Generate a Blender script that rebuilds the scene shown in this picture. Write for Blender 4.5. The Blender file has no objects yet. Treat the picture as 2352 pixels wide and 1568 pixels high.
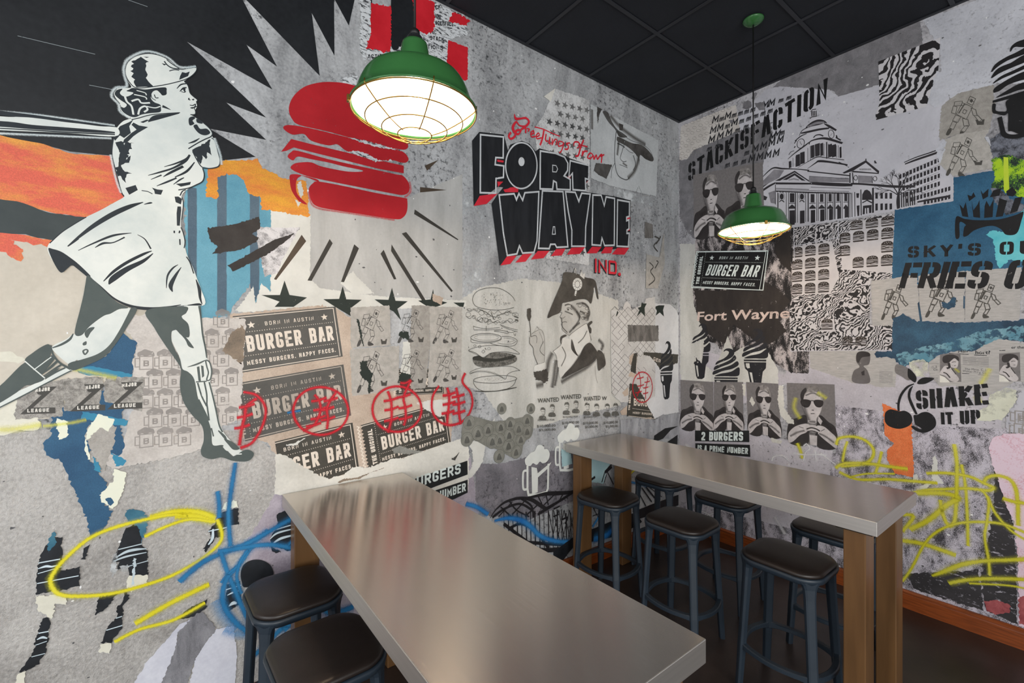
import bpy, bmesh, math, random
from mathutils import Vector, Matrix
from mathutils.geometry import tessellate_polygon

C = bpy.context.scene.collection
SC = bpy.context.scene

# ------------------------------------------------------------------ camera
cam = bpy.data.cameras.new('camera')
cam.sensor_fit = 'HORIZONTAL'
cam.sensor_width = 36.0
cam.lens = 36.0 * 1050.0 / 2352.0
cam.clip_start = 0.02
camo = bpy.data.objects.new('camera', cam)
C.objects.link(camo)
camo.location = (-3.7826, -2.4217, 1.70)
camo.rotation_euler = (math.radians(90), 0, -math.atan2(0.6063, 0.7952))
SC.camera = camo

# ------------------------------------------------------------------ daylight and exposure
world = bpy.data.worlds.new('daylight')
SC.world = world
world.use_nodes = True
wn = world.node_tree.nodes
wn['Background'].inputs[0].default_value = (0.93, 0.965, 1.0, 1)
wn['Background'].inputs[1].default_value = 0.74


def area(name, loc, target, sx, sy, power, col):
    l = bpy.data.lights.new(name, 'AREA')
    l.shape = 'RECTANGLE'
    l.size, l.size_y = sx, sy
    l.energy = power
    l.color = col
    o = bpy.data.objects.new(name, l)
    C.objects.link(o)
    o.location = loc
    d = Vector(target) - Vector(loc)
    o.rotation_euler = d.to_track_quat('-Z', 'Y').to_euler()
    return o


area('storefront_window_light', (-4.6, -5.6, 2.0), (-3.0, 0.0, 1.6), 3.6, 2.4, 175, (1.0, 0.985, 0.95))
area('side_window_light', (-7.2, -2.2, 1.9), (0.0, -1.2, 1.7), 2.8, 2.2, 80, (0.97, 0.98, 1.0))

SC.view_settings.view_transform = 'Standard'
SC.view_settings.look = 'None'
SC.view_settings.gamma = 1.0
SC.view_settings.exposure = 0.0
SC.view_settings.use_curve_mapping = False
SC.cycles.max_bounces = 8
SC.cycles.transparent_max_bounces = 32


# ------------------------------------------------------------------ helpers
def srgb(c):
    def f(v):
        v /= 255.0
        return v / 12.92 if v <= 0.04045 else ((v + 0.055) / 1.055) ** 2.4
    return (f(c[0]), f(c[1]), f(c[2]), 1)


def new_mat(name):
    m = bpy.data.materials.new(name)
    m.use_nodes = True
    nt = m.node_tree
    return m, nt, nt.nodes, nt.links, nt.nodes['Principled BSDF']


def simple_mat(name, col, rough=0.5, metal=0.0, var=0.12, scale=14.0, bump=0.0, bscale=60.0, stretch=(1, 1, 1), spec=0.5, emit=None):
    m, nt, N, L, b = new_mat(name)
    geo = N.new('ShaderNodeTexCoord')
    mp = N.new('ShaderNodeMapping')
    mp.inputs['Scale'].default_value = stretch
    L.new(geo.outputs['Object'], mp.inputs[0])
    n = N.new('ShaderNodeTexNoise')
    n.inputs['Scale'].default_value = scale
    n.inputs['Detail'].default_value = 6
    L.new(mp.outputs[0], n.inputs['Vector'])
    r = N.new('ShaderNodeMapRange')
    r.inputs['From Min'].default_value = 0.3
    r.inputs['From Max'].default_value = 0.7
    r.inputs['To Min'].default_value = 1 - var
    r.inputs['To Max'].default_value = 1 + var
    L.new(n.outputs['Fac'], r.inputs['Value'])
    mx = N.new('ShaderNodeMix')
    mx.data_type = 'RGBA'
    mx.blend_type = 'MULTIPLY'
    mx.inputs['Factor'].default_value = 1
    mx.inputs['A'].default_value = col if len(col) == 4 else srgb(col)
    L.new(r.outputs[0], mx.inputs['B'])
    L.new(mx.outputs['Result'], b.inputs['Base Color'])
    b.inputs['Roughness'].default_value = rough
    b.inputs['Metallic'].default_value = metal
    b.inputs['Specular IOR Level'].default_value = spec
    if bump:
        n2 = N.new('ShaderNodeTexNoise')
        n2.inputs['Scale'].default_value = bscale
        n2.inputs['Detail'].default_value = 8
        L.new(mp.outputs[0], n2.inputs['Vector'])
        bp = N.new('ShaderNodeBump')
        bp.inputs['Strength'].default_value = bump
        bp.inputs['Distance'].default_value = 0.01
        L.new(n2.outputs['Fac'], bp.inputs['Height'])
        L.new(bp.outputs[0], b.inputs['Normal'])
    if emit:
        b.inputs['Emission Color'].default_value = emit[0]
        b.inputs['Emission Strength'].default_value = emit[1]
    return m


def link(name, me, mat=None, parent=None, label=None, cat=None, group=None, kind=None, smooth=False):
    o = bpy.data.objects.new(name, me)
    C.objects.link(o)
    if mat is not None:
        me.materials.append(mat)
    if parent is not None:
        o.parent = parent
    if label: o['label'] = label
    if cat: o['category'] = cat
    if group: o['group'] = group
    if kind: o['kind'] = kind
    if smooth:
        for p in me.polygons: p.use_smooth = True
    return o


def empty(name, loc, rz=0.0, label=None, cat=None, group=None):
    o = bpy.data.objects.new(name, None)
    C.objects.link(o)
    o.location = loc
    o.rotation_euler = (0, 0, rz)
    o.empty_display_size = 0.1
    if label: o['label'] = label
    if cat: o['category'] = cat
    if group: o['group'] = group
    return o


def mesh(name, verts, faces):
    me = bpy.data.meshes.new(name)
    me.from_pydata([tuple(v) for v in verts], [], faces)
    me.update()
    return me


def bm_mesh(name, bm, bevel=0.0, seg=2):
    if bevel:
        bmesh.ops.bevel(bm, geom=list(bm.edges), offset=bevel, segments=seg, affect='EDGES', profile=0.5)
    bmesh.ops.recalc_face_normals(bm, faces=bm.faces)
    me = bpy.data.meshes.new(name)
    bm.to_mesh(me)
    bm.free()
    return me


def box_mesh(name, x0, x1, y0, y1, z0, z1, bevel=0.0, seg=2):
    bm = bmesh.new()
    vs = [bm.verts.new(p) for p in ((x0, y0, z0), (x1, y0, z0), (x1, y1, z0), (x0, y1, z0), (x0, y0, z1), (x1, y0, z1), (x1, y1, z1), (x0, y1, z1))]
    for f in ((0, 3, 2, 1), (4, 5, 6, 7), (0, 1, 5, 4), (1, 2, 6, 5), (2, 3, 7, 6), (3, 0, 4, 7)):
        bm.faces.new([vs[i] for i in f])
    return bm_mesh(name, bm, bevel, seg)


def loft_mesh(name, rings, cap=True):
    """rings: list of equal-length closed loops of points."""
    n = len(rings[0])
    verts = [p for r in rings for p in r]
    faces = []
    for i in range(len(rings) - 1):
        for k in range(n):
            a, b = i * n + k, i * n + (k + 1) % n
            faces.append((a, b, b + n, a + n))
    if cap:
        faces.append(tuple(range(n - 1, -1, -1)))
        faces.append(tuple(range((len(rings) - 1) * n, len(rings) * n)))
    me = mesh(name, verts, faces)
    bm = bmesh.new()
    bm.from_mesh(me)
    bmesh.ops.recalc_face_normals(bm, faces=bm.faces)
    bm.to_mesh(me)
    bm.free()
    return me


def lathe_mesh(name, prof, seg=64):
    bm = bmesh.new()
    rings = []
    for r, z in prof:
        if r < 1e-6:
            rings.append([bm.verts.new((0, 0, z))])
        else:
            rings.append([bm.verts.new((r * math.cos(2 * math.pi * k / seg), r * math.sin(2 * math.pi * k / seg), z)) for k in range(seg)])
    for a, b in zip(rings, rings[1:]):
        for k in range(seg):
            k2 = (k + 1) % seg
            if len(a) == 1 and len(b) == 1: continue
            if len(a) == 1: bm.faces.new((a[0], b[k], b[k2]))
            elif len(b) == 1: bm.faces.new((a[k], b[0], a[k2]))
            else: bm.faces.new((a[k], b[k], b[k2], a[k2]))
    return bm_mesh(name, bm)


def tube_mesh(name, pts, r, seg=8, closed=False):
    pts = [Vector(p) for p in pts]
    n = len(pts)
    rings = []
    for i, p in enumerate(pts):
        if closed: t = pts[(i + 1) % n] - pts[i - 1]
        else: t = pts[min(i + 1, n - 1)] - pts[max(i - 1, 0)]
        t.normalize()
        a = t.cross(Vector((0, 0, 1)))
        if a.length < 1e-4: a = t.cross(Vector((0, 1, 0)))
        a.normalize()
        b = t.cross(a)
        rings.append([p + r * (math.cos(2 * math.pi * k / seg) * a + math.sin(2 * math.pi * k / seg) * b) for k in range(seg)])
    if closed: rings.append(rings[0])
    return loft_mesh(name, rings, cap=not closed)


def rr_loop(hx, hy, r, seg=7, bow=0.0):
    """rounded rectangle, counter-clockwise, sides bowed outward."""
    pts = []
    for cx, cy, a0 in ((hx - r, hy - r, 0), (-hx + r, hy - r, 90), (-hx + r, -hy + r, 180), (hx - r, -hy + r, 270)):
        for k in range(seg + 1):
            a = math.radians(a0 + 90 * k / seg)
            x, y = cx + r * math.cos(a), cy + r * math.sin(a)
            bx = bow * math.cos(min(1, abs(y) / hy) * math.pi / 2) * (1 if x > 0 else -1) * (abs(x) / hx)
            by = bow * math.cos(min(1, abs(x) / hx) * math.pi / 2) * (1 if y > 0 else -1) * (abs(y) / hy)
            pts.append((x + bx, y + by))
    return pts


# ------------------------------------------------------------------ room shell
ZC = 3.717
X_END, Y_END = -8.0, -7.0

m_ceiling = simple_mat('black_ceiling_tile', (24, 28, 36), 0.85, var=0.18, scale=3.0, bump=0.25, bscale=180)
m_grid = simple_mat('black_ceiling_grid', (36, 38, 44), 0.45, var=0.08)
m_floor = simple_mat('dark_stained_concrete', (52, 42, 38), 0.34, var=0.45, scale=2.2, bump=0.05, bscale=30)
m_wood = simple_mat('stained_baseboard_wood', (134, 66, 26), 0.38, var=0.30, scale=9.0, stretch=(1, 1, 12), bump=0.05)

floor = link('floor', box_mesh('floor', X_END, 0.1, Y_END, 0.1, -0.08, 0.0), m_floor, kind='structure',
             label='dark brown stained concrete floor')
ceil = link('ceiling', box_mesh('ceiling', X_END, 0.1, Y_END, 0.1, ZC + 0.022, ZC + 0.10), m_ceiling, kind='structure',
            label='black suspended ceiling of square tiles in a metal grid')
TILE = 0.615
tile_me = {}
for i in range(8):
    for j in range(7):
        xa, xb = -i * TILE + 0.02, -(i + 1) * TILE + 0.02
        ya, yb = -j * TILE, -(j + 1) * TILE
        xa, ya = min(xa, -0.004), min(ya, -0.004)
        w, d = xa - xb - 0.018, ya - yb - 0.018
        key = (round(w, 4), round(d, 4))
        if key not in tile_me:
            me = box_mesh('ceiling_tile', -w / 2, w / 2, -d / 2, d / 2, 0, 0.016, 0.003, 1)
            me.materials.append(m_ceiling)
            tile_me[key] = me
        o = link('ceiling_tile', tile_me[key], None, ceil)
        o.location = ((xa + xb) / 2, (ya + yb) / 2, ZC + 0.005)
for i in range(1, 9):
    x = -i * TILE + 0.02
    link('ceiling_grid_bar', box_mesh('ceiling_grid_bar', x - 0.012, x + 0.012, -7 * TILE, -0.004, ZC - 0.002, ZC + 0.004, 0.001, 1), m_grid, ceil)
for j in range(1, 8):
    y = -j * TILE
    link('ceiling_grid_bar', box_mesh('ceiling_grid_bar', -8 * TILE, -0.004, y - 0.012, y + 0.012, ZC - 0.0025, ZC + 0.0035, 0.001, 1), m_grid, ceil)
link('edge_angle', box_mesh('edge_angle', -8 * TILE, 0, -0.022, 0.0, ZC - 0.004, ZC + 0.003, 0.001, 1), m_grid, ceil)
link('edge_angle', box_mesh('edge_angle', -0.022, 0, -7 * TILE, -0.022, ZC - 0.004, ZC + 0.003, 0.001, 1), m_grid, ceil)
# ------------------------------------------------------------------ printed and painted walls
def grunge_mat(name, dark, light, scale=3.0, speck=0.0, speck_col=(40, 40, 42), rough=0.62, bump=0.0, streak=(1, 1, 1), lo=0.32, hi=0.68, fine=0.25, bscale=55.0, mid=None, wear=0.0):
    m, nt, N, L, b = new_mat(name)
    tc = N.new('ShaderNodeTexCoord')
    mp = N.new('ShaderNodeMapping')
    mp.inputs['Scale'].default_value = streak
    L.new(tc.outputs['Object'], mp.inputs[0])
    n1 = N.new('ShaderNodeTexNoise')
    n1.inputs['Scale'].default_value = scale
    n1.inputs['Detail'].default_value = 10
    n1.inputs['Roughness'].default_value = 0.66
    n1.inputs['Distortion'].default_value = 0.4
    L.new(mp.outputs[0], n1.inputs['Vector'])
    n2 = N.new('ShaderNodeTexNoise')
    n2.inputs['Scale'].default_value = scale * 28
    n2.inputs['Detail'].default_value = 6
    L.new(tc.outputs['Object'], n2.inputs['Vector'])
    mm = N.new('ShaderNodeMix')
    mm.inputs['Factor'].default_value = fine
    L.new(n1.outputs['Fac'], mm.inputs['A'])
    L.new(n2.outputs['Fac'], mm.inputs['B'])
    cr = N.new('ShaderNodeValToRGB')
    cr.color_ramp.elements[0].position = lo
    cr.color_ramp.elements[0].color = srgb(dark)
    cr.color_ramp.elements[1].position = hi
    cr.color_ramp.elements[1].color = srgb(light)
    if mid:
        e = cr.color_ramp.elements.new((lo + hi) / 2)
        e.color = srgb(mid)
    L.new(mm.outputs['Result'], cr.inputs[0])
    out = cr.outputs[0]
    if speck:
        n3 = N.new('ShaderNodeTexNoise')
        n3.inputs['Scale'].default_value = 34
        n3.inputs['Detail'].default_value = 5
        n3.inputs['Roughness'].default_value = 0.75
        L.new(tc.outputs['Object'], n3.inputs['Vector'])
        r = N.new('ShaderNodeMapRange')
        r.inputs['From Min'].default_value = 0.60 - 0.1 * speck
        r.inputs['From Max'].default_value = 0.72 - 0.1 * speck
        L.new(n3.outputs['Fac'], r.inputs['Value'])
        n4 = N.new('ShaderNodeTexNoise')
        n4.inputs['Scale'].default_value = 1.7
        L.new(tc.outputs['Object'], n4.inputs['Vector'])
        r4 = N.new('ShaderNodeMapRange')
        r4.inputs['From Min'].default_value = 0.40
        r4.inputs['From Max'].default_value = 0.60
        L.new(n4.outputs['Fac'], r4.inputs['Value'])
        mu = N.new('ShaderNodeMath')
        mu.operation = 'MULTIPLY'
        L.new(r.outputs[0], mu.inputs[0])
        L.new(r4.outputs[0], mu.inputs[1])
        mx = N.new('ShaderNodeMix')
        mx.data_type = 'RGBA'
        L.new(mu.outputs[0], mx.inputs['Factor'])
        L.new(out, mx.inputs['A'])
        mx.inputs['B'].default_value = srgb(speck_col)
        out = mx.outputs['Result']
    L.new(out, b.inputs['Base Color'])
    b.inputs['Roughness'].default_value = rough
    b.inputs['Specular IOR Level'].default_value = 0.3
    if wear:
        wn_ = N.new('ShaderNodeTexNoise')
        wn_.inputs['Scale'].default_value = 6
        wn_.inputs['Detail'].default_value = 9
        wn_.inputs['Roughness'].default_value = 0.7
        L.new(tc.outputs['Object'], wn_.inputs['Vector'])
        wr = N.new('ShaderNodeMapRange')
        wr.inputs['From Min'].default_value = 0.5 * wear + 0.18
        wr.inputs['From Max'].default_value = 0.5 * wear + 0.32
        L.new(wn_.outputs['Fac'], wr.inputs['Value'])
        L.new(wr.outputs[0], b.inputs['Alpha'])
    if bump:
        nb = N.new('ShaderNodeTexNoise')
        nb.inputs['Scale'].default_value = bscale
        nb.inputs['Detail'].default_value = 9
        nb.inputs['Roughness'].default_value = 0.7
        L.new(mp.outputs[0], nb.inputs['Vector'])
        bp = N.new('ShaderNodeBump')
        bp.inputs['Strength'].default_value = bump
        bp.inputs['Distance'].default_value = 0.02
        L.new(nb.outputs['Fac'], bp.inputs['Height'])
        L.new(bp.outputs[0], b.inputs['Normal'])
    return m


def ink_mat(name, col, col2=None, wear=0.0, wscale=30.0, rough=0.6, scale=5.0, soft=False, opacity=1.0, stretch=(1, 1, 1), grain=0.0, ramp=(0.38, 0.64)):
    """printed ink or sprayed paint; wear lets the wall below show; soft fades across the width of a sprayed line."""
    m, nt, N, L, b = new_mat(name)
    tc = N.new('ShaderNodeTexCoord')
    mp = N.new('ShaderNodeMapping')
    mp.inputs['Scale'].default_value = stretch
    L.new(tc.outputs['Object'], mp.inputs[0])
    n = N.new('ShaderNodeTexNoise')
    n.inputs['Scale'].default_value = scale
    n.inputs['Detail'].default_value = 8
    n.inputs['Roughness'].default_value = 0.65
    L.new(mp.outputs[0], n.inputs['Vector'])
    cr = N.new('ShaderNodeValToRGB')
    cr.color_ramp.elements[0].position = ramp[0]
    cr.color_ramp.elements[0].color = srgb(col)
    cr.color_ramp.elements[1].position = ramp[1]
    cr.color_ramp.elements[1].color = srgb(col2 or tuple(min(255, c * 1.14 + 4) for c in col))
    L.new(n.outputs['Fac'], cr.inputs[0])
    out = cr.outputs[0]
    if grain:
        g = N.new('ShaderNodeTexNoise')
        g.inputs['Scale'].default_value = 260
        g.inputs['Detail'].default_value = 3
        L.new(tc.outputs['Object'], g.inputs['Vector'])
        gr = N.new('ShaderNodeMapRange')
        gr.inputs['From Min'].default_value = 0.36
        gr.inputs['From Max'].default_value = 0.64
        gr.inputs['To Min'].default_value = 1 - grain
        gr.inputs['To Max'].default_value = 1 + grain
        L.new(g.outputs['Fac'], gr.inputs['Value'])
        mx = N.new('ShaderNodeMix')
        mx.data_type = 'RGBA'
        mx.blend_type = 'MULTIPLY'
        mx.inputs['Factor'].default_value = 1
        L.new(out, mx.inputs['A'])
        L.new(gr.outputs[0], mx.inputs['B'])
        out = mx.outputs['Result']
    L.new(out, b.inputs['Base Color'])
    b.inputs['Roughness'].default_value = rough
    b.inputs['Specular IOR Level'].default_value = 0.3
    alpha = None
    if wear:
        w = N.new('ShaderNodeTexNoise')
        w.inputs['Scale'].default_value = wscale
        w.inputs['Detail'].default_value = 9
        w.inputs['Roughness'].default_value = 0.72
        L.new(mp.outputs[0], w.inputs['Vector'])
        r = N.new('ShaderNodeMapRange')
        r.inputs['From Min'].default_value = 0.30 + 0.25 * wear
        r.inputs['From Max'].default_value = 0.36 + 0.25 * wear
        L.new(w.outputs['Fac'], r.inputs['Value'])
        alpha = r.outputs[0]
    if soft:
        uv = N.new('ShaderNodeUVMap')
        sp = N.new('ShaderNodeSeparateXYZ')
        L.new(uv.outputs[0], sp.inputs[0])
        s1 = N.new('ShaderNodeMath'); s1.operation = 'SUBTRACT'; s1.inputs[1].default_value = 0.5
        L.new(sp.outputs['Y'], s1.inputs[0])
        s2 = N.new('ShaderNodeMath'); s2.operation = 'ABSOLUTE'
        L.new(s1.outputs[0], s2.inputs[0])
        g2 = N.new('ShaderNodeTexNoise')
        g2.inputs['Scale'].default_value = 190
        g2.inputs['Detail'].default_value = 4
        L.new(tc.outputs['Object'], g2.inputs['Vector'])
        s3 = N.new('ShaderNodeMath'); s3.operation = 'MULTIPLY_ADD'; s3.inputs[1].default_value = 0.36
        L.new(g2.outputs['Fac'], s3.inputs[0])
        L.new(s2.outputs[0], s3.inputs[2])
        r2 = N.new('ShaderNodeMapRange')
        r2.interpolation_type = 'SMOOTHSTEP'
        r2.inputs['From Min'].default_value = 0.64 if soft != 2 else 0.66
        r2.inputs['From Max'].default_value = 0.27 if soft != 2 else 0.10
        L.new(s3.outputs[0], r2.inputs['Value'])
        if alpha is None: alpha = r2.outputs[0]
        else:
            mu = N.new('ShaderNodeMath'); mu.operation = 'MULTIPLY'
            L.new(alpha, mu.inputs[0]); L.new(r2.outputs[0], mu.inputs[1])
            alpha = mu.outputs[0]
    if opacity < 1:
        mu = N.new('ShaderNodeMath'); mu.operation = 'MULTIPLY'; mu.inputs[1].default_value = opacity
        if alpha is None: mu.inputs[0].default_value = 1.0
        else: L.new(alpha, mu.inputs[0])
        alpha = mu.outputs[0]
    if alpha is not None: L.new(alpha, b.inputs['Alpha'])
    return m


def swirl_mat(name, ink, paper, scale=6.0, dist=0.26, bands=20):
    """black and white warped print."""
    m, nt, N, L, b = new_mat(name)
    tc = N.new('ShaderNodeTexCoord')
    n = N.new('ShaderNodeTexNoise')
    n.inputs['Scale'].default_value = scale
    n.inputs['Detail'].default_value = 3
    L.new(tc.outputs['Object'], n.inputs['Vector'])
    mixv = N.new('ShaderNodeVectorMath')
    mixv.operation = 'MULTIPLY_ADD'
    mixv.inputs[1].default_value = (dist, dist, dist)
    L.new(n.outputs['Color'], mixv.inputs[0])
    L.new(tc.outputs['Object'], mixv.inputs[2])
    w = N.new('ShaderNodeTexWave')
    w.bands_direction = 'DIAGONAL'
    w.inputs['Scale'].default_value = bands
    w.inputs['Distortion'].default_value = 5.0
    w.inputs['Detail'].default_value = 3
    w.inputs['Detail Scale'].default_value = 2.2
    L.new(mixv.outputs[0], w.inputs['Vector'])
    cr = N.new('ShaderNodeValToRGB')
    cr.color_ramp.elements[0].position = 0.44
    cr.color_ramp.elements[0].color = srgb(ink)
    cr.color_ramp.elements[1].position = 0.52
    cr.color_ramp.elements[1].color = srgb(paper)
    L.new(w.outputs['Fac'], cr.inputs[0])
    L.new(cr.outputs[0], b.inputs['Base Color'])
    b.inputs['Roughness'].default_value = 0.6
    b.inputs['Specular IOR Level'].default_value = 0.3
    return m


def catmull(pts, closed, sub):
    n = len(pts)
    out = []
    m = n if closed else n - 1
    dim = len(pts[0])
    for i in range(m):
        p1, p2 = pts[i], pts[(i + 1) % n]
        p0 = pts[i - 1] if (closed or i > 0) else p1
        p3 = pts[(i + 2) % n] if (closed or i + 2 < n) else p2
        for k in range(sub):
            t = k / sub
            out.append(tuple(0.5 * (2 * p1[d] + (p2[d] - p0[d]) * t + (2 * p0[d] - 5 * p1[d] + 4 * p2[d] - p3[d]) * t * t + (3 * p1[d] - p0[d] - 3 * p2[d] + p3[d]) * t ** 3) for d in range(dim)))
    if not closed: out.append(tuple(pts[-1]))
    return out


def torn(pts, amp, step, rnd):
    out = []
    n = len(pts)
    for i in range(n):
        a, b = pts[i], pts[(i + 1) % n]
        d = math.hypot(b[0] - a[0], b[1] - a[1])
        k = max(1, min(120, int(d / step)))
        for j in range(k):
            t = j / k
            out.append((a[0] + (b[0] - a[0]) * t + rnd.gauss(0, amp), a[1] + (b[1] - a[1]) * t + rnd.gauss(0, amp)))
    return out


def pairs(a, k=2):
    """outlines are whole millimetres: the first point, then steps from point to point."""
    if isinstance(a[0], (tuple, list)): return [tuple(q) for q in a]
    pts, x, y = [], 0, 0
    for i in range(0, len(a), k):
        x, y = x + a[i], y + a[i + 1]
        pts.append((x, y) if k == 2 else (x, y, a[i + 2]))
    return pts


class Flat:
    """collects flat shapes in wall millimetres (u from the room corner, v up)."""

    def __init__(self, seed=1):
        self.v, self.f, self.uv, self.lifts = [], [], [], []
        self.rnd = random.Random(seed)

    def raise_shape(self, strip=0):
        self.lifts.append((len(self.v), len(self.lifts) % 20, strip))

    def tri(self, loops):
        self.raise_shape()
        vs = [[Vector((x, y, 0)) for x, y in lp] for lp in loops]
        flat = [p for lp in loops for p in lp]
        base = len(self.v)
        self.v += flat
        for t in tessellate_polygon(vs):
            self.f.append(tuple(base + i for i in t))
            self.uv.append(((0.5, 0.5),) * 3)

    def strip(self, pts, widths, closed=False):
        n = len(pts)
        if n < 2: return
        self.raise_shape(1)
        base = len(self.v)
        run = 0
        runs = []
        for i in range(n):
            p = pts[i]
            if closed: a, c = pts[i - 1], pts[(i + 1) % n]
            else: a, c = pts[max(i - 1, 0)], pts[min(i + 1, n - 1)]
            d1 = (p[0] - a[0], p[1] - a[1])
            d2 = (c[0] - p[0], c[1] - p[1])
            l1, l2 = math.hypot(*d1), math.hypot(*d2)
            run += l1
            runs.append(run / 1000)
            if l1 < 1e-9: d1, l1 = d2, l2
            if l2 < 1e-9: d2, l2 = d1, l1
            if l1 < 1e-9: d1 = d2 = (1, 0); l1 = l2 = 1
            n1 = (-d1[1] / l1, d1[0] / l1)
            n2 = (-d2[1] / l2, d2[0] / l2)
            mx, my = n1[0] + n2[0], n1[1] + n2[1]
            ml = math.hypot(mx, my)
            if ml < 0.3: mx, my, s = n2[0], n2[1], 1.0
            else:
                mx, my = mx / ml, my / ml
                s = 1 / max(0.45, mx * n2[0] + my * n2[1])
            w = widths[i] / 2 * s
            self.v += [(p[0] + mx * w, p[1] + my * w), (p[0] - mx * w, p[1] - my * w)]
        m = n if closed else n - 1
        for i in range(m):
            j = (i + 1) % n
            a, b2, c, d = base + 2 * i, base + 2 * i + 1, base + 2 * j + 1, base + 2 * j
            self.f.append((a, b2, c, d))
            self.uv.append(((runs[i], 0), (runs[i], 1), (runs[j], 1), (runs[j], 0)))

    def add(self, sh):
        k, a = sh[0], sh[1]
        if k == 'p': self.tri([pairs(a)])
        elif k == 's': self.tri([catmull(pairs(a), True, 5)])
        elif k == 't': self.tri([torn(pairs(a), sh[2], sh[3], self.rnd)])
        elif k == 'h': self.tri([catmull(pairs(q), True, 5) if sh[2] else pairs(q) for q in a])
        elif k == 'l':
            p = catmull(pairs(a), False, 6)
            self.strip(p, [sh[2]] * len(p))
        elif k == 'k':
            p = pairs(a)
            self.strip(p, [sh[2]] * len(p))
        elif k == 'r':
            p = pairs(a)
            self.strip(p, [sh[2]] * len(p), True)
        elif k == 'o':
            p = catmull(pairs(a), True, 6)
            self.strip(p, [sh[2]] * len(p), True)
        elif k == 'b':
            p = catmull(pairs(a, 3), False, 6)
            self.strip([q[:2] for q in p], [max(0.2, q[2]) for q in p])

    def mesh(self, name, wall, off):
        lift = [0.0] * len(self.v)
        for (i, n, s), (j, m, _) in zip(self.lifts, self.lifts[1:] + [(len(self.v), 0, 0)]):
            for k in range(i, j): lift[k] = n * 0.0000008 + ((k - i) % 40) * 0.00000022 * s
        if wall == 'left': co = [(-x / 1000, -off - h, min(y, 3713) / 1000) for (x, y), h in zip(self.v, lift)]
        else: co = [(-off - h, -x / 1000, min(y, 3713) / 1000) for (x, y), h in zip(self.v, lift)]
        me = bpy.data.meshes.new(name)
        fs, uvs = [], []
        for f, u in zip(self.f, self.uv):
            a, b2, c = (self.v[f[0]], self.v[f[1]], self.v[f[2]])
            cr = (b2[0] - a[0]) * (c[1] - a[1]) - (b2[1] - a[1]) * (c[0] - a[0])
            if cr == 0 and len(f) == 4:
                d = self.v[f[3]]
                cr = (c[0] - a[0]) * (d[1] - a[1]) - (c[1] - a[1]) * (d[0] - a[0])
            # seen from the room u runs right to left on the left wall and left to right on the right wall
            flip = (cr > 0) if wall == 'left' else (cr < 0)
            fs.append(tuple(reversed(f)) if flip else f)
            uvs.append(tuple(reversed(u)) if flip else u)
        me.from_pydata(co, [], fs)
        ul = me.uv_layers.new(name='UVMap')
        k = 0
        for u in uvs:
            for q in u:
                ul.data[k].uv = q
                k += 1
        me.update()
        return me


# block lettering built from strokes: centre lines on a unit box, '~' rounds the corners of a line
GL = {
    'A': [((0, 0), (.36, 1), (.64, 1), (1, 0)), ((.13, .27), (.87, .27))],
    'B': [((0, 0), (0, 1)), '~', ((0, 1), (1, 1), (1, .53), (0, .53)), '~', ((0, .53), (1, .53), (1, 0), (0, 0))],
    'C': ['~', ((1, .66), (1, 1), (0, 1), (0, 0), (1, 0), (1, .34))],
    'D': [((0, 0), (0, 1)), '~', ((0, 1), (1, 1), (1, 0), (0, 0))],
    'E': [((1, 1), (0, 1), (0, 0), (1, 0)), ((0, .52), (.85, .52))],
    'F': [((1, 1), (0, 1), (0, 0)), ((0, .5), (.85, .5))],
    'G': ['~', ((1, .70), (1, 1), (0, 1), (0, 0), (1, 0), (1, .44), (.5, .44))],
    'H': [((0, 0), (0, 1)), ((1, 0), (1, 1)), ((0, .5), (1, .5))],
    'I': [((.5, 0), (.5, 1))],
    'J': ['~', ((1, 1), (1, 0), (0, 0), (0, .3))],
    'K': [((0, 0), (0, 1)), ((0, .38), (1, 1)), ((.38, .6), (1, 0))],
    'L': [((0, 1), (0, 0), (1, 0))],
    'M': [((0, 0), (0, 1), (.5, .3), (1, 1), (1, 0))],
    'N': [((0, 0), (0, 1), (1, 0), (1, 1))],
    'O': ['~', ((.5, 1), (0, 1), (0, 0), (1, 0), (1, 1), (.5, 1))],
    'P': [((0, 0), (0, 1)), '~', ((0, 1), (1, 1), (1, .44), (0, .44))],
    'R': [((0, 0), (0, 1)), '~', ((0, 1), (1, 1), (1, .47), (0, .47)), ((.5, .47), (1, 0))],
    'S': ['~', ((1, .72), (1, 1), (0, 1), (0, .52), (1, .52), (1, 0), (0, 0), (0, .28))],
    'T': [((0, 1), (1, 1)), ((.5, 1), (.5, 0))],
    'U': ['~', ((0, 1), (0, 0), (1, 0), (1, 1))],
    'V': [((0, 1), (.5, 0), (1, 1))],
    'W': [((0, 1), (.22, 0), (.5, .75), (.78, 0), (1, 1))],
    'X': [((0, 0), (1, 1)), ((0, 1), (1, 0))],
    'Y': [((0, 1), (.5, .42), (1, 1)), ((.5, .42), (.5, 0))],
    'Z': [((0, 1), (1, 1), (0, 0), (1, 0))],
    '0': ['~', ((.5, 1), (0, 1), (0, 0), (1, 0), (1, 1), (.5, 1))],
    '1': [((.1, .8), (.5, 1), (.5, 0))],
    '2': ['~', ((0, .7), (0, 1), (1, 1), (1, .6), (0, .12)), ((0, 0), (1, 0)), ((0, 0), (0, .14))],
    '5': ['~', ((1, 1), (0, 1), (0, .55), (1, .55), (1, 0), (0, 0), (0, .2))],
    '$': ['~', ((1, .72), (1, .9), (0, .9), (0, .52), (1, .52), (1, .1), (0, .1), (0, .28)), ((.5, 0), (.5, 1))],
    '.': [((.5, 0), (.5, .02))], ',': [((.6, .02), (.4, -.12))], "'": [((.5, 1), (.4, .78))], '?': ['~', ((0, .7), (0, 1), (1, 1), (1, .55), (.5, .45), (.5, .25)), ((.5, 0), (.5, .02))],
}
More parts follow.
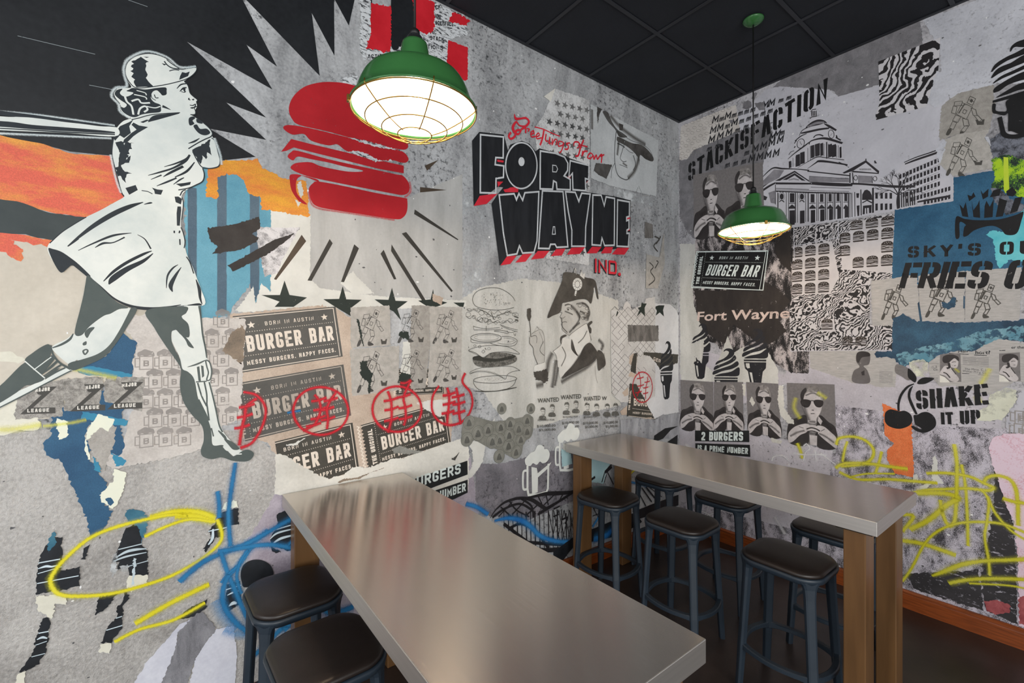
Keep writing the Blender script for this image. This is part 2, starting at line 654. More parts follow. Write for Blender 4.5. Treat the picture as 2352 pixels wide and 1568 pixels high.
WID = {'M': 1.35, 'W': 1.4, 'I': 0.0, '.': 0.0, ',': 0.1, "'": 0.1, ' ': 0.35, '1': 0.5}


def letters(fl, s, p0, p1, p2, wt=0.2, gap=0.35, stencil=False, ar=None):
    """p0 baseline left, p1 baseline right, p2 top left (mm); wt = stroke weight as a share of the height."""
    L = math.hypot(p1[0] - p0[0], p1[1] - p0[1])
    H = math.hypot(p2[0] - p0[0], p2[1] - p0[1])
    t = wt * H
    ux = ((p1[0] - p0[0]) / L, (p1[1] - p0[1]) / L)
    uy = ((p2[0] - p0[0]) / H, (p2[1] - p0[1]) / H)
    ws = [WID.get(c, 1.0) for c in s]
    g = gap
    tot = sum(ws) + g * (len(s) - 1)
    # every letter takes w*k + t, so that k follows from the length of the line
    k = (L - t * len(s)) / tot
    if k < 0: k = 0.05 * H
    x = 0.0
    for c, w in zip(s, ws):
        lw = w * k
        rnd = False
        for st in GL.get(c, []):
            if st == '~':
                rnd = True
                continue
            pts = [(px * lw, py * (H - t)) for px, py in st]
            if rnd:
                r = min(lw * 0.5, (H - t) * 0.25) * 0.9
                q = [pts[0]]
                for i in range(1, len(pts) - 1):
                    a, b, d = pts[i - 1], pts[i], pts[i + 1]
                    la, ld = math.hypot(a[0] - b[0], a[1] - b[1]), math.hypot(d[0] - b[0], d[1] - b[1])
                    ra, rd = min(r, la * 0.5), min(r, ld * 0.5)
                    A = (b[0] + (a[0] - b[0]) * ra / max(la, 1e-6), b[1] + (a[1] - b[1]) * ra / max(la, 1e-6))
                    D = (b[0] + (d[0] - b[0]) * rd / max(ld, 1e-6), b[1] + (d[1] - b[1]) * rd / max(ld, 1e-6))
                    for e in range(5):
                        z = e / 4
                        q.append(((1 - z) ** 2 * A[0] + 2 * z * (1 - z) * b[0] + z * z * D[0], (1 - z) ** 2 * A[1] + 2 * z * (1 - z) * b[1] + z * z * D[1]))
                q.append(pts[-1])
                pts = q
            curved, rnd = rnd, False
            # square ends
            def ext(a, b):
                l = math.hypot(a[0] - b[0], a[1] - b[1]) or 1
                return (a[0] + (a[0] - b[0]) / l * t / 2, a[1] + (a[1] - b[1]) / l * t / 2)
            if pts[0] != pts[-1] and (not curved or c in 'BPRDUJ'):
                pts[0], pts[-1] = ext(pts[0], pts[1]), ext(pts[-1], pts[-2])
            runs = [pts]
            if stencil and c not in ('I', 'Y', 'V', "'", '.', ','):
                cx = 0.5 * lw if c not in ('F', 'E', 'K', 'R', 'P', 'B', 'H', 'N', 'T') else {'H': 0.5 * lw, 'N': 9e9, 'T': 9e9}.get(c, t * 0.72)
                half = t * 0.13
                runs, cur = [], [pts[0]]
                for a, b in zip(pts, pts[1:]):
                    dx = b[0] - a[0]
                    cuts = sorted(z for z in ((cx - half - a[0]) / dx, (cx + half - a[0]) / dx) if 0 < z < 1) if abs(dx) > 1e-6 else []
                    for z0, z1 in zip([0] + cuts, cuts + [1]):
                        p, q = (a[0] + dx * z0, a[1] + (b[1] - a[1]) * z0), (a[0] + dx * z1, a[1] + (b[1] - a[1]) * z1)
                        if abs((p[0] + q[0]) / 2 - cx) < half:
                            if len(cur) > 1: runs.append(cur)
                            cur = [q]
                        else: cur.append(q)
                if len(cur) > 1: runs.append(cur)
            for run in runs:
                out = []
                for px, py in run:
                    X, Y = x + t / 2 + px, t / 2 + py
                    out.append((p0[0] + ux[0] * X + uy[0] * Y, p0[1] + ux[1] * X + uy[1] * Y))
                base = len(fl.v)
                fl.strip(out, [t] * len(out))
                if c in 'AVWKMNXYR':   # trim diagonal ends to the line
                    for i in range(base, len(fl.v)):
                        dx, dy = fl.v[i][0] - p0[0], fl.v[i][1] - p0[1]
                        det = ux[0] * uy[1] - ux[1] * uy[0]
                        a_, b_ = (dx * uy[1] - dy * uy[0]) / det, (ux[0] * dy - ux[1] * dx) / det
                        b_ = max(0, min(H, b_))
                        fl.v[i] = (p0[0] + ux[0] * a_ + uy[0] * b_, p0[1] + ux[1] * a_ + uy[1] * b_)
        x += lw + t + g * k


def typeset(fl, s, p0, p1, p2, bold=0.0):
    """running text in the built-in face, fitted to the corners p0, p1 (baseline) and p2 (cap height)."""
    cu = bpy.data.curves.new('lettering', 'FONT')
    cu.body = s
    cu.offset = bold
    cu.resolution_u = 3
    o = bpy.data.objects.new('lettering', cu)
    C.objects.link(o)
    dg = bpy.context.evaluated_depsgraph_get()
    me = o.evaluated_get(dg).to_mesh()
    xs = [v.co.x for v in me.vertices]
    x0, x1, h = min(xs), max(xs), 0.70
    base = len(fl.v)
    for v in me.vertices:
        a, b = (v.co.x - x0) / (x1 - x0), v.co.y / h
        fl.v.append((p0[0] + (p1[0] - p0[0]) * a + (p2[0] - p0[0]) * b, p0[1] + (p1[1] - p0[1]) * a + (p2[1] - p0[1]) * b))
    for p in me.polygons:
        fl.f.append(tuple(base + i for i in p.vertices))
        fl.uv.append(tuple((0.5, 0.5) for _ in p.vertices))
    o.evaluated_get(dg).to_mesh_clear()
    C.objects.unlink(o)
    bpy.data.objects.remove(o)
    bpy.data.curves.remove(cu)


class Frame:
    """a rectangle on a wall: origin (top left) and two edges in millimetres; x right, y down, both 0 to 1."""

    def __init__(self, o, ex, ey):
        self.o, self.ex, self.ey = o, ex, ey
        self.h = math.hypot(*ey)

    def __call__(self, x, y):
        return (self.o[0] + x * self.ex[0] + y * self.ey[0], self.o[1] + x * self.ex[1] + y * self.ey[1])

    def pts(self, q): return [self(*v) for v in q]
    def p(self, q): return ('p', self.pts(q))
    def s(self, q): return ('s', self.pts(q))
    def k(self, q, w): return ('k', self.pts(q), w * self.h)
    def l(self, q, w): return ('l', self.pts(q), w * self.h)
    def ring(self, q, w): return ('o', self.pts(q), w * self.h)
    def A(self, s, a, b, c, *r): return ('A', s, self(*a), self(*b), self(*c), *r)


def oval(cx, cy, rx, ry, n=12):
    return [(cx + rx * math.cos(2 * math.pi * i / n), cy + ry * math.sin(2 * math.pi * i / n)) for i in range(n)]


def star_pts(cx, cy, rx, ry, q=0.42, a0=-math.pi / 2):
    return [(cx + rx * (1 if i % 2 == 0 else q) * math.cos(a0 + math.pi * i / 5), cy + ry * (1 if i % 2 == 0 else q) * math.sin(a0 + math.pi * i / 5)) for i in range(10)]


def robot(f, w=0.011):
    """a running figure drawn in boxes."""
    out = []
    for q in ([(.66, .04), (.80, .10), (.72, .26), (.58, .20)], [(.46, .20), (.72, .30), (.56, .60), (.30, .48)], [(.50, .36), (.58, .39), (.53, .47), (.46, .44)],
              [(.26, .18), (.46, .16), (.44, .27), (.24, .28)], [(.22, .28), (.32, .30), (.28, .48), (.17, .45)], [(.68, .32), (.80, .36), (.84, .50), (.74, .50)],
              [(.76, .50), (.86, .50), (.96, .60), (.88, .64)], [(.28, .50), (.42, .54), (.34, .68), (.20, .64)], [(.20, .66), (.31, .69), (.22, .86), (.12, .82)],
              [(.46, .58), (.60, .60), (.64, .74), (.50, .76)], [(.52, .76), (.62, .76), (.52, .90), (.42, .88)]):
        out.append(f.k(q + q[:2], w))
    out += [f.k([(.62, .12), (.76, .18)], w), f.p([(.68, .10), (.74, .13), (.70, .20), (.65, .17)]), f.k([(.40, .28), (.60, .24)], w), f.k([(.36, .46), (.52, .22)], w * 2.2),
            f.s([(.10, .84), (.18, .87), (.10, 1.0), (.02, .99)]), f.s([(.40, .90), (.50, .91), (.60, .98), (.42, 1.0)])]
    return out


def fry_cup(f):
    return [f.p([(0, 0), (.25, .08), (.3, .35), (.7, .35), (.75, .08), (1, 0), (.86, 1), (.14, 1)])]


def wallpaper_mugs(spots, w, h, foam=False):
    out = []
    for u, v in spots:
        f = Frame((u, v), (-w, 0), (0, -h))
        if foam: out.append(f.s([(.22, .3), (.2, .12), (.38, .02), (.55, -.06), (.75, .0), (.98, .08), (1.02, .3), (.8, .24), (.6, .32), (.42, .24)]))
        else: out += [f.k([(.3, .3), (.3, .95), (.95, .95), (.95, .3), (.3, .3), (.3, .5)], .05), f.k([(.3, .4), (.08, .4), (.08, .82), (.3, .82)], .05), f.A('B', (.48, .8), (.76, .8), (.48, .5), .22, .3)]
    return out


def soft_serve(f):
    return [f.s(q) for q in ([(.62, .0), (.78, .02), (.86, .08), (.80, .15), (.60, .21), (.36, .25), (.14, .30), (.20, .24), (.44, .19), (.60, .13), (.66, .07), (.56, .04), (.46, .06), (.50, .02)],
                             [(.86, .13), (.92, .20), (.70, .28), (.36, .34), (.08, .40), (.12, .33), (.40, .28), (.70, .21)],
                             [(.95, .24), (1.0, .31), (.76, .38), (.40, .42), (.04, .49), (.06, .42), (.36, .37), (.72, .31)],
                             [(1.0, .35), (1.04, .43), (.96, .51), (.50, .515), (.10, .515), (.30, .47), (.72, .43)])] + [
        f.p([(.08, .535), (.96, .535), (.96, .565), (.08, .565)]),
        ('h', [f.pts([(.08, .58), (.96, .58), (.94, .68), (.82, .74), (.74, .97), (.62, 1.0), (.40, 1.0), (.32, .96), (.24, .74), (.12, .69)]),
               f.pts([(.16, .60), (.30, .60), (.32, .68), (.22, .69), (.17, .66)]), f.pts([(.30, .755), (.40, .76), (.46, .955), (.40, .955)])], False)]


def specks(cx, cy, rx, ry, n, dx, dy, w, seed):
    r = random.Random(seed)
    out = []
    for i in range(n):
        a, d = r.uniform(0, 6.283), r.random() ** 0.5
        x, y = cx + rx * d * math.cos(a), cy + ry * d * math.sin(a)
        k = r.uniform(0.7, 1.4)
        out.append(('k', [(x, y), (x + dx * k * r.uniform(-0.6, 1), y + dy * k)], w))
    return out


def flecks(w, h, n, size, seed):
    """small chips of paint and torn paper scattered over a wall."""
    r = random.Random(seed)
    out = []
    for i in range(n):
        x, y = r.uniform(20, w), r.uniform(120, h)
        s = size * r.uniform(.35, 1.6)
        e = r.uniform(.4, 1.8)
        out.append(('p', [(x + s * e * r.uniform(.5, 1.2) * math.cos(a), y + s * r.uniform(.5, 1.2) * math.sin(a)) for a in (0, 1.0, 2.1, 3.1, 4.2, 5.2)]))
    return out


def squiggles(spots, w, seed):
    r = random.Random(seed)
    out = []
    for x, y, rx, ry in spots:
        out.append(('o', [(px + r.uniform(-2, 2), py + r.uniform(-2, 2)) for px, py in oval(x, y, rx, ry, 7)], w))
    return out


def coins(spots, part):
    out = []
    for x, y, r in spots:
        if part == 'disc': out.append(('s', oval(x, y, r, r)))
        elif part == 'rim': out += [('o', oval(x, y, r, r), 3), ('o', oval(x, y, r * .76, r * .76), 1.6), ('s', [(x - .1 * r, y + .1 * r), (x, y + .25 * r), (x + .1 * r, y + .1 * r), (x, y - .25 * r)])]
        else: out.append(('s', [(x - .42 * r, y - .5 * r), (x - .26 * r, y + .16 * r), (x, y + .44 * r), (x + .26 * r, y + .16 * r), (x + .42 * r, y - .5 * r)]))
    return out


def star_rows(f, nx, ny, rx, ry, seed):
    out = []
    for j in range(ny):
        for i in range(nx):
            x, y = (i + 0.5 + 0.4 * (j % 2)) / nx, (j + 0.5) / ny
            if x < 0.96 and not (j < 2 and i < 1): out.append(f.p(star_pts(x, y, rx, ry, 0.42, -1.3)))
    return out


def chain_link(f, nx, ny, w, seed, skip):
    r = random.Random(seed)
    out = []
    for j in range(ny):
        for i in range(nx):
            for a, b in (((0, .5), (.5, 0)), ((.5, 0), (1, .5)), ((0, .5), (.5, 1)), ((.5, 1), (1, .5))):
                x, y = (i + .5) / nx, (j + .5) / ny
                if r.random() < 0.2 or (x > skip[0] and y > skip[1] and r.random() < 0.8): continue
                out.append(f.k([((i + a[0]) / nx, (j + a[1]) / ny), ((i + b[0]) / nx, (j + b[1]) / ny)], w))
    return out


def ticket(wall, layer, f, ar, inks, label, cut=0.0, slant=False):
    """an admission-ticket print: zigzag stub, rules, stars and three lines of type; cut hides its left part."""
    zz = []
    for i in range(14):
        zz.append((0.0, i / 13))
        if i < 13: zz.append((0.022, (i + 0.5) / 13))
    panel = [(cut, 0), (1, 0), (1, 1), (cut, 1)] if cut > 0 else [(1, 0), (1, 1)] + zz[::-1]
    root = mural(wall, 'printed_ticket', inks[0], layer, [f.p(panel)], label=label)
    sh = []
    if cut <= 0: sh.append(f.k([(x - (0.035 if not slant else -0.012), y) for x, y in zz], 0.022 if not slant else 0.014))
    x0 = max(cut, 0.012 if not slant else 0.03)
    sh.append(f.k([(x0, .03), (.975, .03), (.975, .97), (x0, .97)], 0.014))
    rules = [(x, y) for y in (.30, .72) for x in [.17 + .78 * i / 39 for i in range(40)]] + ([(.148, .06 + .88 * i / 19) for i in range(20)] if cut <= 0.1 else [])
    sh += [f.p([(x - .003, y - .007), (x + .003, y - .007), (x + .003, y + .007), (x - .003, y + .007)]) for x, y in rules if x > cut]
    if cut <= 0.1: sh.append(f.A('THE ORIGINAL', (.115, .90), (.115, .14), (.065, .90), .24, .45))
    for cx in (.25, .88):
        if cx > cut + .03: sh.append(f.p(star_pts(cx, .185, .068 / ar, .068)))
    for s, xa, xb, yb, yt, wt, gap in (('BORN IN AUSTIN', .36, .78, .22, .15, .15, .9), ('BURGER BAR', .19, .94, .655, .365, .175, .5), ('MESSY BURGERS. HAPPY FACES.', .17, .94, .885, .805, .2, .7)):
        k = 0
        while k < len(s) and xa + (xb - xa) * k / len(s) < cut: k += 1
        xs = xa + (xb - xa) * k / len(s)
        wt, xb = wt * (0.78 if slant else 1), xb - (0.03 if slant else 0)
        sl = 0.035 if slant else 0
        if k < len(s): sh.append(('A', s[k:], f(xs, yb), f(xb, yb), f(xs + sl * (yb - yt) / .29, yt), wt, gap))
    mural(wall, 'ticket_lettering', inks[1], layer + 0.5, sh, parent=root)
    return root


def burger_icons(f, nx, ny, seed, miss=0.1):
    """rows of small burgers: seeded bun, thin layers, bottom bun."""
    r = random.Random(seed)
    out = []
    for j in range(ny):
        for i in range(nx):
            if r.random() < miss: continue
            x, y, w, h = i / nx, j / ny, 0.82 / nx, 0.82 / ny
            q = lambda s: [(x + a * w, y + b * h) for a, b in s]
            out.append(('h', [f.pts(q([(0, .34), (.04, .16), (.2, .02), (.5, -.03), (.8, .02), (.96, .16), (1, .34)]))] +
                        [f.pts(q(oval(a, b, .035, .035, 5))) for a, b in ((.3, .16), (.45, .10), (.6, .10), (.74, .18), (.5, .22))], False))
            for k in range(5):
                yy = .40 + k * .085
                out.append(f.k(q([(0, yy), (.25, yy + r.uniform(-.04, .04)), (.5, yy + r.uniform(-.05, .05)), (.75, yy + r.uniform(-.04, .04)), (1, yy)]), 0.066 * h * r.uniform(.7, 1.1)))
            out.append(f.p(q([(0, .86), (1, .86), (.97, .98), (.9, 1.0), (.1, 1.0), (.03, .98)])))
    return out


def eater(wall, layer, f, label, ink='photogrey'):
    """grainy photograph of a man in sunglasses holding a burger up in both hands."""
    mural(wall, 'eater_photograph', ink, layer, [f.p([(0, 0), (1, 0), (1, 1), (0, 1)])], label=label)
    root = bpy.context.scene.collection.objects[-1]
    mural(wall, 'photo_dark', 'photoblack', layer + .2, [f.s([(.02, .66), (.20, .58), (.36, .52), (.42, .60), (.42, 1.0), (.0, 1.0)]), f.s([(.66, .52), (.86, .60), (1.0, .70), (1.0, 1.0), (.60, 1.0)])], parent=root)
    mural(wall, 'photo_light', 'photoskin', layer + .4, [f.s([(.33, .22), (.36, .12), (.50, .05), (.66, .08), (.74, .18), (.74, .34), (.70, .46), (.62, .56), (.60, .64), (.46, .64), (.42, .54), (.36, .44), (.32, .34)])], parent=root)
    mural(wall, 'photo_shade', 'photohair', layer + .5, [f.s([(.32, .28), (.31, .18), (.37, .09), (.48, .045), (.62, .05), (.71, .10), (.74, .20), (.73, .27), (.70, .20), (.63, .135), (.52, .14), (.44, .15), (.38, .20), (.35, .28)])], parent=root)
    mural(wall, 'photo_dark', 'photoblack', layer + .6, [f.s([(.31, .30), (.29, .20), (.33, .12), (.41, .07), (.43, .12), (.38, .18), (.355, .25), (.35, .31)]), f.s([(.29, .29), (.38, .26), (.50, .275), (.51, .32), (.46, .385), (.38, .395), (.31, .36)]),
        f.s([(.57, .275), (.66, .255), (.76, .27), (.76, .33), (.71, .375), (.63, .375), (.58, .33)]), f.l([(.48, .29), (.54, .275), (.60, .285)], .012), f.l([(.50, .49), (.58, .485)], .012), f.l([(.52, .43), (.57, .43)], .012)], parent=root)
    mural(wall, 'photo_light', 'photoskin', layer + .7, [f.s([(.0, .86), (.10, .76), (.22, .70), (.40, .66), (.48, .70), (.40, .80), (.26, .86), (.10, .98), (.0, 1.0)]), f.s([(.62, .68), (.76, .68), (.90, .76), (1.0, .84), (1.0, 1.0), (.86, .94), (.72, .86), (.62, .78)]),
        f.p([(.46, .84), (.62, .84), (.61, 1.0), (.47, 1.0)]), f.p([(.66, .52), (.74, .60), (.70, .66), (.64, .60)]), f.s([(.40, .74), (.46, .68), (.60, .68), (.68, .74), (.60, .80), (.48, .80)])], parent=root)
    mural(wall, 'photo_shade', 'photoblack', layer + .8, [f.l([(.40, .75), (.50, .72), (.60, .73), (.68, .76)], .020), f.l([(.42, .79), (.52, .77), (.64, .79)], .016), f.l([(.64, .84), (.64, 1.0)], .022), f.l([(.24, .72), (.34, .74)], .008), f.l([(.78, .72), (.70, .76)], .008)], parent=root)
    mural(wall, 'photo_shade', 'photohaze', layer + .9, [f.l([(.36, .36), (.40, .48), (.46, .60)], .10), f.l([(.40, .20), (.56, .15), (.70, .20)], .05), f.l([(.46, .62), (.60, .62)], .07), f.l([(.04, .90), (.20, .82), (.36, .78)], .06), f.l([(.96, .92), (.80, .84), (.66, .80)], .06),
        f.l([(.20, .66), (.38, .60)], .10), f.l([(.92, .72), (.74, .60)], .10), f.l([(.44, .80), (.64, .80)], .05)], parent=root)


def beer_mug(wall, layer, du, dv, label):
    sh = []
    for k, q, w in MUG_OUTLINE:
        a = [(x + du, y + dv) for x, y in pairs(q)]
        sh.append((k, a, w))
    m = mural(wall, 'painted_beer_mug', 'mugwhite', layer, sh, label=label)
    return m


WALLS = {}
INK = {}
MIST = {'yellow': 'yellowmist', 'yellowdull': 'yellowmist', 'bluespray': 'bluemist', 'bluewave': 'bluemist', 'redspray': 'redmist', 'whitespray': 'whitemist'}
MUG_OUTLINE = []


def mural(wall, name, ink, layer, shapes, parent=None, label=None, kind=None):
    fl = Flat(len(name) * 7 + layer * 13 + len(shapes))
    for sh in shapes:
        if sh[0] == 'A': letters(fl, sh[1], sh[2], sh[3], sh[4], *sh[5:])
        elif sh[0] == 'T': typeset(fl, sh[1], sh[2], sh[3], sh[4], *sh[5:])
        else: fl.add(sh)
    me = fl.mesh(name, wall, 0.0006 + 0.00003 * layer)
    if ink in MIST:
        fm = Flat(3)
        for sh in shapes:
            if sh[0] in 'lo': fm.add((sh[0], sh[1], sh[2] * 1.9))
            elif sh[0] == 'b': fm.add(('b', [(q[0], q[1], q[2] * 1.9) for q in pairs(sh[1], 3)]))
        body = link(name, me, INK[ink], parent or WALLS[wall], label=label, kind=kind)
        link('overspray', fm.mesh('overspray', wall, 0.00059 + 0.00003 * layer), INK[MIST[ink]], body)
        return body
    return link(name, me, INK[ink], parent or WALLS[wall], label=label, kind=kind)
